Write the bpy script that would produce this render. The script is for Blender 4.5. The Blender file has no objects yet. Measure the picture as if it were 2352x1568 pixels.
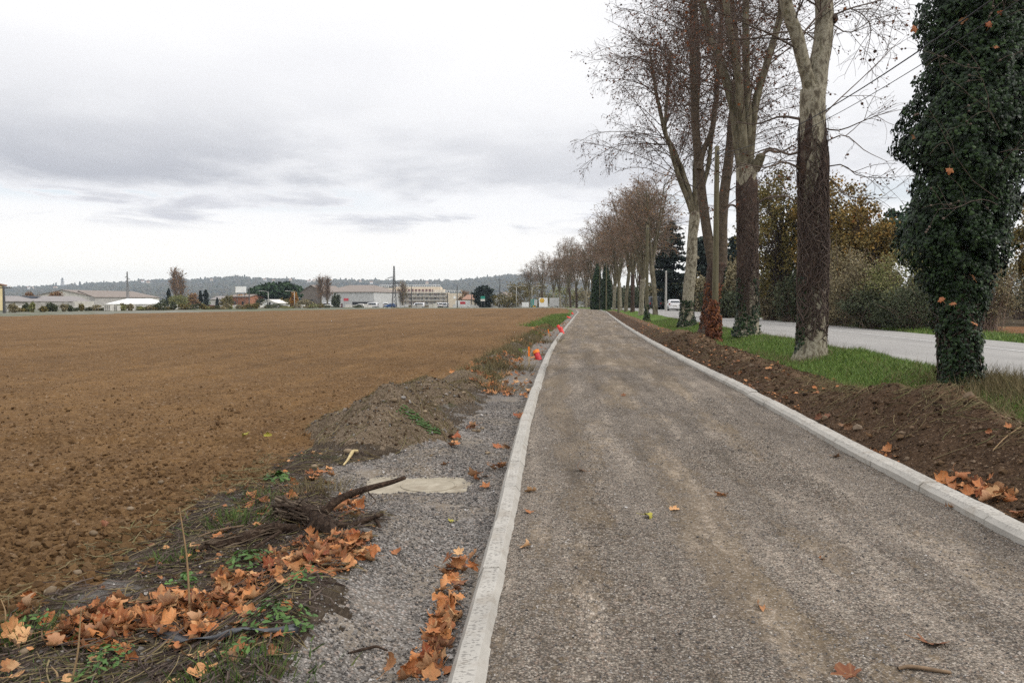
import bpy, math, random
import numpy as np
R = math.radians
random.seed(7)
rng = np.random.default_rng(11)
S = bpy.context.scene
COL = S.collection

# ------------------------------------------------------------------ camera
PITCH = math.atan(92 / 1850.0)
CAMZ = 1.58
cd = bpy.data.cameras.new('camera'); cam = bpy.data.objects.new('camera', cd); COL.objects.link(cam)
cam.location = (0, 0, CAMZ); cam.rotation_euler = (math.pi / 2 - PITCH, 0, 0)
cd.sensor_width = 36; cd.lens = 1850 / 2352 * 36; cd.clip_start = 0.05; cd.clip_end = 20000
S.camera = cam
# ------------------------------------------------------------------ exposure
S.view_settings.view_transform = 'Standard'; S.view_settings.look = 'None'
S.view_settings.exposure = 0.12; S.view_settings.gamma = 1.0
S.render.resolution_x = 1024; S.render.resolution_y = 682
S.cycles.volume_bounces = 0; S.cycles.max_bounces = 6; S.cycles.diffuse_bounces = 3
S.cycles.use_denoising = False; S.cycles.denoiser = 'OPENIMAGEDENOISE'; S.cycles.denoising_input_passes = 'RGB_ALBEDO_NORMAL'; S.cycles.denoising_prefilter = 'NONE'
# ------------------------------------------------------------------ sun
SUN_EL, SUN_AZ = R(33), R(112)     # azimuth clockwise from +Y : to the right and behind the viewer
sd = bpy.data.lights.new('sun', 'SUN'); sd.energy = 1.5; sd.angle = R(12); sd.color = (1.0, 0.95, 0.88)
so = bpy.data.objects.new('sun', sd); COL.objects.link(so)
so.rotation_euler = (math.pi / 2 - SUN_EL, 0, math.pi - SUN_AZ)
so.location = (0, 0, 50)
# ------------------------------------------------------------------ world
class NT:
    def __init__(s, tree):
        s.t = tree; s.t.nodes.clear()
    def n(s, typ, **kw):
        nd = s.t.nodes.new(typ)
        ins = kw.pop('ins', {})
        for k, v in kw.items(): setattr(nd, k, v)
        for k, v in ins.items():
            if isinstance(v, bpy.types.NodeSocket): s.t.links.new(v, nd.inputs[k])
            else: nd.inputs[k].default_value = v
        return nd
    def link(s, a, b): s.t.links.new(a, b)
    def math(s, op, a, b=0.0, c=None, clamp=False):
        nd = s.n('ShaderNodeMath', operation=op, use_clamp=clamp, ins={0: a, 1: b})
        if c is not None:
            if isinstance(c, bpy.types.NodeSocket): s.link(c, nd.inputs[2])
            else: nd.inputs[2].default_value = c
        return nd.outputs[0]
    def sstep(s, v, lo, hi):
        return s.n('ShaderNodeMapRange', interpolation_type='SMOOTHSTEP', ins={0: v, 1: lo, 2: hi, 3: 0.0, 4: 1.0}).outputs[0]
    def mix(s, f, a, b, blend='MIX'):
        nd = s.n('ShaderNodeMix', data_type='RGBA', blend_type=blend)
        for i, v in ((0, f), (6, a), (7, b)):
            if isinstance(v, bpy.types.NodeSocket): s.link(v, nd.inputs[i])
            elif i == 0: nd.inputs[0].default_value = v
            else: nd.inputs[i].default_value = (*v, 1.0) if len(v) == 3 else v
        return nd.outputs[2]
    def noise(s, vec, scale, detail=4, rough=0.55, dist=0.0):
        return s.n('ShaderNodeTexNoise', ins={'Vector': vec, 'Scale': scale, 'Detail': detail, 'Roughness': rough, 'Distortion': dist}).outputs[0]
    def mapping(s, vec, scale=(1, 1, 1), loc=(0, 0, 0), rot=(0, 0, 0)):
        return s.n('ShaderNodeMapping', ins={0: vec, 1: loc, 2: rot, 3: scale}).outputs[0]
    def ramp(s, f, stops, interp='LINEAR'):
        nd = s.n('ShaderNodeValToRGB', ins={0: f}); cr = nd.color_ramp; cr.interpolation = interp
        while len(cr.elements) < len(stops): cr.elements.new(0.5)
        for e, (p, c) in zip(cr.elements, stops): e.position = p; e.color = (*c, 1.0)
        return nd.outputs[0]

W = bpy.data.worlds.new('World'); S.world = W; W.use_nodes = True
t = NT(W.node_tree)
gen = t.n('ShaderNodeTexCoord').outputs['Generated']
sep = t.n('ShaderNodeSeparateXYZ', ins={0: gen}); dx, dz = sep.outputs[0], sep.outputs[2]
sky = t.n('ShaderNodeTexSky', sky_type='NISHITA', sun_disc=False, sun_elevation=SUN_EL, sun_rotation=SUN_AZ, air_density=1.0, dust_density=1.5)
bg_sky = t.n('ShaderNodeBackground', ins={0: sky.outputs[0], 1: 0.13})
v1 = t.mapping(gen, (2.3, 2.3, 7.0), (0.62, 0.2, 0.3))
v2 = t.mapping(gen, (4.2, 4.2, 22.0), (1.7, 0.1, 0.0))
n1 = t.noise(v1, 1.5, 8, 0.56, 0.2)
n2 = t.noise(v2, 1.6, 6, 0.55, 0.3)
n3 = t.noise(t.mapping(gen, (1.2, 1.2, 3.5), (5.3, 0.4, 1.0)), 1.4, 5, 0.5, 0.2)
# heavy grey deck, darkest underside around 8-10 degrees up, thinning upward and to the right
dzw = t.math('ADD', dz, t.math('MULTIPLY_ADD', n1, 0.13, -0.065))
low = t.sstep(dzw, 0.115, 0.150); high = t.math('SUBTRACT', 1.0, t.sstep(dzw, 0.145, 0.33))
deck = t.math('MULTIPLY', low, t.math('POWER', high, 1.7))
side = t.math('MULTIPLY_ADD', t.sstep(dx, 0.20, -0.42), 0.35, 0.65)
deck = t.math('MULTIPLY', t.math('MULTIPLY', deck, side), t.math('MULTIPLY_ADD', t.sstep(n1, 0.38, 0.60), 0.72, 0.28))
# little flat clouds below the deck
b2 = t.math('MULTIPLY', t.sstep(dz, 0.078, 0.094), t.math('SUBTRACT', 1.0, t.sstep(dz, 0.112, 0.14)))
small = t.math('MULTIPLY', b2, t.sstep(n2, 0.50, 0.66))
# faint modelling high up
soft = t.math('MULTIPLY', t.sstep(dz, 0.2, 0.3), t.sstep(n3, 0.44, 0.72))
cream = t.math('SUBTRACT', 1.0, t.sstep(dz, 0.02, 0.12))
c = t.mix(cream, (.965, .96, .97), (1.22, 1.155, 1.04))
c = t.mix(t.math('MULTIPLY', soft, 0.6), c, (0.70, 0.70, 0.745))
c = t.mix(t.math('MULTIPLY', small, 0.95), c, (0.64, 0.64, 0.68))
c = t.mix(t.math('MULTIPLY', deck, 1.0, clamp=True), c, (0.50, 0.51, 0.555))
zen = t.math('MULTIPLY_ADD', t.sstep(dz, 0.36, 0.85), 0.95, 1.0)
grd = t.math('MULTIPLY_ADD', t.sstep(dz, 0.0, -0.05), -0.75, 1.0)
bg_cl = t.n('ShaderNodeBackground', ins={0: c, 1: t.math('MULTIPLY', zen, grd)})
gap = t.math('MULTIPLY', t.math('MULTIPLY', t.sstep(dz, 0.100, 0.118), t.math('SUBTRACT', 1.0, t.sstep(dz, 0.128, 0.145))), t.sstep(n3, 0.40, 0.52))
gap = t.math('MULTIPLY', gap, t.math('SUBTRACT', 1.0, t.math('MINIMUM', t.math('MULTIPLY', t.math('ADD', deck, small), 4.0), 1.0)))
mixs = t.n('ShaderNodeMixShader', ins={0: t.math('MULTIPLY', gap, 0.40), 1: bg_cl.outputs[0], 2: bg_sky.outputs[0]})
t.n('ShaderNodeOutputWorld', ins={0: mixs.outputs[0]})

# ------------------------------------------------------------------ helpers
def tag(o, label=None, cat=None, group=None, kind=None):
    if label: o['label'] = label
    if cat: o['category'] = cat
    if group: o['group'] = group
    if kind: o['kind'] = kind
    return o
def empty(name, loc, label=None, cat=None, group=None, rz=0.0):
    o = bpy.data.objects.new(name, None); COL.objects.link(o); o.location = loc; o.rotation_euler = (0, 0, rz)
    return tag(o, label, cat, group)
def meshdata(name, V, F, mat=None, smooth=False, attrs=None):
    """V (n,3); F list of int arrays (m,k)"""
    V = np.asarray(V, np.float32).reshape(-1, 3)
    F = [np.asarray(f, np.int32) for f in F if len(f)]
    me = bpy.data.meshes.new(name)
    me.vertices.add(len(V)); me.vertices.foreach_set('co', V.ravel())
    nl = sum(f.size for f in F); npoly = sum(len(f) for f in F)
    me.loops.add(nl); me.polygons.add(npoly)
    me.loops.foreach_set('vertex_index', np.concatenate([f.ravel() for f in F]))
    sizes = np.concatenate([np.full(len(f), f.shape[1], np.int32) for f in F])
    starts = np.concatenate([[0], np.cumsum(sizes)[:-1]]).astype(np.int32)
    me.polygons.foreach_set('loop_start', starts)
    try: me.polygons.foreach_set('loop_total', sizes)
    except Exception: pass
    me.polygons.foreach_set('use_smooth', np.full(npoly, smooth, bool))
    if attrs:
        for k, a in attrs.items():
            at = me.attributes.new(k, 'FLOAT', 'POINT'); at.data.foreach_set('value', np.asarray(a, np.float32))
    me.update(calc_edges=True)
    me.validate()
    if mat: me.materials.append(mat)
    return me
def obj(name, me, parent=None, loc=None):
    o = bpy.data.objects.new(name, me); COL.objects.link(o)
    if parent: o.parent = parent
    if loc is not None: o.location = loc
    return o
def mk(name, V, F, mat=None, parent=None, smooth=False, attrs=None, loc=None):
    return obj(name, meshdata(name, V, F, mat, smooth, attrs), parent, loc)
def copy_tree(o, parent=None):
    c = o.copy(); COL.objects.link(c); c.parent = parent
    for ch in o.children: copy_tree(ch, c)
    return c
def norm(v): return v / np.maximum(np.linalg.norm(v, axis=-1, keepdims=True), 1e-9)

class MB:
    """collects shapes into one mesh"""
    def __init__(s): s.V = []; s.F = {}; s.n = 0; s.A = []
    def add(s, V, F, rnd=None):
        V = np.asarray(V, np.float64).reshape(-1, 3)
        for f in F:
            f = np.asarray(f, np.int64)
            if len(f): s.F.setdefault(f.shape[1], []).append(f + s.n)
        s.V.append(V); s.n += len(V)
        s.A.append(np.full(len(V), random.random()) if rnd is None else np.broadcast_to(np.asarray(rnd, float), (len(V),)))
    def box(s, x0, y0, z0, x1, y1, z1):
        V = [(x, y, z) for z in (z0, z1) for y in (y0, y1) for x in (x0, x1)]
        s.add(V, [[(0, 2, 3, 1), (4, 5, 7, 6), (0, 1, 5, 4), (2, 6, 7, 3), (0, 4, 6, 2), (1, 3, 7, 5)]])
        return s
    def quad(s, a, b, c, d): s.add([a, b, c, d], [[(0, 1, 2, 3)]]); return s
    def poly(s, pts): s.add(pts, [[tuple(range(len(pts)))]]); return s
    def prism(s, prof, y0, y1):
        """prof: (x,z) outline, extruded along y"""
        n = len(prof); V = [(x, y0, z) for x, z in prof] + [(x, y1, z) for x, z in prof]
        s.add(V, [[tuple(range(n))], [tuple(range(2 * n - 1, n - 1, -1))], [(i, n + i, n + (i + 1) % n, (i + 1) % n) for i in range(n)]])
        return s
    def tube(s, P, r, sides=6, cap=True):
        V, F = tubes(np.asarray(P, float)[None], np.broadcast_to(np.asarray(r, float), (len(P),))[None], sides)
        Fs = [F]
        if cap:
            n = len(P); Fs += [[tuple(range(sides - 1, -1, -1))], [tuple((n - 1) * sides + i for i in range(sides))]]
        s.add(V, Fs); return s
    def build(s, name, mat=None, parent=None, smooth=False, loc=None):
        return mk(name, np.concatenate(s.V), [np.concatenate(v) for v in s.F.values()], mat, parent, smooth, {'rnd': np.concatenate(s.A)}, loc)

def tubes(P, r, sides):
    """P (B,n,3), r (B,n) -> V, quads for B tubes"""
    B, n, _ = P.shape
    T = np.empty_like(P); T[:, 1:-1] = P[:, 2:] - P[:, :-2]; T[:, 0] = P[:, 1] - P[:, 0]; T[:, -1] = P[:, -1] - P[:, -2]
    T = norm(T)
    m = norm(P[:, -1] - P[:, 0])
    ref = np.where(np.abs(m[:, 2:3]) > 0.8, np.array([[1.0, 0, 0]]), np.array([[0, 0, 1.0]]))[:, None, :]
    U = norm(np.cross(T, np.broadcast_to(ref, T.shape))); Wv = np.cross(T, U)
    a = np.arange(sides) * 2 * math.pi / sides
    V = P[:, :, None, :] + r[:, :, None, None] * (np.cos(a)[None, None, :, None] * U[:, :, None, :] + np.sin(a)[None, None, :, None] * Wv[:, :, None, :])
    i = np.arange(n - 1)[:, None] * sides; k = np.arange(sides)[None, :]; k2 = (k + 1) % sides
    q = np.stack([i + k, i + k2, i + sides + k2, i + sides + k], -1).reshape(-1, 4)
    F = (q[None] + (np.arange(B) * n * sides)[:, None, None]).reshape(-1, 4)
    return V.reshape(-1, 3), F

def scatter(TV, TF, pos, Rm, sc, rnd=None):
    """copies of a template; TV (k,3), TF list of arrays, pos (B,3), Rm (B,3,3), sc (B,) or (B,3)"""
    B = len(pos); k = len(TV); sc = np.asarray(sc, float)
    sc = sc[:, None, None] if sc.ndim == 1 else sc[:, None, :]
    V = np.einsum('bij,bkj->bki', Rm, TV[None] * sc) + pos[:, None, :]
    F = [(np.asarray(f)[None] + (np.arange(B) * k)[:, None, None]).reshape(-1, np.asarray(f).shape[1]) for f in TF]
    a = np.repeat(rng.random(B) if rnd is None else rnd, k)
    return V.reshape(-1, 3), F, a
def frames(nrm, spin=None):
    """rotation matrices whose z axis is nrm, random spin"""
    nrm = norm(np.asarray(nrm, float)); B = len(nrm)
    h = np.where(np.abs(nrm[:, 2:3]) > 0.9, np.array([[1.0, 0, 0]]), np.array([[0, 0, 1.0]]))
    u = norm(np.cross(h, nrm)); v = np.cross(nrm, u)
    a = rng.random(B) * 2 * math.pi if spin is None else spin
    c, s_ = np.cos(a)[:, None], np.sin(a)[:, None]
    return np.stack([c * u + s_ * v, -s_ * u + c * v, nrm], -1)
def rand_dirs(n): return norm(rng.normal(size=(n, 3)))

def hashn(ix, iy, seed):
    h = (ix.astype(np.int64) * 374761393 + iy.astype(np.int64) * 668265263 + seed * 974711) & 0xffffffff
    h = ((h ^ (h >> 13)) * 1274126177) & 0xffffffff
    return ((h ^ (h >> 16)) & 0xffff) / 65535.0
def vnoise(x, y, seed=0):
    x = np.asarray(x, float); y = np.asarray(y, float)
    ix, iy = np.floor(x), np.floor(y); fx, fy = x - ix, y - iy
    fx = fx * fx * (3 - 2 * fx); fy = fy * fy * (3 - 2 * fy)
    a = hashn(ix, iy, seed); b = hashn(ix + 1, iy, seed); c = hashn(ix, iy + 1, seed); d = hashn(ix + 1, iy + 1, seed)
    return (a * (1 - fx) + b * fx) * (1 - fy) + (c * (1 - fx) + d * fx) * fy
def fbm(x, y, sc, octv=4, seed=0):
    """about -1..1; sc = feature size in metres"""
    s, a, tot = 0.0, 1.0, 0.0
    for o in range(octv):
        s = s + a * (vnoise(x / sc * 2 ** o + 17.3 * o, y / sc * 2 ** o - 9.1 * o, seed + o) * 2 - 1); tot += a; a *= 0.5
    return s / tot
class Spline:
    def __init__(s, pts):
        p = np.array(pts, float); s.x, s.y = p[:, 0], p[:, 1]
        d = np.diff(s.y) / np.diff(s.x); m = np.empty_like(s.y)
        m[1:-1] = np.where(d[1:] * d[:-1] > 0, 2 * d[1:] * d[:-1] / np.where(d[1:] + d[:-1] == 0, 1, d[1:] + d[:-1]), 0); m[0], m[-1] = d[0], d[-1]
        s.m = m
    def __call__(s, q):
        q = np.asarray(q, float); i = np.clip(np.searchsorted(s.x, q) - 1, 0, len(s.x) - 2)
        h = s.x[i + 1] - s.x[i]; tt = np.clip((q - s.x[i]) / h, 0, 1)
        return ((1 + 2 * tt) * (1 - tt) ** 2 * s.y[i] + tt * (1 - tt) ** 2 * h * s.m[i] + tt * tt * (3 - 2 * tt) * s.y[i + 1] + tt * tt * (tt - 1) * h * s.m[i + 1])

# ------------------------------------------------------------------ the lie of the land
BASE = Spline([(-10, 0), (5.2, 0), (8.9, .035), (13.2, .09), (23.3, .095), (44, .10), (75, .17), (107, .25), (125, .25), (170, .15), (260, -.45), (330, -1.0), (500, -2.0), (1000, -4), (6000, -8)])
XL = Spline([(-12, -.9), (0, -.27), (3.34, -.11), (5.24, .0), (8.94, .18), (13.2, .45), (23.3, 1.16), (44.2, 3.0), (75, 5.9), (107, 8.8), (140, 10.4), (170, 10.2), (200, 7.5), (260, -1.5), (320, -13), (400, -34)])
ROAD = Spline([(-12, 7.4), (14.6, 9.28), (28.9, 10.3), (40.2, 11.2), (63, 13.2), (89.5, 15.3), (108, 16.7), (150, 18.0), (200, 15.0), (260, 6.5), (320, -5), (400, -26)])
ROADW = 7.6
PW, KW = 3.3, 0.16
BERM = Spline([(-5, .2), (3, .24), (6, .32), (7.5, .50), (9.8, .59), (11.2, .33), (12.5, .20), (15, .22), (20, .28), (24, .24), (27, .50), (30, .42), (34, .24), (50, .24), (80, .16), (115, .02), (130, 0)])
GRAV = Spline([(-5, .7), (3, .7), (5, .72), (6.3, 1.15), (7.6, 1.75), (8.4, 1.2), (9.2, .72), (14, .6), (20, .7), (40, .6), (110, .5), (200, .4)])
FEDGE = Spline([(-5, 2.3), (5, 2.25), (9, 2.15), (14, 1.65), (28, 1.25), (110, 1.0), (200, .9)])
RIDGE = Spline([(-5, .17), (5.0, .17), (6.2, .05), (7.0, 0), (7.6, .05), (8.2, .10), (9, .02), (14, 0), (300, 0)])
HEAPS = [(-1.42, 9.2, .67, .92, .95), (-1.26, 11.9, .47, .74, .85), (-.78, 14.0, .25, .60, 1.2)]
def heap(x, y, i):
    cx, cy, h, rx, ry = HEAPS[i]
    w = 0.20 * fbm(x, y, .55, 4, 60 + i)
    r = np.sqrt(((x - cx) / rx) ** 2 + ((y - cy) / ry) ** 2) + w
    b = np.clip(1 - r, 0, 1)
    return h * b * (1 - 0.12 * np.clip(1 - r * 4, 0, 1)) + np.clip(b * 4, 0, 1) * (.035 * fbm(x, y, .16, 3, 66) + .015 * fbm(x, y, .06, 2, 67))
def zoneleft(x, y):
    f = XL(y) - x - KW
    n = .24 * fbm(x, y, .7, 4, 3) + .13 * fbm(x, y, .13, 3, 4)
    h0, h1 = heap(x, y, 0), np.maximum(heap(x, y, 1), heap(x, y, 2))
    g = GRAV(y) + n * .8
    e = FEDGE(y) + n * 1.2
    z = np.where(f < g, 1, np.where(f < e, 2, 3))
    z = np.where((h0 > .05) & (h0 >= h1), 4, z); z = np.where((h1 > .05) & (h1 > h0), 5, z)
    return z
def H(x, y):
    x = np.asarray(x, float); y = np.asarray(y, float)
    b = BASE(y); d = x - XL(y); f = -d - KW; e = d - PW - KW
    near = np.clip(1 - (y - 25) / 40, 0.15, 1)
    # path
    lane = fbm(d * 1.0, y * .045, .42, 3, 18); cl = np.clip((fbm(d, y * .05, .5, 2, 19) + .06) * 4, 0, 1) * np.clip(fbm(d, y, 1.6, 2, 20) * 3 + .6, 0, 1) * np.clip((26 - y) / 12, 0, 1)
    hp = .014 * lane + cl * .012 * np.sin(y * 48 + 9 * d + 3 * fbm(x, y, .5, 2, 17)) + .012 * fbm(x, y * .25, .35, 3, 21) + .006 * fbm(x, y, .10, 2, 22) * near
    # left side
    hl = -.055 + .05 * np.clip(f / 1.4, 0, 1) * (y > 9) + RIDGE(y) * np.exp(-((f - .78) / .33) ** 2) * (1 + .3 * fbm(x, y, .5, 3, 8))
    hl = hl + .012 * fbm(x, y, .16, 3, 9) * near
    ver = np.clip((f - GRAV(y)) / .3, 0, 1)
    hl = hl + ver * (.035 + .05 * fbm(x, y, .6, 4, 5)) + ver * np.clip((y - 13) / 3, 0, 1) * .10 * np.exp(-((f - 1.05) / .45) ** 2) * (1 + .8 * fbm(x, y, .9, 3, 6)) * np.clip((95 - y) / 40, 0, 1)
    fld = np.clip((f - FEDGE(y)) / .35, 0, 1)
    hl = hl + fld * (.022 * fbm(d, y * .03, .55, 2, 10) - .03 + .05 * fbm(x, y, 1.3, 3, 11) + .034 * np.abs(fbm(x, y, .20, 3, 12)) * near + .028 * fbm(x, y, .07, 2, 13) * near) + .04 * fld * fbm(x, y, 12, 2, 14)
    hl = hl + np.where(np.abs(y - 11.5) < 5, np.maximum(np.maximum(heap(x, y, 0), heap(x, y, 1)), heap(x, y, 2)), 0)
    # flat pad round the manhole slab
    pad = np.clip((1.12 - np.maximum(np.abs(x + .86) / .52, np.abs(y - 7.2) / .40) - .16 * fbm(x, y, .22, 3, 15) - .10 * fbm(x, y, .07, 2, 16)) / .28, 0, 1)
    hl = hl * (1 - pad) + pad * -.092
    # right side
    wr = np.maximum(ROAD(y) - XL(y) - PW - KW, 1.0)
    cre = np.minimum(1.22, wr * .4) * (1 + .16 * fbm(x * .2, y, 1.1, 3, 35))
    up = np.clip(e / cre, 0, 1); dn = np.clip((e - cre) / 1.25, 0, 1)
    prof = np.where(e < cre, .35 * up * up * (3 - 2 * up) + .65 * np.clip(up * 1.12 - .12, 0, 1), .5 * (1 - dn) + .5 * (1 - dn) ** 2)
    br = BERM(y) * (1 + .30 * fbm(x, y, 1.0, 3, 30)) * prof
    br = br + np.clip(prof * 3, 0, 1) * (.035 * fbm(x, y, .35, 4, 31) + .018 * fbm(x, y, .09, 2, 32) * near)
    ditch = -(.10 + .10 * np.exp(-((y - 13) / 3) ** 2)) * np.exp(-((e - 3.0) / 1.0) ** 2) + .25 * np.clip((y - 14) / 5, .1, 1) * np.exp(-((wr - e - 1.2) / .9) ** 2) * np.clip(fbm(x, y, 1.4, 3, 33) * .7 + .8, 0, 1.4)
    gr = np.clip((e - 2.0) / .5, 0, 1)
    hr = -.03 + br + ditch + gr * .03 * fbm(x, y, .45, 3, 34)
    hr = hr * np.clip((wr - e) / .25 + .05, 0, 1)
    out = np.where(d < -KW * .5, hl, np.where(d > PW + KW * .5, hr, hp))
    out = np.where(d > ROAD(y) - XL(y), .0, out)
    return b + out
def wear(d, y):
    """how far fines cover the gravel of the path: two wheel lanes near by, most of the width further on"""
    w = .95 * np.exp(-((d - .42 - .10 * fbm(y, y * 0, 3.0, 2, 51)) / .20) ** 2) + .85 * np.exp(-((d - 1.32 - .14 * fbm(y, y * 0, 4.0, 2, 52)) / .24) ** 2) + .45 * np.exp(-((d - 2.35) / .22) ** 2)
    w = .6 * w + 1.0 * fbm(d, y * .20, .60, 5, 53) + .42 * np.clip((y - 6) / 16, 0, 1) - .35 * np.exp(-((d - PW) / .3) ** 2) - .25 * np.exp(-(d / .12) ** 2)
    return np.clip(.30 + .42 * w, 0, 1.1)
def at(xv, yv, Y):
    """the point at depth Y (metres ahead) that is seen at photograph position xv, yv (of 2352 x 1568)"""
    a = math.atan((784 - yv) / 1850.0) - PITCH
    dz_ = Y * math.tan(a); zc = Y * math.cos(PITCH) - dz_ * math.sin(PITCH)
    return np.array([(xv - 1176) / 1850.0 * zc, Y, CAMZ + dz_])
def P(xv, yv):
    """ground point at that place of the photograph"""
    Y = np.geomspace(1.2, 260, 1400)
    a = math.atan((784 - yv) / 1850.0) - PITCH
    dz_ = Y * math.tan(a); zc = Y * math.cos(PITCH) - dz_ * math.sin(PITCH)
    x = (xv - 1176) / 1850.0 * zc; z = CAMZ + dz_
    h = H(x, Y); k = int(np.argmax(z < h))
    return np.array([x[k], Y[k], h[k]])
def gz(x, y): return float(H(np.array([x]), np.array([y]))[0])
# ------------------------------------------------------------------ materials
def mat(name, fn, rough=0.85, spec=0.25, **kw):
    m = bpy.data.materials.new(name); m.use_nodes = True
    t = NT(m.node_tree); out = t.n('ShaderNodeOutputMaterial')
    b = t.n('ShaderNodeBsdfPrincipled', ins={'Roughness': rough, 'Specular IOR Level': spec})
    for k, v in kw.items(): b.inputs[k].default_value = v
    t.link(b.outputs[0], out.inputs[0])
    t.b = b; t.pos = t.n('ShaderNodeTexCoord').outputs['Object']
    fn(t); return m
def setc(t, c):
    if isinstance(c, bpy.types.NodeSocket): t.link(c, t.b.inputs['Base Color'])
    else: t.b.inputs['Base Color'].default_value = (*c, 1)
def bump(t, h, strength=0.6, dist=0.02):
    nd = t.n('ShaderNodeBump', ins={'Strength': strength, 'Distance': dist, 'Height': h}); t.link(nd.outputs[0], t.b.inputs['Normal'])
def attr(t, name='rnd'): return t.n('ShaderNodeAttribute', attribute_name=name).outputs['Fac']
def plain(name, col, rough=0.7, var=0.12, scale=3.0, spec=0.3, bmp=0.0, **kw):
    def fn(t):
        n = t.noise(t.pos, scale, 6, 0.6)
        a = tuple(v * (1 - var) for v in col); b_ = tuple(min(1, v * (1 + var)) for v in col)
        setc(t, t.ramp(n, [(0.3, a), (0.7, b_)]))
        if bmp: bump(t, n, bmp, 0.02)
    return mat(name, fn, rough, spec, **kw)

def soil_fn(cols, clod=14, furrow=False):
    def fn(t):
        p = t.pos
        w = t.n('ShaderNodeVectorMath', operation='ADD', ins={0: p}); nz = t.n('ShaderNodeTexNoise', ins={'Vector': p, 'Scale': 9.0, 'Detail': 3})
        sc = t.n('ShaderNodeVectorMath', operation='SCALE', ins={0: nz.outputs[1], 'Scale': 0.07}); t.link(sc.outputs[0], w.inputs[1])
        vo = t.n('ShaderNodeTexVoronoi', ins={'Vector': w.outputs[0], 'Scale': clod}); vo2 = t.n('ShaderNodeTexVoronoi', ins={'Vector': w.outputs[0], 'Scale': clod * 3.1})
        big = t.noise(p, 0.22, 5, 0.6); mid = t.noise(p, 2.3, 6, 0.65); fine = t.noise(p, 40, 6, 0.75)
        h = t.math('ADD', t.math('MULTIPLY', vo.outputs[0], -0.9), t.math('MULTIPLY', vo2.outputs[0], -0.4)); h = t.math('ADD', h, t.math('MULTIPLY', fine, 0.7))
        f = t.math('ADD', t.math('MULTIPLY', mid, 0.42), t.math('MULTIPLY', big, 0.34)); f = t.math('ADD', f, t.math('MULTIPLY', fine, 0.24))
        if furrow:
            sp_ = t.n('ShaderNodeSeparateXYZ', ins={0: p}); row = t.math('MULTIPLY_ADD', sp_.outputs[1], -.088, sp_.outputs[0]); fv = t.n('ShaderNodeCombineXYZ', ins={0: row, 1: t.math('MULTIPLY', sp_.outputs[1], .02)}).outputs[0]
            f = t.math('ADD', f, t.math('MULTIPLY_ADD', t.noise(fv, .9, 4, .65), .44, -.22))
        c = t.ramp(f, [(0.30, cols[0]), (0.47, cols[1]), (0.62, cols[2]), (0.78, cols[3])])
        vc = t.n('ShaderNodeSeparateColor', ins={0: vo2.outputs[1]}).outputs[0]
        c = t.mix(t.math('MULTIPLY', t.sstep(vc, 0.55, 1.0), 0.5), c, cols[3])
        c = t.mix(t.math('MULTIPLY', t.sstep(vc, 0.965, 0.97), 0.55), c, (0.27, 0.20, 0.14))
        c = t.mix(t.math('MULTIPLY', t.sstep(vc, 0.28, 0.0), 0.55), c, cols[0])
        setc(t, c); bump(t, h, 0.9, 0.05)
    return fn
M = {}
M['field'] = mat('field_soil', soil_fn([(.076, .044, .021), (.142, .081, .036), (.202, .116, .050), (.265, .168, .085)], 13, True), 0.95, 0.1)
M['berm'] = mat('fresh_soil', soil_fn([(.030, .018, .011), (.075, .045, .027), (.130, .080, .046), (.21, .14, .085)], 20), 0.95, 0.1)
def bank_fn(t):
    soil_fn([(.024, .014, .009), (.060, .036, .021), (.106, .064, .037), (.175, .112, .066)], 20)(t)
    damp_shaded = t.b.inputs['Base Color'].links[0].from_socket  # moist face colour, with the shade on that side painted in
    dry = t.ramp(t.noise(t.pos, 6, 7, .7), [(.3, (.075, .046, .027)), (.5, (.15, .095, .056)), (.7, (.235, .16, .10))])  # drier crest colour, with the light on the top painted in
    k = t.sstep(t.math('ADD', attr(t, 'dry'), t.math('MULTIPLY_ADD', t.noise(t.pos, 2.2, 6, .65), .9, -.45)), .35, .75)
    c = t.mix(k, damp_shaded, dry); t.link(c, t.b.inputs['Base Color'])
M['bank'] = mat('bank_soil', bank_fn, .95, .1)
M['heap'] = mat('spoil_soil', soil_fn([(.065, .047, .032), (.145, .106, .070), (.23, .175, .12), (.34, .28, .21)], 26), 0.95, 0.1)
M['far_soil'] = mat('red_soil', soil_fn([(.10, .05, .024), (.17, .085, .04), (.22, .115, .055), (.28, .16, .08)], 5), 0.95, 0.1)
def verge_fn(t):
    p = t.pos
    n = t.noise(p, 3.2, 7, 0.7); m_ = t.noise(p, 1.1, 5, 0.6); fine = t.noise(p, 55, 5, 0.8)
    streak = t.noise(t.mapping(p, (60, 14, 40), rot=(0, 0, 0.6)), 1.0, 5, 0.7)
    c = t.ramp(t.math('ADD', t.math('MULTIPLY', n, .5), t.math('MULTIPLY', streak, .5)), [(.34, (.022, .017, .012)), (.48, (.070, .052, .036)), (.60, (.125, .100, .072)), (.75, (.22, .18, .135))])
    c = t.mix(t.math('MULTIPLY', t.sstep(m_, .53, .66), .55), c, (.055, .075, .026))
    c = t.mix(t.math('MULTIPLY', t.sstep(t.noise(p, 1.9, 5, .6), .56, .66), .7), c, (.24, .225, .21))
    setc(t, c); bump(t, t.math('ADD', streak, fine), .9, .03)
M['verge'] = mat('litter_soil', verge_fn, .95, .1)
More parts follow.
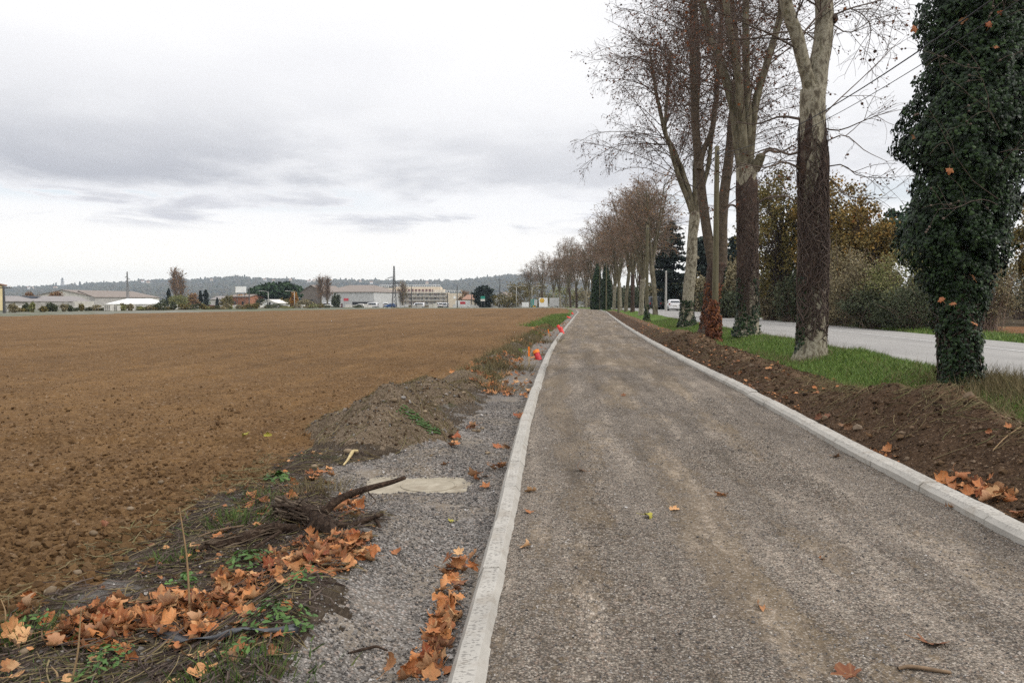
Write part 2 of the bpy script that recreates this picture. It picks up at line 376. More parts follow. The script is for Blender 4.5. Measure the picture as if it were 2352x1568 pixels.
def gravel_fn(cols, fines, scale=58, cover=(.46, .62), streaks=True, depth=.012):
    def fn(t):
        p = t.pos
        vo = t.n('ShaderNodeTexVoronoi', ins={'Vector': p, 'Scale': scale, 'Randomness': 1.0}); vo2 = t.n('ShaderNodeTexVoronoi', ins={'Vector': p, 'Scale': scale * 2.1})
        s1 = t.n('ShaderNodeSeparateColor', ins={0: vo.outputs[1]}); s2 = t.n('ShaderNodeSeparateColor', ins={0: vo2.outputs[1]})
        k = t.math('ADD', t.math('MULTIPLY', s1.outputs[0], .6), t.math('MULTIPLY', s2.outputs[0], .4))
        c = t.ramp(k, [(.08, cols[0]), (.36, cols[1]), (.62, cols[2]), (.93, cols[3])])
        warm = t.mix(t.math('MULTIPLY', t.sstep(s1.outputs[1], .72, .95), .5), c, (.30, .215, .165))
        dark = t.math('MULTIPLY', t.sstep(vo.outputs[0], .42, .75), .65)
        c = t.mix(dark, warm, (.045, .04, .037))
        # brown fines lying in streaks along the way
        if streaks:
            lat = t.n('ShaderNodeCombineXYZ', ins={0: attr(t, 'lat'), 1: t.n('ShaderNodeSeparateXYZ', ins={0: p}).outputs[1]}).outputs[0]
            m_ = t.math('ADD', attr(t, 'wear'), t.math('ADD', t.math('MULTIPLY_ADD', t.noise(t.mapping(lat, (1, .22, 1)), 2.4, 9, .74), 2.3, -1.15), t.math('MULTIPLY_ADD', t.noise(p, 11, 6, .7), 1.1, -.55)))
        else: m_ = t.noise(p, 1.5, 7, .62)
        cov = t.sstep(m_, *cover)
        fc = t.ramp(t.noise(p, 130, 4, .7), [(.3, tuple(v * .68 for v in fines)), (.7, tuple(v * 1.28 for v in fines))]); fc = t.mix(t.sstep(t.noise(t.mapping(p, (1, .3, 1)), 1.3, 4, .6), .45, .6), fc, t.mix(.55, fc, (.145, .108, .066)))
        keep = t.math('MULTIPLY', cov, t.math('MULTIPLY_ADD', t.sstep(k, .5, .8), -.55, .92))
        c = t.mix(keep, c, fc)
        tone = t.noise(p, .7, 4, .6)
        c = t.mix(.55, c, t.ramp(tone, [(.3, (.36, .36, .36)), (.7, (.64, .64, .64))]), 'OVERLAY')
        if streaks:
            du = t.math('ADD', t.math('MULTIPLY', t.noise(t.mapping(lat, (1, .07, 1)), 2.4, 5, .6), .55), t.math('MULTIPLY', t.noise(t.mapping(lat, (1, .30, 1)), 3.5, 8, .72), .45))
            c = t.mix(t.math('MULTIPLY', t.sstep(du, .49, .60), t.sstep(t.noise(p, 17, 5, .7), .34, .60)), c, (.150, .126, .100), 'ADD')
            c = t.mix(t.math('MULTIPLY', t.sstep(du, .47, .38), .45), c, (.070, .056, .042))
        setc(t, c)
        h = t.math('ADD', t.math('MULTIPLY', vo.outputs[0], -1.0), t.math('MULTIPLY', vo2.outputs[0], -.45)); h = t.math('MULTIPLY', h, t.math('MULTIPLY_ADD', cov, -.6, 1.0))
        # shallow cleat marks left by rollers and tyres
        if streaks:
            wv = t.n('ShaderNodeTexWave', wave_type='BANDS', bands_direction='Y', ins={'Vector': p, 'Scale': 2.6, 'Distortion': 5.0, 'Detail': 3.0, 'Detail Scale': 2.2})
            tr = t.math('MULTIPLY', t.sstep(t.noise(t.mapping(lat, (1.6, .03, 1)), 2.1, 2, .5), .50, .58), t.sstep(t.noise(lat, .6, 4, .6), .45, .6))
            h = t.math('ADD', h, t.math('MULTIPLY', t.math('MULTIPLY', wv.outputs[1], tr), 2.2))
        bump(t, h, .85, depth)
    return fn
M['path'] = mat('path_gravel', gravel_fn([(.078, .062, .048), (.178, .149, .118), (.285, .243, .196), (.49, .435, .37)], (.135, .104, .072), 80, (.40, .60), True, .025), .95, .12)
M['gravel'] = mat('shoulder_gravel', gravel_fn([(.060, .054, .048), (.155, .142, .129), (.245, .227, .207), (.42, .39, .36)], (.18, .152, .120), 64, (.43, .62), False, .016), .95, .12)
M['stone'] = mat('loose_stone', lambda t: setc(t, t.ramp(attr(t), [(.0, (.05, .047, .046)), (.45, (.135, .122, .109)), (.8, (.20, .186, .172)), (.93, (.24, .195, .155)), (1, (.40, .385, .37))])), .9, .2)
M['clod'] = mat('clod', lambda t: (setc(t, t.mix(t.noise(t.pos, 30, 5, .7), t.ramp(attr(t), [(0, (.085, .049, .023)), (.5, (.145, .084, .038)), (.85, (.20, .118, .052)), (1, (.25, .165, .09))]), (.06, .034, .016))), bump(t, t.noise(t.pos, 60, 4, .7), .6, .02)), .95, .1)
M['berm_clod'] = mat('dark_clod', lambda t: setc(t, t.ramp(attr(t), [(0, (.025, .016, .01)), (.5, (.065, .040, .023)), (.85, (.105, .067, .038)), (1, (.16, .12, .085))])), .95, .1)
def concrete_fn(base, pits=0.0):
    def fn(t):
        p = t.pos
        n = t.noise(p, 2.2, 7, .65); f = t.noise(p, 60, 5, .7)
        c = t.ramp(n, [(.3, tuple(v * .82 for v in base)), (.7, tuple(v * 1.1 for v in base))])
        if pits:
            vo = t.n('ShaderNodeTexVoronoi', ins={'Vector': t.mapping(t.n('ShaderNodeVectorMath', operation='ADD', ins={0: p, 1: t.n('ShaderNodeVectorMath', operation='SCALE', ins={0: t.n('ShaderNodeTexNoise', ins={'Vector': p, 'Scale': 60.0, 'Detail': 3}).outputs[1], 'Scale': .022}).outputs[0]}).outputs[0], (.75, 1.7, 1)), 'Scale': 50.0, 'Randomness': 1.0})
            sp = t.math('MULTIPLY', t.math('SUBTRACT', 1.0, t.sstep(vo.outputs[0], .36, .50)), t.sstep(t.n('ShaderNodeSeparateColor', ins={0: vo.outputs[1]}).outputs[0], .25, .40))
            lat = attr(t, 'top'); sp = t.math('MULTIPLY', t.math('MULTIPLY', sp, lat), t.sstep(t.noise(p, 1.3, 5, .6), .30, .45))
            c = t.mix(t.math('MULTIPLY', sp, pits), c, (.10, .092, .085))
        zz_ = t.n('ShaderNodeSeparateXYZ', ins={0: p}).outputs[2]
        c = t.mix(t.math('MULTIPLY', t.sstep(t.noise(p, 5.5, 6, .65), .50, .70), .45), c, (.21, .175, .135))
        setc(t, c); bump(t, t.math('ADD', f, t.noise(p, 14, 5, .6)), .4, .008)
    return fn
M['kerb'] = mat('kerb_concrete', concrete_fn((.375, .355, .318), .62), .9, .2)
M['slab'] = mat('slab_concrete', lambda t: setc(t, t.mix(t.math('MULTIPLY', t.sstep(t.noise(t.pos, 3.5, 6, .6), .52, .68), .75), t.ramp(t.noise(t.pos, 9, 6, .7), [(.3, (.22, .19, .14)), (.7, (.36, .32, .25))]), (.20, .165, .12))), .9, .2)
def asphalt_fn(t):
    p = t.pos
    n = t.math('ADD', t.math('MULTIPLY', t.noise(t.mapping(p, (1, .05, 1), rot=(0, 0, .08)), 1.1, 4, .6), .6), t.math('MULTIPLY', t.noise(p, .6, 7, .7), .4)); f = t.noise(p, 70, 3, .7)
    setc(t, t.mix(.35, t.ramp(n, [(.3, (.22, .208, .19)), (.7, (.36, .345, .318))]), t.ramp(f, [(.3, (.10, .10, .10)), (.7, (.36, .35, .34))]))); bump(t, f, .3, .01)
M['asphalt'] = mat('worn_asphalt', asphalt_fn, .85, .3)
M['line'] = plain('worn_line_paint', (.52, .51, .49), .7, .25, 9)
def grassland_fn(t):
    p = t.pos
    n = t.noise(p, 1.6, 6, .65); f = t.noise(t.mapping(p, (30, 30, 9)), 1.2, 5, .7)
    c = t.ramp(t.math('ADD', t.math('MULTIPLY', n, .6), t.math('MULTIPLY', f, .4)), [(.32, (.035, .045, .012)), (.46, (.070, .115, .022)), (.58, (.105, .160, .030)), (.74, (.17, .15, .065))])
    setc(t, c); bump(t, f, .8, .04)
M['grassland'] = mat('grass_ground', grassland_fn, .95, .1)
def ground_fn(t):
    p = t.pos
    n = t.noise(p, .035, 6, .6)
    setc(t, t.ramp(t.math('ADD', t.math('MULTIPLY', n, .5), t.math('MULTIPLY', t.noise(p, .35, 6, .65), .5)), [(.3, (.055, .06, .035)), (.45, (.10, .105, .06)), (.58, (.17, .165, .14)), (.7, (.30, .29, .27))])); bump(t, t.noise(p, 2, 4, .6), .5, .1)
M['ground'] = mat('rough_ground', ground_fn, .95, .1)
M['scrub'] = mat('scrub_floor', lambda t: (setc(t, t.ramp(t.noise(t.pos, 1.2, 7, .7), [(.3, (.018, .014, .008)), (.5, (.05, .036, .02)), (.7, (.10, .075, .045))])), bump(t, t.noise(t.pos, 20, 4, .7), .8, .05)), .95, .1)
# leaves, bark and the like
def dead_leaf_fn(cols):
    def fn(t):
        oi = t.n('ShaderNodeObjectInfo').outputs['Random']; a = attr(t)
        r = t.math('FRACT', t.math('ADD', t.math('MULTIPLY', oi, 7.13), t.math('MULTIPLY', a, 5.7)))
        c = t.ramp(r, [(i / (len(cols) - 1), cc) for i, cc in enumerate(cols)])
        c = t.mix(t.sstep(t.noise(t.pos, 22, 6, .7), .50, .68), c, t.mix(.62, c, (.10, .035, .012)))
        c = t.mix(t.math('MULTIPLY', attr(t, 'vein'), .45), c, (.42, .26, .12))
        geo = t.n('ShaderNodeNewGeometry').outputs['Backfacing']
        c = t.mix(t.math('MULTIPLY', geo, .5), c, (.40, .255, .15))
        setc(t, c); bump(t, t.math('ADD', t.noise(t.pos, 30, 4, .6), attr(t, 'vein')), .4, .01)
    return fn
LC = [tuple(min(.6, v_ * k_) for v_, k_ in zip(c_, (1.28, 1.22, 1.15))) for c_ in [(.17, .055, .018), (.28, .098, .028), (.075, .025, .012), (.35, .145, .048), (.19, .064, .020), (.40, .20, .085), (.10, .034, .014), (.29, .105, .033), (.24, .09, .03), (.055, .022, .012), (.47, .29, .145), (.34, .13, .04), (.40, .19, .075)]]
M['leaf'] = mat('dead_plane_leaf', dead_leaf_fn(LC), .62, .3)
M['leaf_red'] = mat('red_brown_leaf', dead_leaf_fn([(.16, .036, .014), (.25, .062, .02), (.33, .12, .04), (.11, .028, .013)]), .65, .3)
M['leaf_yellow'] = mat('yellow_green_leaf', lambda t: setc(t, t.ramp(t.noise(t.pos, 20, 5, .6), [(.35, (.22, .20, .02)), (.65, (.34, .30, .05))])), .6, .3)
M['leaf_green'] = mat('green_leaf', lambda t: setc(t, t.ramp(t.noise(t.pos, 20, 5, .6), [(.35, (.06, .17, .02)), (.65, (.11, .25, .04))])), .5, .4)
def foliage(name, cols, rough=.7, spec=.3, clump=0.0, trans=0.0):
    def fn(t):
        a = attr(t)
        if clump:
            a = t.math('ADD', t.math('MULTIPLY', a, 1 - clump), t.math('MULTIPLY', t.sstep(t.noise(t.pos, .9, 3, .6), .3, .7), clump))
        setc(t, t.ramp(a, [(i / (len(cols) - 1), cc) for i, cc in enumerate(cols)]))
    return mat(name, fn, rough, spec)
M['ivy'] = foliage('ivy_leaf', [(.004, .009, .004), (.007, .015, .006), (.011, .025, .008), (.017, .036, .011), (.036, .064, .02)], .45, .18)
M['ivy_dead'] = foliage('dead_ivy_leaf', [(.035, .012, .007), (.07, .022, .010), (.12, .040, .015), (.19, .075, .028)], .7, .2)
M['ivy_vein'] = foliage('ivy_stem', [(.045, .032, .028), (.08, .06, .05), (.11, .085, .07)], .9, .1)
M['grass'] = foliage('grass_blade', [(.045, .080, .014), (.08, .140, .022), (.115, .19, .032), (.15, .20, .042), (.22, .19, .08)], .6, .3)
M['dry_grass'] = foliage('dry_grass_blade', [(.075, .062, .030), (.13, .10, .05), (.20, .155, .08), (.08, .085, .03)], .8, .2)
M['tuft'] = foliage('tuft_blade', [(.030, .055, .012), (.052, .088, .018), (.08, .12, .028), (.12, .105, .045)], .65, .2)
M['weed'] = foliage('weed_leaf', [(.03, .07, .012), (.05, .11, .02), (.08, .15, .03)], .6, .35)
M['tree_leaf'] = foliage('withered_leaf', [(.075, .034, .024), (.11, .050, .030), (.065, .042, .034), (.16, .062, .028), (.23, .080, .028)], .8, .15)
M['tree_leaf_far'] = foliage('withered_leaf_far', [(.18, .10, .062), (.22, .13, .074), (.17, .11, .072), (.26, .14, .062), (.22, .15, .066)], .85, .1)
M['autumn'] = foliage('autumn_leaf', [(.07, .064, .018), (.13, .10, .032), (.19, .135, .038), (.26, .16, .04), (.38, .21, .04)], .7, .25, .45)
M['autumn_olive'] = foliage('olive_leaf', [(.07, .066, .024), (.115, .10, .034), (.16, .125, .04), (.21, .14, .04)], .75, .2, .4)
M['shrub_brown'] = foliage('brown_shrub_leaf', [(.095, .083, .050), (.165, .142, .084), (.23, .195, .112), (.29, .23, .125)], .8, .15, .35)
M['shrub_olive'] = foliage('olive_shrub_leaf', [(.09, .10, .038), (.15, .16, .06), (.21, .21, .08), (.26, .22, .095)], .75, .2, .35)
M['shrub_dark'] = foliage('dark_shrub_leaf', [(.026, .034, .019), (.05, .062, .031), (.075, .088, .044), (.095, .088, .056)], .7, .2, .35)
M['conifer'] = foliage('conifer_needles', [(.006, .011, .010), (.012, .020, .016), (.020, .032, .024), (.030, .042, .030)], .7, .2, .3)
M['pine'] = foliage('pine_needles', [(.010, .022, .010), (.020, .042, .018), (.032, .062, .026), (.05, .08, .034)], .7, .2, .4)
M['orange_tree'] = foliage('orange_leaf', [(.22, .10, .02), (.34, .16, .03), (.42, .22, .04)], .7, .2, .3)
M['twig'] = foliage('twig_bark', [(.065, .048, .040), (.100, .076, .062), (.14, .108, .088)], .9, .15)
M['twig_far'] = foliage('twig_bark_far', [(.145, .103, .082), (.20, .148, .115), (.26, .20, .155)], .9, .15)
def plane_bark(t):
    p = t.pos
    a = t.noise(t.mapping(p, (1, 1, .55)), 5.5, 5, .6, .4); b_ = t.noise(t.mapping(p, (1, 1, .5)), 13, 4, .6, .3)
    c = t.ramp(a, [(.40, (.10, .084, .060)), (.45, (.20, .178, .132)), (.53, (.30, .275, .212)), (.60, (.17, .152, .105)), (.66, (.085, .072, .053))], 'LINEAR')
    c = t.mix(t.math('MULTIPLY', t.sstep(b_, .54, .62), .55), c, (.10, .082, .058))
    setc(t, c); bump(t, t.math('ADD', a, t.noise(p, 40, 4, .6)), .5, .02)
M['plane_bark'] = mat('plane_bark', plane_bark, .9, .15)
def olive_bark(t):
    a = t.noise(t.mapping(t.pos, (1, 1, .3)), 6, 6, .65)
    setc(t, t.ramp(a, [(.35, (.055, .046, .030)), (.5, (.115, .100, .066)), (.65, (.20, .18, .13))])); bump(t, a, .5, .02)
M['limb_bark'] = mat('limb_bark', olive_bark, .9, .15)
def vine_bark(t):
    p = t.pos
    a = t.noise(t.mapping(p, (15, 15, 4.5)), 1.0, 7, .72, 1.6); b_ = t.noise(p, 3, 5, .6)
    c = t.ramp(a, [(.36, (.018, .013, .011)), (.5, (.055, .038, .031)), (.62, (.095, .068, .055)), (.75, (.16, .12, .095))])
    c = t.mix(t.math('MULTIPLY', t.sstep(t.noise(p, 5.5, 6, .7), .56, .66), .55), c, (.20, .175, .135)); c = t.mix(t.math('MULTIPLY', t.sstep(b_, .55, .68), .4), c, (.12, .065, .038)); setc(t, c); bump(t, a, .9, .04)
M['limb_dark'] = plain('dark_limb_bark', (.085, .066, .048), .9, .45, 7, .15, .5)
M['splinter'] = foliage('splintered_wood', [(.018, .013, .010), (.05, .036, .026), (.095, .07, .05), (.155, .118, .085)], .95, .1)
M['vine_bark'] = mat('vine_covered_bark', vine_bark, .95, .1)
def pole_fn(t):
    a = t.noise(t.mapping(t.pos, (20, 20, .8)), 1.6, 6, .65)
    setc(t, t.ramp(a, [(.3, (.062, .056, .034)), (.5, (.110, .098, .060)), (.7, (.17, .155, .105))])); bump(t, a, .5, .01)
M['pole'] = mat('weathered_pole_wood', pole_fn, .9, .15)
def rotten_fn(t):
    a = t.noise(t.mapping(t.pos, (1, 1, 1)), 16, 7, .75, 1.5)
    setc(t, t.ramp(a, [(.33, (.014, .010, .008)), (.5, (.050, .033, .024)), (.63, (.105, .072, .050)), (.78, (.20, .15, .105))])); bump(t, a, 1.0, .03)
M['rotten'] = mat('rotten_bark', rotten_fn, .95, .1)
M['pale_wood'] = plain('pale_wood', (.42, .33, .17), .8, .25, 20)
M['stick'] = plain('stick_bark', (.15, .10, .06), .85, .4, 14)
M['straw'] = plain('dry_stalk', (.25, .165, .085), .8, .2, 14)
M['stake_wood'] = plain('stake_wood', (.42, .33, .21), .8, .2, 20)
M['orange_paint'] = plain('orange_marker_paint', (.78, .20, .02), .5, .12, 25)
M['red_plastic'] = plain('red_duct_plastic', (.52, .016, .022), .45, .18, 12, .5)
M['pink_plastic'] = plain('faded_red_plastic', (.72, .05, .04), .45, .15, 12, .5)
M['black_plastic'] = plain('black_plastic_film', (.035, .038, .043), .38, .3, 8, .5)
M['dark_hole'] = plain('dark_inside', (.01, .008, .008), .9)
M['pebble'] = mat('river_pebble', lambda t: (setc(t, t.ramp(t.math('FRACT', t.math('ADD', t.noise(t.pos, 9, 5, .6), t.n('ShaderNodeObjectInfo').outputs['Random'])), [(0, (.13, .095, .06)), (.5, (.20, .15, .10)), (1, (.27, .21, .14))])), bump(t, t.noise(t.pos, 40, 4, .6), .3, .01)), .85, .2)
# man made, far off
for k_, c_ in dict(cream=(.58, .50, .39), yellowwall=(.62, .52, .30), white=(.76, .76, .74), offwhite=(.58, .56, .52), greywall=(.46, .46, .45), concrete=(.36, .345, .32), palewall=(.50, .48, .43), brick=(.33, .15, .09), redroof=(.27, .15, .10), greyroof=(.22, .20, .19), brownroof=(.20, .165, .14), darkbrick=(.16, .135, .115), teal=(.04, .26, .23), green=(.02, .22, .16), yellow=(.65, .40, .05), redpatch=(.55, .06, .08), blue=(.03, .08, .22), steel=(.20, .20, .20), darksteel=(.07, .07, .07), lampgrey=(.42, .41, .38), solar=(.015, .02, .03), dark=(.025, .025, .028), maroon=(.12, .04, .04), pallet=(.55, .53, .49)).items():
    M[k_] = plain(k_ + '_surface', c_, .75, .14, .9)
M['glass'] = mat('window_glass', lambda t: setc(t, (.035, .042, .05)), .12, .6)
M['car_white'] = mat('white_car_paint', lambda t: setc(t, (.72, .72, .73)), .28, .5)
M['car_grey'] = mat('grey_car_paint', lambda t: setc(t, (.060, .066, .078)), .30, .5)
M['rubber'] = mat('tyre_rubber', lambda t: setc(t, (.018, .018, .018)), .85, .2)
M['lamp_red'] = mat('tail_lamp_red', lambda t: setc(t, (.22, .012, .012)), .25, .5)
def hills_fn(t):
    p = t.pos
    n = t.noise(p, .004, 6, .62); g = t.noise(p, .0022, 3, .5)
    c = t.ramp(n, [(.32, (.030, .034, .018)), (.5, (.060, .056, .034)), (.66, (.085, .066, .042))])
    c = t.mix(t.math('MULTIPLY', t.sstep(g, .56, .62), .8), c, (.105, .125, .045)); setc(t, c)
M['hills'] = mat('hill_ground', hills_fn, .95, .05)
M['woods'] = foliage('hill_wood_crown', [(.040, .050, .032), (.065, .066, .042), (.095, .075, .048), (.055, .062, .036), (.11, .08, .05)], .95, .05, .3)

# ------------------------------------------------------------------ ground, field, path, kerbs, road
def structure(name, V, F, m, smooth=True, attrs=None):
    return tag(mk(name, V, F, m, None, smooth, attrs), kind='structure')
def rows(y0, y1, k):
    n = int(math.log(y1 / y0) / k); return np.geomspace(y0, y1, n)
def grid_faces(nr, nc):
    i = np.arange(nr - 1)[:, None] * nc; j = np.arange(nc - 1)[None, :]
    return np.stack([i + j, i + j + 1, i + nc + j + 1, i + nc + j], -1).reshape(-1, 4)
def compact(V, F):
    u, inv = np.unique(F, return_inverse=True); return V[u], inv.reshape(F.shape)
YR = np.concatenate([np.arange(-6, .9, .25), rows(.9, 200, .0068)])
# left of the left kerb: gravel shoulder, verge, spoil heaps, field, rough ground beyond
dcol = [0.0]
while dcol[-1] < 170: dcol.append(dcol[-1] + (0.026 if dcol[-1] < 3.6 else min(0.026 + (dcol[-1] - 3.6) * .045, 4.0)))
dcol = np.array(dcol)[::-1]
yy, dd = np.meshgrid(YR, dcol, indexing='ij')
xx = XL(yy) - .10 - dd
V = np.stack([xx, yy, H(xx, yy)], -1).reshape(-1, 3); F = grid_faces(len(YR), len(dcol))
fc = V[F].mean(1); z = zoneleft(fc[:, 0], fc[:, 1])
edge = np.interp(fc[:, 0], [-170, -80, -49, -34.6, -22, 0, 12], [10, 45, 77, 111, 150, 168, 172]) + 2 * fbm(fc[:, 0], fc[:, 1], 8, 2, 40)
z = np.where((z == 3) & (fc[:, 1] > edge), 6, z)
z = np.where((z == 2) & (fc[:, 1] > 60), 7, z); z = np.where((z == 2) & (fc[:, 1] > 22) & (fbm(fc[:, 0], fc[:, 1], 3, 2, 41) > .25), 7, z)
for code, nm, m in ((1, 'gravel_shoulder', 'gravel'), (2, 'verge', 'verge'), (3, 'ploughed_field', 'field'), (6, 'yard_ground', 'ground'), (7, 'grass_verge', 'grassland')):
    structure(nm, *[(v, [f]) for v, f in [compact(V, F[z == code])]][0], M[m])
for code, lab in ((4, 'nearer of two stony soil heaps, just behind the slab, with green creeper down its slope'), (5, 'farther of two stony soil heaps, grassy on top')):
    v, f = compact(V, F[z == code]); tag(mk('spoil_heap', v, [f], M['heap'], None, True), lab, 'heap', 'spoil heaps beside the path')
# path
pc = np.arange(0, PW + .2, .03) - .08
yy, dd = np.meshgrid(YR, pc, indexing='ij'); xx = XL(yy) + dd
structure('path', np.stack([xx, yy, H(xx, yy)], -1), [grid_faces(len(YR), len(pc))], M['path'], True, {'lat': dd.ravel(), 'wear': wear(dd, yy).ravel()})
# kerbs: one stone a metre
def kerb(side):
    prof = [(-.165, -.16, 0), (-.165, -.035, 0), (-.128, .042, 0), (-.114, .043, 1), (-.052, .045, 1), (-.036, .046, 0), (.004, -.006, 0), (.004, -.12, 0)] if side < 0 else \
           [(PW - .004, -.12, 0), (PW - .004, .048, 0), (PW + .032, .082, 1), (PW + .150, .086, 1), (PW + .166, .03, 0), (PW + .166, -.14, 0)]
    Vs, Fs, top, n = [], [], [], 0; k = len(prof)
    ys = np.arange(.6, 118.6, 1.0)
    for y0 in ys:
        dzs, dxs, yw = rng.normal(0, .004), rng.normal(0, .0035), rng.normal(0, .004)
        st = np.array([.004, .012, .2, .4, .6, .8, .984, .992]) if y0 < 30 else np.array([0, .5, .998])
        for si, s_ in enumerate(st):
            y = y0 + s_; x0 = float(XL(y)); shr = .006 if si in (0, len(st) - 1) else 0
            for (o, h, tp) in prof:
                j = rng.normal(0, .0016) if y0 < 14 else 0
                oc = o + (.082 if side < 0 else -(PW + .082)); oc *= (1 - shr * 8); o2 = oc - (.082 if side < 0 else -(PW + .082))
                Vs.append((x0 + o2 + dxs + j, y, float(BASE(y)) + h - (shr if tp else 0) + dzs + yw * (s_ - .5) + j)); top.append(tp)
        ns = len(st)
        for i in range(ns - 1):
            for a in range(k - 1): Fs.append((n + i * k + a, n + i * k + a + 1, n + (i + 1) * k + a + 1, n + (i + 1) * k + a))
        capf = [tuple(n + a for a in range(k))[::-1], tuple(n + (ns - 1) * k + a for a in range(k))]
        n += ns * k
        Fs6.extend(capf)
    return Vs, Fs, top
for side in (-1, 1):
    Fs6 = []; Vs, Fs, top = kerb(side)
    structure('kerb', Vs, [Fs, Fs6], M['kerb'], False, {'top': top})
# right of the right kerb: earth bank, ditch, grass, up to the road
uc = np.concatenate([np.linspace(0, .62, 120), np.linspace(.62, 1, 45)[1:]])
yy, uu = np.meshgrid(YR, uc, indexing='ij'); x0 = XL(yy) + PW + .10; xx = x0 + uu * (ROAD(yy) - x0)
V = np.stack([xx, yy, H(xx, yy)], -1).reshape(-1, 3); F = grid_faces(len(YR), len(uc)); fc = V[F].mean(1)
e = fc[:, 0] - XL(fc[:, 1]) - PW - KW
isb = e < 1.75 + .4 * fbm(fc[:, 0], fc[:, 1], .9, 4, 44) + .5 * np.exp(-((fc[:, 1] - 12) / 2.0) ** 2)
isb &= fc[:, 1] < 116
v, f = compact(V, F[isb]); ev = v[:, 0] - XL(v[:, 1]) - PW - KW
structure('earth_bank', v, [f], M['bank'], True, {'dry': np.clip((ev - .85) / .45, 0, 1) + .35 * np.clip((v[:, 1] - 12) / 8, 0, 1)})  # dry mask also paints the lit crest against the shaded face
v, f = compact(V, F[~isb]); structure('grass_verge', v, [f], M['grassland'])
# road with its line
YF = np.concatenate([np.arange(-10, 120, 2.0), np.arange(120, 404, 4.0)])
rc = np.array([-.02, 1.9, 3.8, 5.7, ROADW])
yy, dd = np.meshgrid(YF, rc, indexing='ij'); xx = ROAD(yy) + dd
structure('road', np.stack([xx, yy, BASE(yy) + .03 + .06 * (1 - ((dd - 3.8) / 3.8) ** 2)], -1), [grid_faces(len(YF), len(rc))], M['asphalt'])
def stripe(off, w, y0, y1):
    ys = np.arange(y0, y1, 1.0); a = ROAD(ys) + off
    zz = BASE(ys) + .03 + .06 * (1 - ((off - 3.8) / 3.8) ** 2) + .006
    return np.stack([np.stack([a, ys, zz], -1), np.stack([a + w, ys, zz], -1)], 1).reshape(-1, 3), grid_faces(len(ys), 2)
v, f = stripe(4.35, .13, -8, 260); structure('road_marking', v, [f], M['line'])
# beyond the road
oc = np.concatenate([np.arange(ROADW, ROADW + 4, .2), np.geomspace(ROADW + 4, 150, 40)])
YB = np.concatenate([np.arange(-10, 12, 1.0), rows(12, 404, .02)])
yy, dd = np.meshgrid(YB, oc, indexing='ij'); xx = ROAD(yy) + dd
V = np.stack([xx, yy, BASE(yy) + .02 + np.clip((dd - ROADW) / 1.5, 0, 1) * (.10 + .10 * fbm(xx, yy, .9, 3, 50)) - .02], -1).reshape(-1, 3); F = grid_faces(len(YB), len(oc)); fc = V[F].mean(1)
o_ = fc[:, 0] - ROAD(fc[:, 1]) - ROADW
zz = np.where(o_ < 2.0 + .5 * fbm(fc[:, 0], fc[:, 1], 1.5, 3, 51), 0, np.where((fc[:, 1] < 44) & (o_ > 3.4), 2, 1))
zz = np.where((fc[:, 1] > 110) & (o_ > 1.5), 1, zz)
for code, nm, m in ((0, 'grass_verge', 'grassland'), (1, 'scrub_ground', 'scrub'), (2, 'bare_field', 'far_soil')):
    v, f = compact(V, F[zz == code]); structure(nm, v, [f], M[m])
# ground to the horizon
gx = np.concatenate([-np.geomspace(4500, 160, 26), np.linspace(-150, 150, 31), np.geomspace(160, 4500, 26)]); gy = np.concatenate([np.linspace(-55, 0, 6), np.linspace(10, 400, 40), np.geomspace(420, 4600, 40)])
yy, xx = np.meshgrid(gy, gx, indexing='ij')
inside = np.clip((195 - np.abs(xx)) / 20, 0, 1) * np.clip((410 - yy) / 15, 0, 1)
structure('ground', np.stack([xx, yy, BASE(yy) - .02 - .25 * inside], -1), [grid_faces(len(gy), len(gx))], M['ground'])

# hills with their woods
HX = [-1500, -800, -300, 0, 100, 200, 300, 400, 460, 540, 600, 700, 850, 960, 1040, 1080, 1130, 1180, 1240, 1320, 1450, 1600, 2000, 2600, 3600]
HY = [660, 668, 668, 664, 662, 657, 651, 646, 645, 640, 643, 645, 648, 650, 650, 646, 641, 636, 636, 648, 668, 678, 680, 676, 676]
hillc = Spline(list(zip(HX, HY)))
xs = np.arange(-1500, 3601, 10.0); fr = np.concatenate([np.linspace(0, 1, 22), [1.12, 1.3, 1.6]])
def hillpt(xv, fr_):
    Y = 1500 + 1700 * fr_; X = (xv - 1176) / 1850 * Y
    top = (692 - hillc(xv)) / 1850 * 3200
    s_ = np.clip(fr_, 0, 1); pr = np.where(fr_ <= 1, s_ ** 1.25, 1 - .5 * (fr_ - 1))
    return X, Y, -9 + (top + 9 + 1.58) * pr + 9 * fbm(X, Y, 420, 3, 70) * np.clip(fr_ * 3, 0, 1) * np.clip((1.15 - fr_) * 3, .25, 1)
ff, vv = np.meshgrid(fr, xs, indexing='ij'); hx, hy, hz = hillpt(vv, ff)
structure('hills', np.stack([hx, hy, hz], -1), [grid_faces(len(fr), len(xs))], M['hills'])
ph = (1 + 5 ** .5) / 2
ICO = norm(np.array([(-1, ph, 0), (1, ph, 0), (-1, -ph, 0), (1, -ph, 0), (0, -1, ph), (0, 1, ph), (0, -1, -ph), (0, 1, -ph), (ph, 0, -1), (ph, 0, 1), (-ph, 0, -1), (-ph, 0, 1)], float))
ICOF = np.array([(0, 11, 5), (0, 5, 1), (0, 1, 7), (0, 7, 10), (0, 10, 11), (1, 5, 9), (5, 11, 4), (11, 10, 2), (10, 7, 6), (7, 1, 8), (3, 9, 4), (3, 4, 2), (3, 2, 6), (3, 6, 8), (3, 8, 9), (4, 9, 5), (2, 4, 11), (6, 2, 10), (8, 6, 7), (9, 8, 1)])
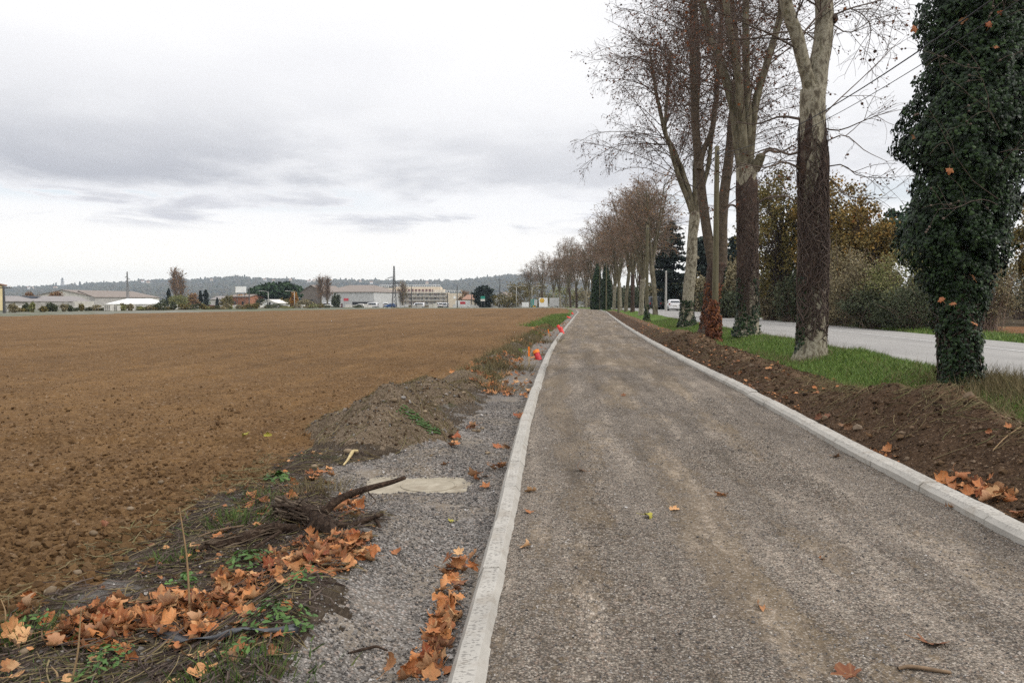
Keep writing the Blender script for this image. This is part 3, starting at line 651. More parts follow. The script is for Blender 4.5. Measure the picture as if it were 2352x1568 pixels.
def icosub(V, F):
    V = list(map(tuple, V)); c = {}; out = []
    def m_(a, b):
        k = (min(a, b), max(a, b))
        if k not in c:
            p = np.array(V[a]) + np.array(V[b]); V.append(tuple(p / np.linalg.norm(p))); c[k] = len(V) - 1
        return c[k]
    for a, b, d in F:
        x, y, w = m_(a, b), m_(b, d), m_(d, a); out += [(a, x, w), (b, y, x), (d, w, y), (x, y, w)]
    return np.array(V), np.array(out)
ICO2, ICO2F = icosub(ICO, ICOF)
def rocky(V, amt, seed):
    r = np.random.default_rng(seed); return V * (1 + amt * (r.random((len(V), 1)) - .5))
n = 9000
f_ = np.clip(rng.beta(2.2, 1.0, n) * 1.03, .12, 1.03); xv_ = rng.uniform(-250, 1500, n)
hx, hy, hz = hillpt(xv_, f_)
keep = fbm(hx, hy, 260, 3, 77) > -.42
hx, hy, hz = hx[keep], hy[keep], hz[keep]; n = len(hx)
s_ = rng.uniform(4.5, 10, n); tall = rng.random(n) < .12
sc = np.stack([s_ * rng.uniform(.8, 1.25, n), s_, s_ * rng.uniform(.7, 1.1, n)], -1); sc[tall] *= np.array([.45, .45, 1.5])
v, f, a = scatter(rocky(ICO, .5, 3), [ICOF], np.stack([hx, hy, hz + sc[:, 2] * .55], -1), frames(np.tile([0, 0, 1.0], (n, 1))), sc)
tag(mk('hill_woods', v, f, M['woods'], None, True, {'rnd': a}), kind='stuff')
# ------------------------------------------------------------------ trees
def resample(pts, n):
    pts = np.asarray(pts, float); s = np.concatenate([[0], np.cumsum(np.linalg.norm(np.diff(pts, axis=0), axis=1))])
    q = np.linspace(0, s[-1], n)
    return np.stack([Spline(np.stack([s, pts[:, i]], -1))(q) for i in range(3)], -1)
def sprout(Pp, rp, K, s0, ang, L, n, up, droop, wob, r0, r1, s1=1.0, side=None):
    """K new branches on parent paths Pp (B,m,3): vectorised"""
    B, m, _ = Pp.shape
    ln = np.linalg.norm(np.diff(Pp, axis=1), axis=2).sum(1)
    idx = rng.choice(B, K, p=ln / ln.sum()); s = s0 + (s1 - s0) * rng.random(K) ** .85
    q = s * (m - 1); i = np.minimum(q.astype(int), m - 2); fr = (q - i)[:, None]
    p = Pp[idx, i] * (1 - fr) + Pp[idx, i + 1] * fr; T = norm(Pp[idx, i + 1] - Pp[idx, i])
    rad = rp[idx, i] * (1 - fr[:, 0]) + rp[idx, i + 1] * fr[:, 0]
    pr = rand_dirs(K)
    if side is not None: pr = norm(pr + np.asarray(side))
    pr = norm(pr - (pr * T).sum(1, keepdims=True) * T)
    a = rng.uniform(R(ang[0]), R(ang[1]), K)[:, None]
    d = norm(T * np.cos(a) + pr * np.sin(a))
    Lk = rng.uniform(L[0], L[1], K) * (1.15 - .55 * s); st = (Lk / (n - 1))[:, None]
    out = np.empty((K, n, 3)); out[:, 0] = p
    for k in range(1, n):
        f = k / (n - 1)
        d = d + rng.normal(0, wob, (K, 3)); d[:, 2] += up * (1 - f) - droop * f; d = norm(d)
        out[:, k] = out[:, k - 1] + d * st
    rr0 = np.minimum(r0 * (Lk / L[1]) ** .5, rad * .75)
    rr = rr0[:, None] * (1 - np.linspace(0, 1, n)[None]) + np.minimum(r1, rr0)[:, None] * np.linspace(0, 1, n)[None]
    return out, rr
def pos_on(Pp, K, s0=.3):
    B, m, _ = Pp.shape; idx = rng.integers(0, B, K); q = (s0 + (1 - s0) * rng.random(K)) * (m - 1); i = np.minimum(q.astype(int), m - 2); f = (q - i)[:, None]
    return Pp[idx, i] * (1 - f) + Pp[idx, i + 1] * f
CRUMP = np.array([(-.5, -.35, .1), (.1, -.5, -.1), (.55, 0, .18), (.15, .5, -.05), (-.45, .4, .12), (0, 0, -.12)]); CRUMPF = [np.array([(0, 1, 5), (1, 2, 5), (2, 3, 5), (3, 4, 5), (4, 0, 5)])]
IVYL = np.array([(0, -.42, 0), (.48, -.30, -.06), (.32, .08, .02), (0, .62, -.10), (-.32, .08, .02), (-.48, -.30, -.06), (0, -.05, .10)]); IVYF = [np.array([(0, 1, 6), (1, 2, 6), (2, 3, 6), (3, 4, 6), (4, 5, 6), (5, 0, 6)])]
LEAF2 = np.array([(0, -.5, 0), (.3, 0, .08), (0, .5, 0), (-.3, 0, .08)]); LEAF2F = [np.array([(0, 1, 2), (0, 2, 3)])]
def leafmesh(name, pts, size, m, parent, tmpl=(CRUMP, CRUMPF), base=(0, 0, 0), nrm=None, spin=None, smooth=False, rnd=None):
    n = len(pts); nr = rand_dirs(n) if nrm is None else nrm
    v, f, a = scatter(tmpl[0], tmpl[1], np.asarray(pts) - np.asarray(base), frames(nr, spin), rng.uniform(size[0], size[1], n), rnd)
    return mk(name, v, f, m, parent, smooth, {'rnd': a})
def barktube(name, pts, radii, m, parent, base, sides=18, n=48, bumpy=.05, flare=0.0, seed=0):
    p = resample(pts, n); s = np.linspace(0, 1, n); r = np.interp(s, np.linspace(0, 1, len(radii)), radii)
    hgt = p[:, 2] - p[0, 2]; r = r * (1 + flare * np.exp(-hgt / .28))
    V, F = tubes(p[None], r[None], sides); V = V.reshape(n, sides, 3); c = p[:, None, :]
    a = np.arange(sides) * 2 * math.pi / sides
    nz = fbm(np.cos(a)[None] * 1.5 + seed * 7 + np.zeros((n, 1)), np.sin(a)[None] * 1.5 + hgt[:, None] * .9, 1.0, 4, 90 + seed)
    V = c + (V - c) * (1 + bumpy * 2.2 * nz)[:, :, None]
    # close the top
    V = np.concatenate([V.reshape(-1, 3), p[-1:] + norm(p[-1:] - p[-2:-1]) * r[-1] * .5]); k = (n - 1) * sides
    cap = np.array([(k + i, k + (i + 1) % sides, n * sides) for i in range(sides)])
    return mk(name, V - base, [F, cap], m, parent, True)
def tubemesh(name, sets, m, parent, base):
    Vs, Fs, As, n = [], [], [], 0
    for Pp, rr, sides in sets:
        V, F = tubes(Pp, rr, sides); Vs.append(V); Fs.append(F + n); n += len(V); As.append(np.repeat(rng.random(len(Pp)), Pp.shape[1] * sides))
    return mk(name, np.concatenate(Vs) - base, [np.concatenate(Fs)], m, parent, True, {'rnd': np.concatenate(As)})
def ivy_shell(name, zc, m, parent, base, n, size, axis, rad, lump=.25, thick=.12, gaps=0.0, arc=None, seed=0):
    """leaves hung round an axis. axis(z)->(x,y), rad(z)->radius"""
    z = rng.uniform(zc[0], zc[1], int(n * 1.6)); w = rad(z); z = z[rng.random(len(z)) < w / w.max()][:n]; n = len(z)
    th = rng.uniform(0, 2 * math.pi, n) if arc is None else rng.uniform(arc[0], arc[1], n)
    r = rad(z); nz = fbm(th * 1.2 * np.maximum(r, .4) + seed, z, .8, 3, 120 + seed) + .5 * fbm(np.cos(th) * 3 + seed, z * 2.2, .5, 2, 121 + seed)
    keep = nz > -1 + gaps; z, th, r, nz = z[keep], th[keep], r[keep], nz[keep]; n = len(z)
    rr = r * (1 + lump * nz) - thick * rng.random(n) ** 1.6
    ax = axis(z); p = np.stack([ax[0] + rr * np.cos(th), ax[1] + rr * np.sin(th), z], -1)
    nr = np.stack([np.cos(th), np.sin(th), np.full(n, .25)], -1) + rng.normal(0, .38, (n, 3))
    return leafmesh(name, p, size, m, parent, (IVYL, IVYF), base, nr, math.pi + rng.normal(0, .55, n))
def stems(name, n, zc, m, parent, base, axis, rad, r=(.008, .02), wob=.55):
    k = 14; z = np.linspace(0, 1, k)[None] * np.ones((n, 1))
    z0 = rng.uniform(zc[0], zc[0] + (zc[1] - zc[0]) * .6, n)[:, None]; z1 = np.minimum(z0 + rng.uniform(.6, 2.4, n)[:, None], zc[1]); zz = z0 + (z1 - z0) * z
    th = rng.uniform(0, 2 * math.pi, n)[:, None] + np.cumsum(rng.normal(0, wob, (n, k)), 1) * .5
    ax = axis(zz); rr = rad(zz) + rng.uniform(.0, .05, n)[:, None]
    Pp = np.stack([ax[0] + rr * np.cos(th), ax[1] + rr * np.sin(th), zz], -1)
    return tubemesh(name, [(Pp, np.linspace(1, .6, k)[None] * rng.uniform(r[0], r[1], n)[:, None], 4)], m, parent, base)
def pxr(w, Y): return w / 2 / 1850 * Y        # radius from a width in photograph pixels
def roadside_plane(name, label, Y, trunk, tw, limbs, K=(60, 420, 2600), L=((2.4, 5.0), (.9, 2.0), (.35, .8)), leaves=3000, balls=0, thick=1.0, group='plane trees beside the path', limb_mat='limb_bark', trunkmat='plane_bark', droop=.16, extra=()):
    pts = [at(x, y, Y) for x, y in trunk]; base = np.array([pts[0][0], Y, gz(pts[0][0], Y) - .05]); pts[0] = base.copy()
    root = empty(name, tuple(base), label, 'tree', group)
    barktube('trunk', pts, [pxr(w, Y) for w in tw], M[trunkmat], root, base, flare=.45, seed=int(Y))
    LP, LR = [], []
    for (lp, w0, w1, dY) in limbs:
        q = np.array([at(x, y, Y + dY * (i / (len(lp) - 1)) ** 1.2) for i, (x, y) in enumerate(lp)])
        q = resample(q, 26); jj = rng.normal(0, .035, (26, 3)); jj[0] = 0; q = q + np.cumsum(jj, 0) * .45
        rr = np.linspace(pxr(w0, Y), pxr(w1, Y), 26)
        barktube('limb', q, rr, M[limb_mat], root, base, sides=10, n=40, bumpy=.05, seed=len(LP) + int(Y)); LP.append(q); LR.append(rr)
    LP, LR = np.array(LP), np.array(LR)
    b1, r1 = sprout(LP, LR, K[0], .18, (32, 75), L[0], 9, .10, droop, .07, .030 * thick, .008 * thick)
    for (pth, w0, w1) in extra:
        q = resample(np.array([at(x, y, Y + dY) for x, y, dY in pth]), 9); b1 = np.concatenate([b1, q[None]]); r1 = np.concatenate([r1, np.linspace(pxr(w0, Y), pxr(w1, Y), 9)[None]])
    b2, r2 = sprout(b1, r1, K[1], .15, (25, 65), L[1], 7, .05, .14, .10, .011 * thick, .005 * thick)
    b3, r3 = sprout(np.concatenate([b2[:, ::1]]), r2, K[2], .15, (25, 70), L[2], 5, -.02, .22, .16, .0065 * thick, .0035 * thick)
    tubemesh('crown', [(b1, r1, 5), (b2, r2, 4), (b3, r3, 3)], M['twig'], root, base)
    pl = pos_on(b3, leaves, .5) + rng.normal(0, .03, (leaves, 3)); leafmesh('withered_leaves', pl, (.035, .088), M['tree_leaf'], root, (CRUMP, CRUMPF), base)['kind'] = 'stuff'
    if balls:
        pb = pos_on(b3, balls, .75); pb[:, 2] -= rng.uniform(.03, .12, balls)
        leafmesh('seed_balls', pb, (.017, .024), M['twig'], root, (ICO, [ICOF]), base, smooth=True)['kind'] = 'stuff'
    return root, base, pts, (b1, b2, b3)
def axis_of(pts):
    p = np.array(pts); fx, fy = Spline(np.stack([p[:, 2], p[:, 0]], -1)), Spline(np.stack([p[:, 2], p[:, 1]], -1))
    return lambda z: (fx(z), fy(z))
def rad_of(pts, tw, Y, k=1.0, add=0.0):
    z = [p[2] for p in pts]; return lambda q: np.interp(q, z, [pxr(w, Y) * k + add for w in tw])

# second tree from the right: pale foot, dark mat of dead vine, two pale limbs
Y = 21.2; tr = [(1862, 836), (1864, 780), (1866, 700), (1868, 600), (1868, 480), (1866, 360), (1866, 280), (1867, 205)]; tw = [64, 60, 58, 60, 58, 60, 58, 54]
root, base, pts, br = roadside_plane('plane_tree', 'plane tree with pale bare foot, dark vine-matted trunk and two pale limbs', Y, tr, tw,
    [([(1860, 232), (1850, 165), (1833, 95), (1806, 10), (1788, -90), (1750, -260), (1730, -420)], 31, 18, -1.0),
     ([(1870, 228), (1882, 150), (1893, 75), (1893, 0), (1886, -120), (1895, -280), (1880, -450)], 46, 24, .8)],
    K=(60, 460, 2300), L=((1.8, 3.8), (.7, 1.7), (.3, .75)), leaves=900, balls=700, limb_mat='plane_bark',
    extra=[([(1885, 292, 0), (1925, 300, -.3), (1990, 275, -.8), (2060, 250, -1.4)], 4, 1), ([(1890, 330, 0), (1935, 310, -.2), (1985, 345, -.3), (2040, 372, -.6)], 3.5, 1), ([(1888, 268, 0), (1915, 240, .2), (1985, 175, .5), (2070, 90, .9)], 3.5, 1),
           ([(1890, 385, 0), (1930, 378, -.3), (1975, 405, -.5), (2050, 410, -.9)], 3.5, 1), ([(1888, 430, 0), (1900, 405, -.2), (1960, 455, -.4), (2060, 455, -.8)], 3, 1), ([(1905, 45, .3), (1950, 20, .2), (2000, 60, 0), (1985, 150, -.2)], 3.5, 1), ([(1903, 50, .3), (1955, 75, -.3), (2020, 40, -.6), (2090, 30, -1)], 3.5, 1),
           ([(1845, 345, 0), (1815, 355, .3), (1770, 340, .6), (1715, 360, .9)], 7, 2), ([(1845, 275, 0), (1790, 268, .4), (1740, 285, .8), (1690, 280, 1.2)], 7, 2), ([(1844, 390, 0), (1800, 372, -.3), (1760, 385, -.5), (1700, 375, -.8)], 6, 2)])
ax, rd = axis_of(pts), rad_of(pts, tw, Y, 1.0)
z1, z0 = at(0, 225, Y)[2], at(0, 715, Y)[2]
barktube('vine_mat', [(*[float(q) for q in ax(np.array(z))], z) for z in np.linspace(z0, z1, 9)], [float(rd(np.array(z))) + o_ for z, o_ in zip(np.linspace(z0, z1, 9), (-.09, .0, .006, .004, .004, .004, .004, -.006, -.10))], M['vine_bark'], root, base, sides=44, n=130, bumpy=.115, seed=4)
stems('vine_stems', 360, (z0 - 1.0, z1 + .35), M['ivy_vein'], root, base, ax, lambda q: rd(q) + .015)
ivy_shell('ivy', (base[2], z0 + .9), M['ivy'], root, base, 900, (.05, .09), ax, lambda q: rd(q) + .05, .1, .08, 0, (2.3, 3.9), 3)
for kp, sd_ in ((at(1913, 45, Y + .2), 5), (at(1846, 345, Y), 6)): mk('burl', rocky(ICO2, .35, sd_) * .13 + kp - base, [ICO2F], M['vine_bark'], root, True, {'rnd': np.full(42, .5)})

# third tree
Y = 30.8; tr = [(1716, 792), (1718, 720), (1718, 640), (1717, 540), (1716, 450), (1714, 385)]; tw = [50, 44, 42, 40, 43, 46]
root, base, pts, br = roadside_plane('plane_tree', 'plane tree with ivy-dark trunk dividing low into several upright limbs and a sawn stub', Y, tr, tw,
    [([(1708, 400), (1700, 325), (1690, 250), (1668, 160), (1640, 80), (1618, -10), (1590, -160)], 24, 12, 1.2),
     ([(1712, 400), (1705, 285), (1694, 165), (1672, 40), (1655, -120), (1640, -240)], 22, 10, -1.2),
     ([(1716, 400), (1718, 290), (1714, 185), (1712, 60), (1718, -140), (1720, -300)], 20, 10, .4),
     ([(1720, 400), (1728, 300), (1742, 225), (1770, 130), (1792, 40), (1815, -120), (1830, -260)], 20, 10, .6),
     ([(1722, 415), (1735, 396), (1744, 378), (1749, 356)], 25, 20, -.3)],
    K=(95, 850, 5200), L=((2.6, 5.6), (.8, 1.8), (.35, .8)), leaves=7000,
    extra=[([(1748, 360, -.3), (1765, 345, -.4), (1790, 350, -.7), (1830, 330, -1.2)], 9, 2), ([(1738, 470, 0), (1760, 455, -.2), (1800, 450, -.6), (1840, 470, -.8)], 6, 2), ([(1700, 480, 0), (1680, 470, -.3), (1660, 490, -.6), (1640, 470, -.9)], 6, 2)])
ax, rd = axis_of(pts), rad_of(pts, tw, Y)
barktube('vine_mat', [(*[float(q) for q in ax(np.array(z))], z) for z in np.linspace(at(0, 690, Y)[2], at(0, 395, Y)[2], 9)], [float(rd(np.array(z))) + o_ for z, o_ in zip(np.linspace(at(0, 690, Y)[2], at(0, 385, Y)[2], 9), (-.08, .015, .02, .02, .02, .02, .02, .01, -.09))], M['vine_bark'], root, base, sides=40, n=110, bumpy=.115, seed=14)
stems('vine_stems', 240, (base[2] + .6, at(0, 400, Y)[2]), M['ivy_vein'], root, base, ax, lambda q: rd(q) + .015, (.01, .024))
ivy_shell('ivy', (base[2], at(0, 640, Y)[2]), M['ivy'], root, base, 2600, (.06, .11), ax, lambda q: (rd(q) + .07) * (1 + .35 * np.clip((base[2] + .7 - q), 0, 1)), .14, .12, .75, None, 8)

# fourth tree, red-brown dead ivy
Y = 37.0; tr = [(1626, 775), (1630, 730), (1636, 680), (1643, 635), (1648, 605)]; tw = [40, 36, 34, 40, 44]
root, base, pts, br = roadside_plane('plane_tree', 'dark V-forked plane tree just behind the ivy-footed utility pole', Y, tr, tw,
    [([(1640, 620), (1622, 525), (1612, 445), (1606, 385), (1600, 300), (1596, 200), (1592, 80), (1588, -60), (1580, -220)], 24, 9, .6),
     ([(1655, 620), (1660, 520), (1665, 455), (1672, 400), (1681, 330), (1690, 260), (1700, 150), (1690, 20), (1680, -160)], 27, 10, -.6),
     ([(1606, 390), (1616, 350), (1640, 290), (1650, 200), (1660, 90), (1665, -60)], 14, 7, 1.0)],
    K=(90, 850, 5600), L=((3.0, 6.4), (.8, 1.9), (.35, .85)), leaves=6500, thick=1.0, limb_mat='limb_dark', trunkmat='vine_bark')
ax, rd = axis_of(pts), rad_of(pts, tw, Y)
ivy_shell('dead_ivy', (base[2], at(0, 650, Y)[2]), M['ivy_dead'], root, base, 1800, (.07, .13), ax, lambda q: rd(q) + .06, .15, .12, .55, None, 11)
ivy_shell('ivy', (base[2] + 1.0, at(0, 615, Y)[2]), M['ivy'], root, base, 500, (.07, .12), ax, lambda q: rd(q) + .06, .15, .12, .4, (-.8, .9), 12)

# fifth tree, pale knotty trunk
Y = 46.0; tr = [(1577, 764), (1578, 720), (1581, 672), (1587, 617), (1591, 546), (1597, 488)]; tw = [31, 27, 26, 25, 22, 25]
root, base, pts, br = roadside_plane('plane_tree', 'pale knotty plane tree leaning right with drooping umbrella of bare branches to its left', Y, tr, tw,
    [([(1596, 500), (1582, 440), (1565, 385), (1548, 345), (1533, 315), (1515, 260), (1500, 190), (1488, 110)], 16, 5, .8),
     ([(1592, 498), (1578, 455), (1556, 395), (1543, 350), (1528, 290), (1535, 200), (1540, 120)], 12, 5, -.8),
     ([(1598, 496), (1597, 420), (1599, 340), (1601, 240), (1604, 120), (1600, -20)], 14, 6, .5),
     ([(1600, 495), (1612, 440), (1628, 375), (1640, 290), (1650, 190), (1655, 60)], 12, 6, -.5)],
    K=(130, 1150, 7600), L=((3.2, 7.2), (.9, 2.2), (.4, .9)), leaves=9500, thick=1.15, droop=.24)
ax, rd = axis_of(pts), rad_of(pts, tw, Y)
ivy_shell('ivy', (base[2], at(0, 690, Y)[2]), M['ivy'], root, base, 1900, (.07, .12), ax, lambda q: (rd(q) + .10) * (1 + .3 * np.clip(base[2] + .8 - q, 0, 1)), .16, .14, .55, None, 14)
for (x, y, s) in ((1591, 650, .16), (1600, 592, .14), (1577, 640, .13)): mk('burl', rocky(ICO2, .4, x) * s + at(x, y, Y) - base, [ICO2F], M['plane_bark'], root, True)

# nearest tree: a column of ivy
Y = 14.4
prof = [(900, 2143, 2243), (863, 2142, 2244), (778, 2139, 2243), (722, 2129, 2250), (680, 2122, 2264), (638, 2092, 2276), (610, 2086, 2296), (553, 2064, 2318), (497, 2072, 2334), (441, 2084, 2340), (400, 2076, 2362), (350, 2058, 2385), (300, 2058, 2395), (250, 2075, 2392), (200, 2092, 2390), (120, 2108, 2380), (0, 2100, 2375), (-120, 2108, 2360), (-260, 2130, 2340), (-380, 2180, 2290)]
zz = np.array([at(0, y, Y)[2] for y, a, b in prof]); xc = np.array([(at(a, y, Y)[0] + at(b, y, Y)[0]) / 2 for y, a, b in prof]); rr = np.array([(at(b, y, Y)[0] - at(a, y, Y)[0]) / 2 for y, a, b in prof]) * .91; xc = xc + .08
g0 = gz(xc[0], Y) - .05; base = np.array([xc[0], Y, g0])
root = empty('plane_tree', tuple(base), 'thick tree trunk wholly wrapped in dark green ivy, nearest of the roadside row', 'tree', 'plane trees beside the path')
axx = lambda z: (np.interp(z, zz, xc), np.full_like(np.asarray(z, float), Y)); rdd = lambda z: np.interp(z, zz, rr)
barktube('trunk', [(xc[0], Y, g0), (xc[2], Y, zz[2]), (xc[6], Y, zz[6]), (xc[10], Y, zz[10]), (xc[-1], Y, zz[-1])], [.29, .27, .30, .30, .2], M['vine_bark'], root, base, flare=.15, seed=1)
ivy_shell('ivy', (g0, zz[-1]), M['ivy'], root, base, 60000, (.032, .095), axx, lambda z: rdd(z) * .96 + .03, .33, .30, .62, None, 2)
ivy_shell('inner_ivy', (g0 + 1.5, zz[-1]), M['ivy'], root, base, 9000, (.09, .15), axx, lambda z: np.maximum(rdd(z) * .70, .34), .12, .25, 0, None, 5)
ivy_shell('foot_ivy', (g0, g0 + 1.9), M['ivy'], root, base, 5200, (.035, .08), axx, lambda z: rdd(z) * .95 - .01 + .10 * np.clip(g0 + .5 - z, 0, 1), .16, .10, .35, None, 7)
stems('ivy_stems', 60, (g0, zz[7]), M['ivy_vein'], root, base, axx, lambda z: np.minimum(rdd(z) * .86, .40), (.008, .022))
# dead plane leaves caught in the ivy, and bare twigs poking out of it
LP = np.array([[(xc[12], Y, zz[12]), (xc[14] - .5, Y - .2, zz[14]), (xc[15] - 1.2, Y - .5, zz[16])]]); LP = np.stack([resample(LP[0], 9)])
b1, r1 = sprout(np.stack([np.stack([np.interp(np.linspace(0, 1, 9), [0, 1], [xc[9], xc[16]]), np.full(9, Y - .9), np.linspace(zz[8], zz[17], 9)], -1)]), np.full((1, 9), .05), 16, 0, (60, 100), (1.0, 2.4), 8, .02, .10, .16, .009, .003, side=(-.6, -.9, 0))
b2, r2 = sprout(b1, r1, 90, .2, (30, 70), (.3, .8), 5, 0, .12, .16, .004, .002)
tubemesh('bare_twigs', [(b1, r1, 4), (b2, r2, 3)], M['twig'], root, base)['kind'] = 'stuff'
IVYROOT = root; CAUGHT = np.array([at(x, y, 13.4) for x, y in ((2165, 690), (2190, 700), (2237, 745), (2270, 60), (2300, 30), (2285, 110), (2215, 45), (2100, 65), (2098, 315), (2180, 390), (2235, 640))]); pb = pos_on(b2, 90, .7); leafmesh('seed_balls', pb, (.017, .023), M['twig'], root, (ICO, [ICOF]), base, smooth=True)['kind'] = 'stuff'

# further along: the avenue, three kinds copied down the row
def far_plane(seed, hgt, label):
    global rng
    keep = rng; rng = np.random.default_rng(seed)
    root = empty('plane_tree', (0, 0, 0), label, 'tree', 'bare plane trees of the far avenue')
    hf = hgt * rng.uniform(.26, .36); lean = rng.normal(0, .3, 2)
    trunk = [(0, 0, -.1), (lean[0] * .3, lean[1] * .3, hf * .5), (lean[0], lean[1], hf)]
    barktube('trunk', trunk, [.27, .22, .25], M[('plane_bark', 'vine_bark', 'limb_bark')[seed % 3]], root, np.zeros(3), sides=10, n=20, flare=.4, seed=seed)
    nl = 5; th = rng.uniform(0, 6.3) + np.arange(nl) * 2 * math.pi / nl + rng.normal(0, .25, nl); LP = []
    for i in range(nl):
        sp = rng.uniform(.9, 2.3); top = hgt * rng.uniform(.78, .93)
        LP.append(resample([(lean[0], lean[1], hf - .15), (lean[0] + .35 * sp * math.cos(th[i]), lean[1] + .35 * sp * math.sin(th[i]), hf + (top - hf) * .28), (lean[0] + .8 * sp * math.cos(th[i]), lean[1] + .8 * sp * math.sin(th[i]), hf + (top - hf) * .65), (lean[0] + 1.25 * sp * math.cos(th[i]), lean[1] + 1.25 * sp * math.sin(th[i]), top)], 14))
    LP = np.array(LP); LR = np.tile(np.linspace(.15, .045, 14), (nl, 1))
    b1, r1 = sprout(LP, LR, 80, .15, (30, 65), (2.0, 4.4), 8, .13, .14, .08, .05, .018)
    b2, r2 = sprout(b1, r1, 430, .15, (25, 65), (.9, 2.1), 6, .05, .14, .12, .022, .011)
    b3, r3 = sprout(b2, r2, 2200, .1, (25, 70), (.5, 1.1), 4, 0, .2, .18, .010, .006)
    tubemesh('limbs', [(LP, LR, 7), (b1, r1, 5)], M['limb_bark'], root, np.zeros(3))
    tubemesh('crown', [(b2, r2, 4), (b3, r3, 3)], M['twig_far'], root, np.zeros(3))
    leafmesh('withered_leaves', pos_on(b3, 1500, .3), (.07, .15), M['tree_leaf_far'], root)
    rng = keep
    return root
FARLAB = 'tall bare plane tree in the crowd of trunks along the road bend'
protos = [far_plane(101, 14.5, FARLAB), far_plane(202, 15.5, FARLAB), far_plane(303, 13.5, FARLAB)]
spots = [(72, -.1, .93, 'slender bare plane tree just behind the second utility pole'), (80, 0, .98, 'pale bare plane tree with a wide crown, next beyond the slender one by the pole'), (87.5, -.2, .95, None), (95, 0, 1.0, None), (103.5, .1, .95, None), (112, 0, 1.0, None), (122, -.2, .97, None)]
spots += [(y, rng.normal(0, .3), rng.uniform(.92, 1.06), None) for y in (143, 151, 161, 168, 179, 190, 199, 212, 222, 236, 252)]
far_side = [(150, 8.8), (172, 9.2), (196, 9), (222, 9.2), (248, 9)]
used = set()
def put_far(i, x, y, s, lab, group):
    k = (i * 2 + (i // 3)) % 3
    o = protos[k] if k not in used else copy_tree(protos[k]); used.add(k)
    o.location = (x, y, float(BASE(y))); o.scale = (s, s, s * rng.uniform(.95, 1.05)); o.rotation_euler = (0, 0, rng.uniform(0, 6.28)); o['label'] = lab or FARLAB; o['group'] = group
for i, (y, dx_, s, lab) in enumerate(spots): put_far(i, float(ROAD(y)) - 1.7 + dx_ + rng.normal(0, .35), y, s, lab, 'bare plane trees of the far avenue')
for i, (y, o_) in enumerate(far_side): put_far(i + 1, float(ROAD(y)) + o_, y, .95, FARLAB, 'bare plane trees of the far avenue')
# two ivy-clad trunks that read as dark cones
def ivy_cone(xv, Y, top, w, lab, seed):
    b = at(xv, 700, Y); b[2] = float(BASE(Y)); zt = at(0, top, Y)[2]; r0 = pxr(w, Y)
    root = empty('plane_tree', tuple(b), lab, 'tree', 'ivy-clad trunks in the far avenue')
    barktube('trunk', [(0, 0, -.1), (0, 0, (zt - b[2]) * .6), (.1, 0, zt - b[2])], [.3, .25, .12], M['vine_bark'], root, np.zeros(3), sides=8, n=12, seed=seed)
    zl = zt - b[2]
    ivy_shell('ivy', (0, zl), M['ivy'], root, np.zeros(3), 3800, (.22, .40), lambda z: (np.zeros_like(z), np.zeros_like(z)), lambda z: r0 * np.interp(z / zl, [0, .15, .5, .85, 1], [.85, 1, .8, .42, .12]), .3, .35, 0, None, seed)
ivy_cone(1372, 131, 606, 33, 'left of a pair of dark ivy-clad cone-shaped trees at the path end', 31); ivy_cone(1392, 127, 600, 28, 'right of a pair of dark ivy-clad cone-shaped trees at the path end', 37)
# ------------------------------------------------------------------ trees and shrubs beyond the road and across the field
def lumpy_cloud(c, r, n, seed, clumps=40, spread=.33, shell=.45):
    """points clustered at clump centres in an uneven ellipsoid"""
    g = np.random.default_rng(seed); d = norm(g.normal(size=(clumps, 3)))
    q = d * (shell + (1 - shell) * g.random((clumps, 1)) ** .5) * (1 + .25 * (g.random((clumps, 1)) - .5))
    idx = g.integers(0, clumps, n); w = g.uniform(.6, 1.3, clumps)
    p = q[idx] + g.normal(size=(n, 3)) * spread * w[idx][:, None] * .55
    return np.asarray(c) + p * np.asarray(r)
def shrub(name, label, cat, xv, Y, top, halfw, m, n, size, group=None, depth=1.0, twigs=160, clumps=45, spread=.33, base_z=None):
    b = at(xv, 700, Y); b[2] = (float(BASE(Y)) if base_z is None else base_z); zt = at(0, top, Y)[2] - b[2]; r = halfw / 1850 * Y
    root = empty(name, tuple(b), label, cat, group)
    pts = lumpy_cloud((0, 0, zt * .52), (r * .92, r * depth * .92, zt * .50), n, int(xv * 7 + Y), clumps, spread); pts[:, 2] = np.maximum(pts[:, 2], .03)
    leafmesh('foliage', pts, size, M[m], root, (LEAF2, LEAF2F))
    tp = pts[rng.integers(0, n, twigs)]; k = 6; s = np.linspace(0, 1, k)[None, :, None]; foot = np.stack([rng.normal(0, r * .22, twigs), rng.normal(0, r * .2, twigs), np.full(twigs, -.05)], -1)
    mid = foot * .6 + tp * .4; mid[:, 2] = tp[:, 2] * .62
    Pp = (1 - s) ** 2 * foot[:, None] + 2 * s * (1 - s) * mid[:, None] + s * s * (tp * 1.06)[:, None]
    rr = np.linspace(1, .35, k)[None] * rng.uniform(.012, .03, twigs)[:, None] * max(.7, zt / 5)
    tubemesh('branches', [(Pp, rr, 3)], M['twig_far'], root, np.zeros(3))
    return root
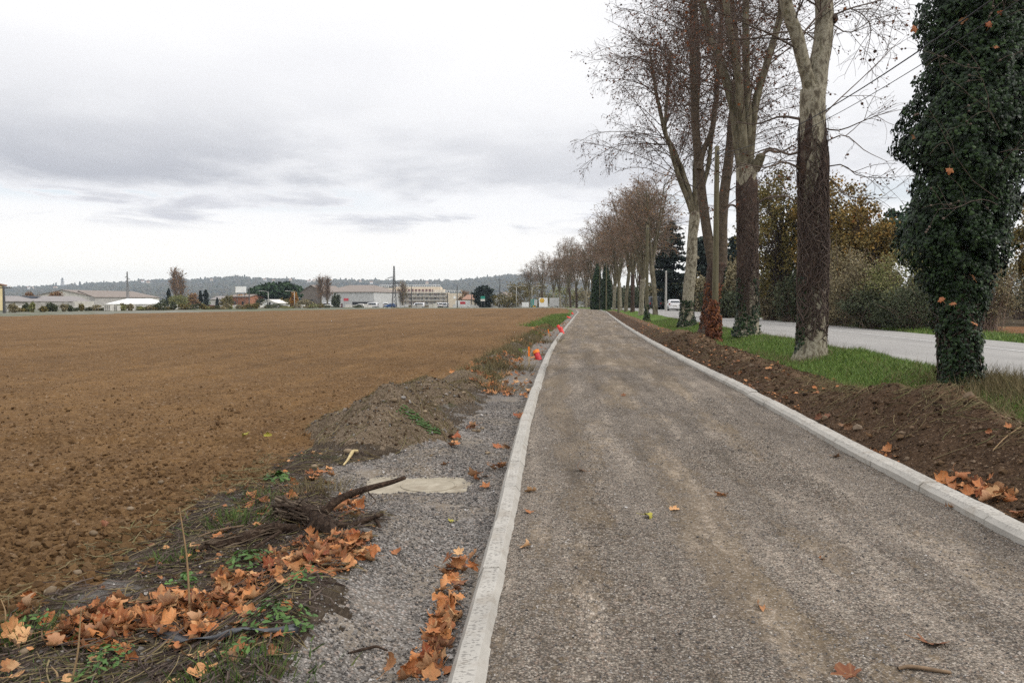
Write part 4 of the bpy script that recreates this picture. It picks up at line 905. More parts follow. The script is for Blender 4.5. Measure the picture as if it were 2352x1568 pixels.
def broadleaf(name, label, cat, xv, Y, top, halfw, m, n, size, clear=.25, clumps=70, group=None, trunk_r=.2, spread=.2):
    b = at(xv, 700, Y); b[2] = float(BASE(Y)); zt = at(0, top, Y)[2] - b[2]; r = halfw / 1850 * Y
    root = empty(name, tuple(b), label, cat, group)
    barktube('trunk', [(0, 0, -.1), (.1, 0, zt * .3), (.0, .1, zt * .62)], [trunk_r * 1.2, trunk_r, trunk_r * .5], M['limb_bark'], root, np.zeros(3), sides=8, n=14, seed=int(xv))
    cz = zt * (clear + (1 - clear) / 2); pts = lumpy_cloud((0, 0, cz), (r, r, zt * (1 - clear) / 2), n, int(xv * 3 + Y), clumps, spread, .35)
    cl = pts[rng.integers(0, n, 260)]; k = 6; s = np.linspace(0, 1, k)[None, :, None]; foot = np.stack([np.zeros(260), np.zeros(260), rng.uniform(zt * .15, zt * .6, 260)], -1)
    mid = foot * .5 + cl * .5; mid[:, 2] += zt * .04
    Pp = (1 - s) ** 2 * foot[:, None] + 2 * s * (1 - s) * mid[:, None] + s * s * cl[:, None]
    tubemesh('limbs', [(Pp, np.linspace(1, .25, k)[None] * rng.uniform(.02, .05, 260)[:, None], 4)], M['twig'], root, np.zeros(3))
    leafmesh('crown', pts, size, M[m], root, (CRUMP, CRUMPF))
    return root
def conifer(name, label, cat, xv, Y, top, halfw, m, n, size, group=None, prof=None, droop=.25):
    b = at(xv, 700, Y); b[2] = float(BASE(Y)); zt = at(0, top, Y)[2] - b[2]; r = halfw / 1850 * Y
    root = empty(name, tuple(b), label, cat, group)
    barktube('trunk', [(0, 0, -.1), (0, 0, zt * .5), (0, 0, zt * .97)], [zt * .02, zt * .014, .02], M['vine_bark'], root, np.zeros(3), sides=7, n=10, seed=int(xv))
    prof = prof or ([0, .08, .3, .7, 1], [.7, 1, .85, .42, .03])
    nb = 150; zb = zt * rng.random(nb) ** 1.0; th = rng.uniform(0, 6.283, nb); R_ = r * np.interp(zb / zt, *prof) * rng.uniform(.7, 1.1, nb)
    i = rng.integers(0, nb, n); s = rng.random(n) ** .6
    p = np.stack([np.cos(th[i]) * R_[i] * s, np.sin(th[i]) * R_[i] * s, zb[i] - droop * R_[i] * s + .12 * R_[i] * s * s], -1) + rng.normal(0, 1, (n, 3)) * np.array([.10, .10, .05]) * r
    p[:, 2] = np.maximum(p[:, 2], .05)
    leafmesh('crown', p, size, M[m], root, (LEAF2, LEAF2F), rnd=np.clip(rng.random(nb)[i] * .6 + rng.random(n) * .4, 0, 1))
    return root
BS = 'bushes along the far side of the road'
for args in [
    ('shrub', 'olive green leafy bush beyond the road, left of the ivy trunk', 2075, 43, 585, 95, 'shrub_olive', 8000),
    ('shrub', 'brown leafless thicket beyond the road under the yellow tree', 1990, 46, 610, 85, 'shrub_brown', 7000),
    ('shrub', 'low dark bramble beyond the road at the foot of the olive bush', 2105, 40, 668, 85, 'shrub_dark', 6500),
    ('shrub', 'tall brown shrub beyond the road right of the vine-matted trunk', 1930, 49, 575, 75, 'shrub_brown', 6500),
    ('shrub', 'dark hollow-looking bush beyond the road at the verge edge', 2015, 43, 668, 75, 'shrub_dark', 6000),
    ('shrub', 'dark evergreen bush seen just left of the vine-matted trunk', 1815, 55, 630, 42, 'shrub_dark', 4500),
    ('shrub', 'tall thin-stemmed brown shrub right of the third roadside tree', 1775, 60, 590, 48, 'shrub_brown', 6000),
    ('shrub', 'broad brown shrub beyond the road between third tree and pole', 1690, 68, 610, 60, 'shrub_brown', 6000),
    ('shrub', 'low dark bush by the road edge behind the utility pole', 1672, 66, 668, 45, 'shrub_dark', 4000),
    ('shrub', 'brown hedge bush beyond the white car', 1612, 100, 640, 45, 'shrub_brown', 4000),
    ('shrub', 'low dark bush beyond the road right of the van', 1575, 125, 650, 40, 'shrub_dark', 3500),
    ('shrub', 'dark green bush beyond the road left of the van', 1462, 165, 655, 60, 'shrub_dark', 3500),
    ('shrub', 'twiggy brown bush leaning out right of the ivy trunk', 2268, 38, 600, 62, 'shrub_brown', 5500),
    ('shrub', 'dark bush at the back of the bare red field', 2345, 62, 610, 75, 'shrub_dark', 5000),
    ('shrub', 'olive bush above the bare red field, behind the ivy trunk', 2200, 54, 560, 75, 'shrub_olive', 6500),
]:
    nm, lab, xv, Y, top, hw, m, n = args
    shrub(nm, lab, 'bush', xv, Y, top, hw, m, n, (.10 * Y / 50, .20 * Y / 50), BS, .9, 230 if m == 'shrub_brown' else 130)
for i, (xv, Y, top, hw, m) in enumerate([(1858, 58, 640, 60, 'shrub_brown'), (1955, 56, 640, 60, 'shrub_dark'), (1740, 72, 640, 50, 'shrub_dark'), (1648, 85, 650, 40, 'shrub_dark'), (1530, 150, 650, 45, 'shrub_brown'), (1500, 165, 660, 45, 'shrub_dark'), (2130, 56, 620, 60, 'shrub_dark'), (2060, 58, 640, 60, 'shrub_brown'), (1420, 200, 668, 50, 'shrub_dark'), (1395, 215, 668, 40, 'shrub_brown'), (2400, 48, 560, 60, 'shrub_brown')]):
    shrub('shrub', 'dim brown or dark bush in the back rank of the thicket beyond the road', 'bush', xv, Y, top, hw, m, 3800, (.14 * Y / 50, .26 * Y / 50), 'back rank of bushes beyond the road', .9, 120)
AG = 'autumn trees beyond the road'
broadleaf('autumn_tree', 'olive brown autumn tree beyond the road right of the third trunk', 'tree', 1795, 58, 392, 92, 'autumn_olive', 10500, (.08, .19), .22, 85, AG)
broadleaf('autumn_tree', 'brown and gold autumn tree seen behind the vine-matted trunk', 'tree', 1905, 56, 405, 95, 'autumn', 11500, (.08, .19), .22, 95, AG)
broadleaf('autumn_tree', 'lower autumn tree with bright yellow orange leaves left of the ivy trunk', 'tree', 1982, 52, 482, 62, 'autumn', 8500, (.08, .18), .28, 60, AG)
broadleaf('autumn_tree', 'autumn tree at the right edge behind the ivy trunk', 'tree', 2385, 44, 430, 75, 'autumn_olive', 8000, (.07, .17), .3, 60, AG)
conifer('conifer', 'tall dark cedar-like conifer beyond the white car', 'tree', 1540, 126, 512, 43, 'conifer', 9000, (.35, .75), 'dark conifers beyond the road', ([0, .1, .35, .7, .93, 1], [.8, 1, .95, .72, .35, .05]))
conifer('conifer', 'broad dark conifer behind the pale knotty plane tree', 'tree', 1612, 118, 545, 46, 'conifer', 9000, (.35, .75), 'dark conifers beyond the road', ([0, .1, .4, .8, .95, 1], [.85, 1, .95, .7, .4, .05]))
conifer('conifer', 'dark conifer glimpsed between the pole and the third tree', 'tree', 1683, 112, 548, 36, 'conifer', 7000, (.35, .7), 'dark conifers beyond the road', ([0, .1, .4, .8, 1], [.8, 1, .9, .6, .05]))
# umbrella pines
def umbrella_pine(label, xv, Y, top, bottom, halfw, m, n, size):
    b = at(xv, 700, Y); b[2] = float(BASE(Y)); zt = at(0, top, Y)[2] - b[2]; zb = at(0, bottom, Y)[2] - b[2]; r = halfw / 1850 * Y
    root = empty('umbrella_pine', tuple(b), label, 'tree', 'umbrella pines')
    barktube('trunk', [(0, 0, -.1), (.2, 0, zb * .6), (0, 0, zb + (zt - zb) * .6)], [r * .06, r * .05, r * .03], M['vine_bark'], root, np.zeros(3), sides=8, n=12, seed=3)
    p = lumpy_cloud((0, 0, 0), (1, 1, 1), n, int(xv), 110, .20, .55); p[:, 2] = np.where(p[:, 2] < 0, p[:, 2] * .35, p[:, 2])
    p = p * np.array([r, r, (zt - zb) * .62]) + np.array([0, 0, zb + (zt - zb) * .36])
    k = 40; s = np.linspace(0, 1, 5)[None, :, None]; tip = p[rng.integers(0, n, k)]; ft = np.array([0, 0, zb * .8]) * np.ones((k, 3))
    tubemesh('limbs', [(ft[:, None] * (1 - s) + tip[:, None] * s, np.linspace(1, .3, 5)[None] * np.full((k, 1), r * .02), 4)], M['twig'], root, np.zeros(3))
    leafmesh('crown', p, size, M[m], root, (CRUMP, CRUMPF))
umbrella_pine('dark green umbrella pine rising behind the ivy trunk', 2110, 105, 476, 600, 95, 'pine', 8000, (.3, .65))
umbrella_pine('broad dark umbrella pine among the roofs across the field', 632, 270, 652, 688, 52, 'pine', 8000, (.6, 1.3))
conifer('conifer', 'dark cedar rising at the right of the umbrella pine', 'tree', 662, 285, 648, 24, 'conifer', 4500, (.7, 1.3), None, ([0, .2, .6, .9, 1], [.7, 1, .9, .7, .15]))
conifer('conifer', 'round dark cedar left of the pale house by the road', 'tree', 1112, 250, 659, 24, 'conifer', 5500, (.6, 1.2), None, ([0, .15, .3, .7, .92, 1], [.25, .7, 1, .95, .6, .15]), .05)
# slim cypresses and other trees across the field
for xv, Y, top, hw, lab in ((388, 230, 664, 6, 'slim dark cypress left of the tall bare poplars'), (461, 240, 668, 5, 'left of two slim cypresses right of the poplars'), (473, 240, 666, 8, 'thicker of two slim cypresses right of the poplars'), (499, 250, 684, 3.5, 'tiny cypress beside the low house')):
    conifer('cypress', lab, 'tree', xv, Y, top, hw, 'conifer', 1500, (.3, .6), 'slim cypresses across the field', ([0, .1, .5, .85, 1], [.7, 1, .95, .5, .05]), .0)
def poplar(label, xv, Y, top, hw, m, group, n=1800):
    b = at(xv, 700, Y); b[2] = float(BASE(Y)); zt = at(0, top, Y)[2] - b[2]; r = hw / 1850 * Y
    root = empty('poplar', tuple(b), label, 'tree', group)
    barktube('trunk', [(0, 0, -.1), (0, 0, zt * .5), (0, 0, zt * .95)], [.35, .25, .05], M['limb_bark'], root, np.zeros(3), sides=7, n=10, seed=int(xv))
    q = np.stack([np.zeros(30), np.zeros(30), np.linspace(zt * .15, zt * .95, 30)], -1)
    b1, r1 = sprout(q[None], np.full((1, 30), .2), 90, 0, (15, 35), (zt * .2, zt * .34), 6, .18, 0, .06, .06, .03)
    sq = np.ones((1, 1, 3)); b1[:, :, 0] *= r / (zt * .12); b1[:, :, 1] *= r / (zt * .12)
    b2, r2 = sprout(b1, r1, 500, .1, (20, 45), (1.2, 2.6), 4, .1, 0, .1, .03, .02)
    tubemesh('crown', [(b1, r1, 4), (b2, r2, 3)], M['twig_far'], root, np.zeros(3))
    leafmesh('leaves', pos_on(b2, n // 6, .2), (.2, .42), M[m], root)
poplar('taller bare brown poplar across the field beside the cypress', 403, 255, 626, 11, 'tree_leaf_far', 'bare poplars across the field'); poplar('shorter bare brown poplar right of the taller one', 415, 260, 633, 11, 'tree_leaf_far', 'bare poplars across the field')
poplar('grey bare poplar clump in front of the pale warehouse, left stem', 737, 262, 642, 10, 'tree_leaf_far', 'bare trees before the warehouse', 900); poplar('grey bare poplar clump in front of the pale warehouse, right stem', 752, 266, 644, 9, 'tree_leaf_far', 'bare trees before the warehouse', 900)
poplar('olive brown tree beside the large pylon', 925, 330, 652, 13, 'autumn_olive', None, 1800)
SH = 'bushes and small trees across the field'
for xv, Y, top, hw, m, lab in ((410, 225, 678, 22, 'shrub_olive', 'green bush at the foot of the poplars'), (440, 232, 676, 16, 'tree_leaf_far', 'brown bush right of the poplars'), (675, 245, 675, 11, 'orange_tree', 'small bright orange autumn tree near the umbrella pine'), (590, 262, 684, 20, 'shrub_dark', 'dark bush left of the umbrella pine'),
    (560, 262, 676, 14, 'orange_tree', 'rust orange bush in front of the brick house'), (520, 258, 682, 16, 'autumn_olive', 'yellowish bush left of the brick house'), (648, 238, 688, 16, 'autumn_olive', 'olive bush before the umbrella pine'), (700, 240, 690, 18, 'shrub_brown', 'brown bush at the foot of the old barn'), (772, 255, 678, 9, 'shrub_dark', 'ivy dark bush before the pale warehouse'),
    (1160, 240, 672, 30, 'autumn_olive', 'olive autumn tree behind the double street lamp'), (1196, 262, 650, 34, 'autumn_olive', 'large olive brown tree at the left end of the avenue'), (1240, 268, 655, 40, 'autumn_olive', 'olive brown tree behind the avenue trunks'), (1300, 262, 660, 44, 'shrub_olive', 'green thicket behind the avenue trunks'), (1350, 235, 662, 36, 'shrub_brown', 'brown thicket behind the avenue near the ivy cones'),
    (1420, 150, 690, 25, 'shrub_dark', 'low dark bush at the road end beyond the path'), (380, 250, 690, 18, 'shrub_dark', 'dark bush right of the white tent'), (130, 235, 672, 16, 'tree_leaf_far', 'reddish bare tree behind the low shed'), (68, 240, 674, 13, 'tree_leaf_far', 'second reddish bare tree behind the low shed'), (1070, 300, 672, 18, 'tree_leaf_far', 'reddish bare tree beyond the cream apartment end')):
    shrub('small_tree', lab, 'tree', xv, Y, top, hw, m, 1900, (.22 * Y / 180, .45 * Y / 180), SH, .9, 60)
for i, xv in enumerate([float(q_) + rng.uniform(-7, 7) for q_ in list(range(30, 420, 16)) + list(range(425, 760, 12)) + [800, 822, 905, 930]]):
    Y = 92 + xv * .075 + rng.uniform(0, 6) + (22 if xv > 600 else 0)
    shrub('shrub', 'low dull green bush in the ragged line at the far field edge', 'bush', xv, Y, 692 + rng.uniform(3, 17), rng.uniform(6, 15), str(rng.choice(['shrub_dark', 'shrub_olive', 'shrub_brown', 'autumn_olive'])), 500, (.14, .28), 'bushes along the far field edge', 1.0, 25)
# ------------------------------------------------------------------ poles, wires, vehicles
def utility_pole(label, x, y, h, r=.11, cross=None, group='wooden utility poles', m='pole', lean=(0, 0), z=None):
    z = float(BASE(y)) if z is None else z
    root = empty('utility_pole', (x, y, z), label, 'pole', group)
    mk_ = MB(); n = 12; s = np.linspace(0, 1, n); mk_.tube(np.stack([lean[0] * s, lean[1] * s, -.3 + (h + .3) * s], -1), r * (1.15 - .4 * s), 10); mk_.build('post', M[m], root, True)
    if cross:
        c = MB(); c.box(-cross, -.05, h - .35, cross, .05, h - .25); c.build('crossarm', M['darksteel'], root)
        for sx in (-1, 0, 1):
            k = MB(); k.tube([(sx * cross * .9, 0, h - .25), (sx * cross * .9, 0, h - .05)], [.05, .035], 6); k.build('insulator', M['offwhite'], root)
    else:
        c = MB(); c.tube([(-.0, -r - .02, h - .25), (0, r + .06, h - .25)], .022, 6); c.tube([(0, -r * .9 - .05, h - .32), (0, -r * .9 - .05, h - .18)], [.04, .03], 6); c.build('wire_bracket', M['darksteel'], root)
    return root
pz = at(1643, 336, 28.1)
px0, pg = 7.08, gz(7.08, 28.1)
pole1 = utility_pole('weathered wooden utility pole with red-brown dead ivy round its foot', px0, 28.1, pz[2] - pg, .105, z=pg)
ivy_shell('dead_ivy', (0, 1.5), M['ivy_dead'], pole1, np.zeros(3), 1500, (.07, .13), lambda z: (np.full_like(z, -.05), np.zeros_like(z)), lambda z: np.interp(z, [0, .5, 1.1, 1.5], [.33, .28, .23, .12]), .25, .14, 0, None, 21)
p2 = at(1487, 517, 58); pole2 = utility_pole('plain wooden utility pole standing at the bank beyond the ivy-footed pole', p2[0], 58, p2[2] - gz(p2[0], 58), .12, z=gz(p2[0], 58))
ivy_shell('ivy', (0, 1.2), M['ivy'], pole2, np.zeros(3), 260, (.09, .15), lambda z: (np.zeros_like(z), np.zeros_like(z)), lambda z: np.interp(z, [0, 1.2], [.30, .16]), .2, .1, 0, None, 22)
for xv, Y, top, lab in ((1421, 88, 613, 'thin pole left of the crowded avenue trunks, third along the bank'), (1393, 118, 603, 'thin pole in front of the right ivy-clad cone tree'), (1378, 128, 606, 'thin pole in front of the left ivy-clad cone tree')):
    q = at(xv, top, Y); utility_pole(lab, q[0], Y, q[2] - float(BASE(Y)), .10)
q = at(1530, 622, 106); utility_pole('grey concrete pole across the road beside the dark conifer', q[0], 106, q[2] - float(BASE(106)), .14, None, 'grey poles', 'concrete')
for xv, Y, top, cross, lab in ((8, 92, 655, .9, 'dark pole with crossarm at the far left field edge'), (1028, 262, 672, None, 'short dark pole before the cream apartments'), (945, 250, 655, None, 'dark pole just right of the big pylon'), (1050, 250, 654, None, 'tall dark pole at the right end of the cream apartments'), (1083, 262, 668, None, 'thin pole by the red-roofed house'), (1148, 240, 641, 1.5, 'dark pole with wide flat crossarm near the double street lamp'), (572, 215, 660, None, 'dark pole right of the white sign board')):
    q = at(xv, top, Y); utility_pole(lab, q[0], Y, q[2] - float(BASE(Y)), .15, cross, 'dark poles across the field', 'darksteel')
def wire(label, pts, r=.011):
    m_ = MB(); m_.tube(resample(pts, 40), r, 5); return tag(m_.build('overhead_wire', M['dark'], None, True), label, 'wire', 'overhead wires')
top1 = np.array([px0, 28.1 - .05, pz[2] - .25]); xw = lambda y, o: px0 + .085 * (y - 28.1) + o
for o, s0, lab in ((.0, 5.02, 'thicker overhead wire sagging from the ivy-footed pole past the ivy trunk'), (.09, 4.86, 'thinner overhead wire just below the thicker one')):
    ys = np.linspace(28.05, -12, 30); a = (top1[2] - s0 - (.12 if o else 0)) / 19.5 ** 2
    wire(lab, np.stack([xw(ys, o * (28.1 - ys) / 19), ys, s0 + a * (ys - 8.5) ** 2], -1), .010 if o == 0 else .006)
e2 = np.array([p2[0], 58 - .05, p2[2] - .25]); s = np.linspace(0, 1, 20)[:, None]
wire('overhead wire running on from the ivy-footed pole to the next pole', top1 * (1 - s) + e2 * s - np.array([0, 0, 1.0]) * (4 * s * (1 - s)) * .8, .010)

def car(label, cat, loc, rz, L_, W_, Hh, paint, van=False, group=None, name='car'):
    root = empty(name, loc, label, cat, group, rz)     # rear faces -y, nose +y
    w = W_ / 2
    if van: st = [(0, .96, .34, 1.05, Hh - .10, .90), (.12, 1.0, .28, 1.08, Hh, .88), (L_ * .62, 1.0, .26, 1.08, Hh, .88), (L_ * .74, 1.0, .26, 1.08, Hh - .08, .84), (L_ * .86, .98, .26, 1.02, 1.12, .80), (L_ * .97, .92, .28, .92, .98, .74), (L_, .80, .36, .78, .82, .66)]
    else: st = [(0, .86, .36, .82, .90, .74), (.10, .96, .26, .95, 1.06, .74), (.30, .99, .22, .98, Hh - .14, .70), (.62, 1.0, .20, .98, Hh - .02, .70), (L_ * .42, 1.0, .20, .96, Hh, .70), (L_ * .60, 1.0, .20, .95, Hh - .10, .68), (L_ * .74, .99, .20, .92, .99, .72), (L_ * .92, .94, .24, .80, .84, .66), (L_, .78, .34, .66, .70, .52)]
    V = []
    for (y, k, z0, zw, zr, kr) in st:
        V += [(-w * k * .93, y, z0), (-w * k, y, (z0 + zw) * .5), (-w * k * .97, y, zw), (-w * k * kr, y, zr - .03), (-w * kr * k * .8, y, zr), (w * kr * k * .8, y, zr), (w * k * kr, y, zr - .03), (w * k * .97, y, zw), (w * k, y, (z0 + zw) * .5), (w * k * .93, y, z0)]
    n = 10; F = [(i * n + j, i * n + (j + 1) % n, (i + 1) * n + (j + 1) % n, (i + 1) * n + j) for i in range(len(st) - 1) for j in range(n)]
    mk('body', V, [F, [tuple(range(n))[::-1], tuple((len(st) - 1) * n + j for j in range(n))]], paint, root, True)
    g = MB()
    if van: g.poly([(-w * .80, -.012, 1.18), (w * .80, -.012, 1.18), (w * .76, .0, Hh - .22), (-w * .76, .0, Hh - .22)]); g.build('rear_window', M['glass'], root)
    else: g.poly([(-w * .70, .085, 1.04), (w * .70, .085, 1.04), (w * .60, .27, Hh - .17), (-w * .60, .27, Hh - .17)]); g.build('rear_window', M['glass'], root)
    for sx in (-1, 1):
        k = MB(); a, b_ = (L_ * .10, L_ * .78) if van else (L_ * .14, L_ * .68)
        k.poly([(sx * w * 1.0, a, 1.06), (sx * w * 1.0, b_, 1.04), (sx * w * .92, b_ - .35, Hh - .20), (sx * w * .92, a + .12, Hh - .20)]); k.build('side_window', M['glass'], root)
        k = MB(); k.box(sx * w * .84 - .09, -.03, (.78 if van else .80), sx * w * .84 + .09, .05, (1.10 if van else .98)); k.build('tail_lamp', M['lamp_red'], root)
        for yw in (L_ * .18, L_ * .80):
            k = MB(); a = np.arange(16) * 2 * math.pi / 16; k.prism([(0, 0)], 0, 0) if False else None
            ring = [(sx * (w - .20), yw + .32 * math.cos(q_), .32 + .32 * math.sin(q_)) for q_ in a]; ring2 = [(sx * (w + .01), y_, z_) for (_, y_, z_) in ring]
            k.add(ring + ring2, [[tuple(range(16))], [tuple(range(31, 15, -1))], [(i, (i + 1) % 16, 16 + (i + 1) % 16, 16 + i) for i in range(16)]])
            wh = k.build('wheel', M['rubber'], root)
            k = MB(); k.add([(sx * (w + .016), yw + .19 * math.cos(q_), .32 + .19 * math.sin(q_)) for q_ in a], [[tuple(range(16))]]); k.build('rim', M['greywall'], wh)
    k = MB(); k.box(-w * .9, -.06, .34, w * .9, .10, .58); k.build('bumper', M['dark'] if van else paint, root)
    k = MB(); k.box(-.26, -.075, .62 if not van else .74, .26, -.02, .73 if not van else .85); k.build('number_plate', M['offwhite'], root)
    return root
def rz_road(y): return -math.atan((float(ROAD(y + 3)) - float(ROAD(y - 3))) / 6)
car('small white hatchback driving away on the road, partly behind the pale trunk', 'car', (float(ROAD(108)) + 4.75, 106, float(BASE(108)) + .09), rz_road(108), 4.0, 1.76, 1.5, M['car_white'])
car('dark grey van driving away on the road ahead of the white car', 'van', (float(ROAD(126)) + 4.6, 124, float(BASE(126)) + .09), rz_road(126), 4.9, 1.95, 2.0, M['car_grey'], True, name='van')

# ------------------------------------------------------------------ what stands across the field
def pt(xv, Y): p = at(xv, 700, Y); return np.array([p[0], Y])
def zv(yv, Y): return at(0, yv, Y)[2]
def walls(root, c4, z0, z1, m, name='wall'):
    b = MB(); b.add([(*p, z0) for p in c4] + [(*p, z1) for p in c4], [[(0, 1, 5, 4), (1, 2, 6, 5), (2, 3, 7, 6), (3, 0, 4, 7), (4, 5, 6, 7)]]); return b.build(name, m, root)
def hall(label, cat, A, Bp, depth, z0, eave, ridge, wall, roof, along=True, hip=0.0, group=None, name='warehouse', openings=()):
    """long wall from A to Bp facing the viewer; ridge parallel to it (along) or across it (gable to the viewer)"""
    A, Bp = np.asarray(A, float), np.asarray(Bp, float); u = Bp - A; Lw = np.linalg.norm(u); u /= Lw; nrm = np.array([-u[1], u[0]]); nrm *= 1 if nrm[1] > 0 else -1
    C, D = Bp + nrm * depth, A + nrm * depth; o = A
    root = empty(name, (o[0], o[1], z0), label, cat, group); r = lambda p, z: (p[0] - o[0], p[1] - o[1], z - z0)
    if along: R1, R2 = A + nrm * depth / 2 + u * hip, Bp + nrm * depth / 2 - u * hip
    else: R1, R2 = A + u * Lw / 2, D + u * Lw / 2
    b = MB(); b.add([r(p, z0 - .5) for p in (A, Bp, C, D)] + [r(p, eave) for p in (A, Bp, C, D)], [[(0, 1, 5, 4), (1, 2, 6, 5), (2, 3, 7, 6), (3, 0, 4, 7)]])
    if along and hip == 0: b.poly([r(A, eave), r(R1, ridge), r(D, eave)]); b.poly([r(Bp, eave), r(C, eave), r(R2, ridge)])
    if not along: b.poly([r(A, eave), r(Bp, eave), r(R1, ridge)]); b.poly([r(D, eave), r(R2, ridge), r(C, eave)])
    b.build('wall', M[wall], root)
    ov = .35; e = .06
    def out(p, du, dn): return p + u * du + nrm * dn
    rf = MB()
    if along:
        g = ov if hip == 0 else 0
        a, b_, c_, d_ = out(A, -ov, -ov), out(Bp, ov, -ov), out(C, ov, ov), out(D, -ov, ov); q1, q2 = out(R1, -g, 0), out(R2, g, 0)
        rf.quad(r(a, eave + e - .1), r(b_, eave + e - .1), r(q2, ridge + e), r(q1, ridge + e)); rf.quad(r(d_, eave + e - .1), r(q1, ridge + e), r(q2, ridge + e), r(c_, eave + e - .1))
        if hip: rf.poly([r(a, eave + e - .1), r(q1, ridge + e), r(d_, eave + e - .1)]); rf.poly([r(b_, eave + e - .1), r(c_, eave + e - .1), r(q2, ridge + e)])
    else:
        a, b_, c_, d_ = out(A, -ov, -ov), out(Bp, ov, -ov), out(C, ov, ov), out(D, -ov, ov); q1, q2 = out(R1, 0, -ov), out(R2, 0, ov)
        rf.quad(r(a, eave + e - .1), r(q1, ridge + e), r(q2, ridge + e), r(d_, eave + e - .1)); rf.quad(r(b_, eave + e - .1), r(c_, eave + e - .1), r(q2, ridge + e), r(q1, ridge + e))
    ro = rf.build('roof', M[roof], root); md = ro.modifiers.new('thick', 'SOLIDIFY'); md.thickness = .16; md.offset = 1
    for (nm, f0, f1, h0, h1, m) in openings:
        k = MB(); p0, p1 = out(A + u * Lw * f0, 0, -.04), out(A + u * Lw * f1, 0, -.04)
        k.quad(r(p0, z0 + h0), r(p1, z0 + h0), r(p1, z0 + h1), r(p0, z0 + h1)); k.build(nm, M[m], root)
    return root
def bz(Y): return float(BASE(Y))
# long pale warehouse with gable end to the left
Yw = 330; A = pt(217, Yw); zb = bz(Yw)
g0, l0 = np.array([-.94, .34]), np.array([.34, .94])
def reach(A, d, xv):
    k = (xv - 1176) / 1850; return A + d * (k * A[1] - A[0]) / (d[0] - k * d[1])
Bq = reach(A, g0, 152); Cq = reach(A, np.array([.72, .69]), 365); wid = np.linalg.norm(Bq - A)
Bq2 = A + (Cq - A); depth_ = 26
root = hall('long pale warehouse with a grey gable end and grey-brown roof behind the white tent', 'warehouse', pt(217, 300), pt(366, 352), 24, bz(320), zv(682.5, 318), zv(669, 335), 'palewall', 'brownroof', True, 0, None, 'warehouse', (('sign_board', .10, .20, 1.2, 3.0, 'blue'), ('door', .45, .50, 0, 3.0, 'greywall')))
hall('grey gabled annexe at the left end of the long pale warehouse', 'warehouse', pt(150, 310), pt(218, 298), 20, bz(305), zv(683, 305), zv(669, 305), 'concrete', 'brownroof', False)
hall('low grey shed with dark panels on its roof at the far left', 'shed', pt(8, 168), pt(205, 182), 14, bz(172), zv(693, 172), zv(682, 180), 'concrete', 'greyroof', True, 0, None, 'shed', (('door', .3, .36, 0, 1.4, 'greywall'),))
k = MB(); a, b_ = at(22, 685.5, 176), at(90, 687, 178); k.quad((a[0], 173.6, a[2] - .05), (b_[0], 174.6, b_[2] - .05), (b_[0] + .6, 177.6, b_[2] + .62), (a[0], 176.6, a[2] + .62)); o = k.build('solar_panel', M['solar']); tag(o, 'dark solar panels lying on the low grey shed roof', 'solar panel'); md = o.modifiers.new('thick', 'SOLIDIFY'); md.thickness = .08
hall('yellow house cut off by the left edge', 'house', pt(-130, 118), pt(-78, 114), 5, bz(117), zv(656, 117), zv(648, 117), 'yellowwall', 'redroof', True, 0, None, 'house', (('window', .55, .70, 1.4, 2.4, 'glass'),))
# white tent
Yt = 250; root = hall('long white marquee tent in front of the pale warehouse', 'tent', pt(246, Yt), pt(353, Yt), 12, bz(Yt), zv(698.5, Yt), zv(687, Yt), 'white', 'white', True, 3.5, None, 'marquee_tent')
# panel walls, pallets, block stacks at the field edge on the left
def panel_wall(label, x0, x1, Y0, Y1, top, m, group, n):
    a, b_ = pt(x0, Y0), pt(x1, Y1); root = empty('concrete_panel_wall', (*a, bz(Y0)), label, 'wall', group); u = (b_ - a)
    for i in range(n):
        p, q = u * (i / n), u * ((i + .97) / n); nn = np.array([-u[1], u[0]]) / np.linalg.norm(u) * .12; hgt = zv(top, Y0) - bz(Y0) + rng.normal(0, .03)
        k = MB(); k.add([(*p, -.3), (*q, -.3), (*(q + nn), -.3), (*(p + nn), -.3), (*p, hgt), (*q, hgt), (*(q + nn), hgt), (*(p + nn), hgt)], [[(0, 1, 5, 4), (1, 2, 6, 5), (2, 3, 7, 6), (3, 0, 4, 7), (4, 5, 6, 7)]]); k.build('panel', M[m], root)
panel_wall('grey concrete panel wall at the far left field edge', 62, 172, 128, 130, 694, 'concrete', 'panel walls across the field', 14)
panel_wall('paler taller concrete panel wall right of the grey one', 168, 217, 132, 134, 692, 'palewall', 'panel walls across the field', 5)
panel_wall('low pale block wall in front of the warehouse', 158, 245, 120, 122, 703, 'pallet', 'panel walls across the field', 9)
def pallet_stack(label, xv, Y, w, top, group):
    a = pt(xv, Y); root = empty('pallet_stack', (*a, bz(Y)), label, 'pallets', group); ww = w / 1850 * Y; hh = max(.5, zv(top, Y) - bz(Y)); n = max(3, int(hh / .16))
    for i in range(n):
        z = i * hh / n; k = MB(); k.box(-ww / 2, -.5, z + hh / n * .6, ww / 2, .5, z + hh / n * .97)
        for x in np.linspace(-ww / 2 + .06, ww / 2 - .06, 4): k.box(x - .05, -.48, z, x + .05, .48, z + hh / n * .6 - .003)
        k.build('pallet', M['pallet'], root)
for i, xv in enumerate([20, 38, 55, 250, 266, 284, 300, 318, 333, 350, 366, 384, 398]):
    pallet_stack('stack of pale pallets at the far left field edge', xv, 104 + i * 2.6, 15, 699.5 + (i % 3) * 2.0, 'pallet stacks at the field edge')
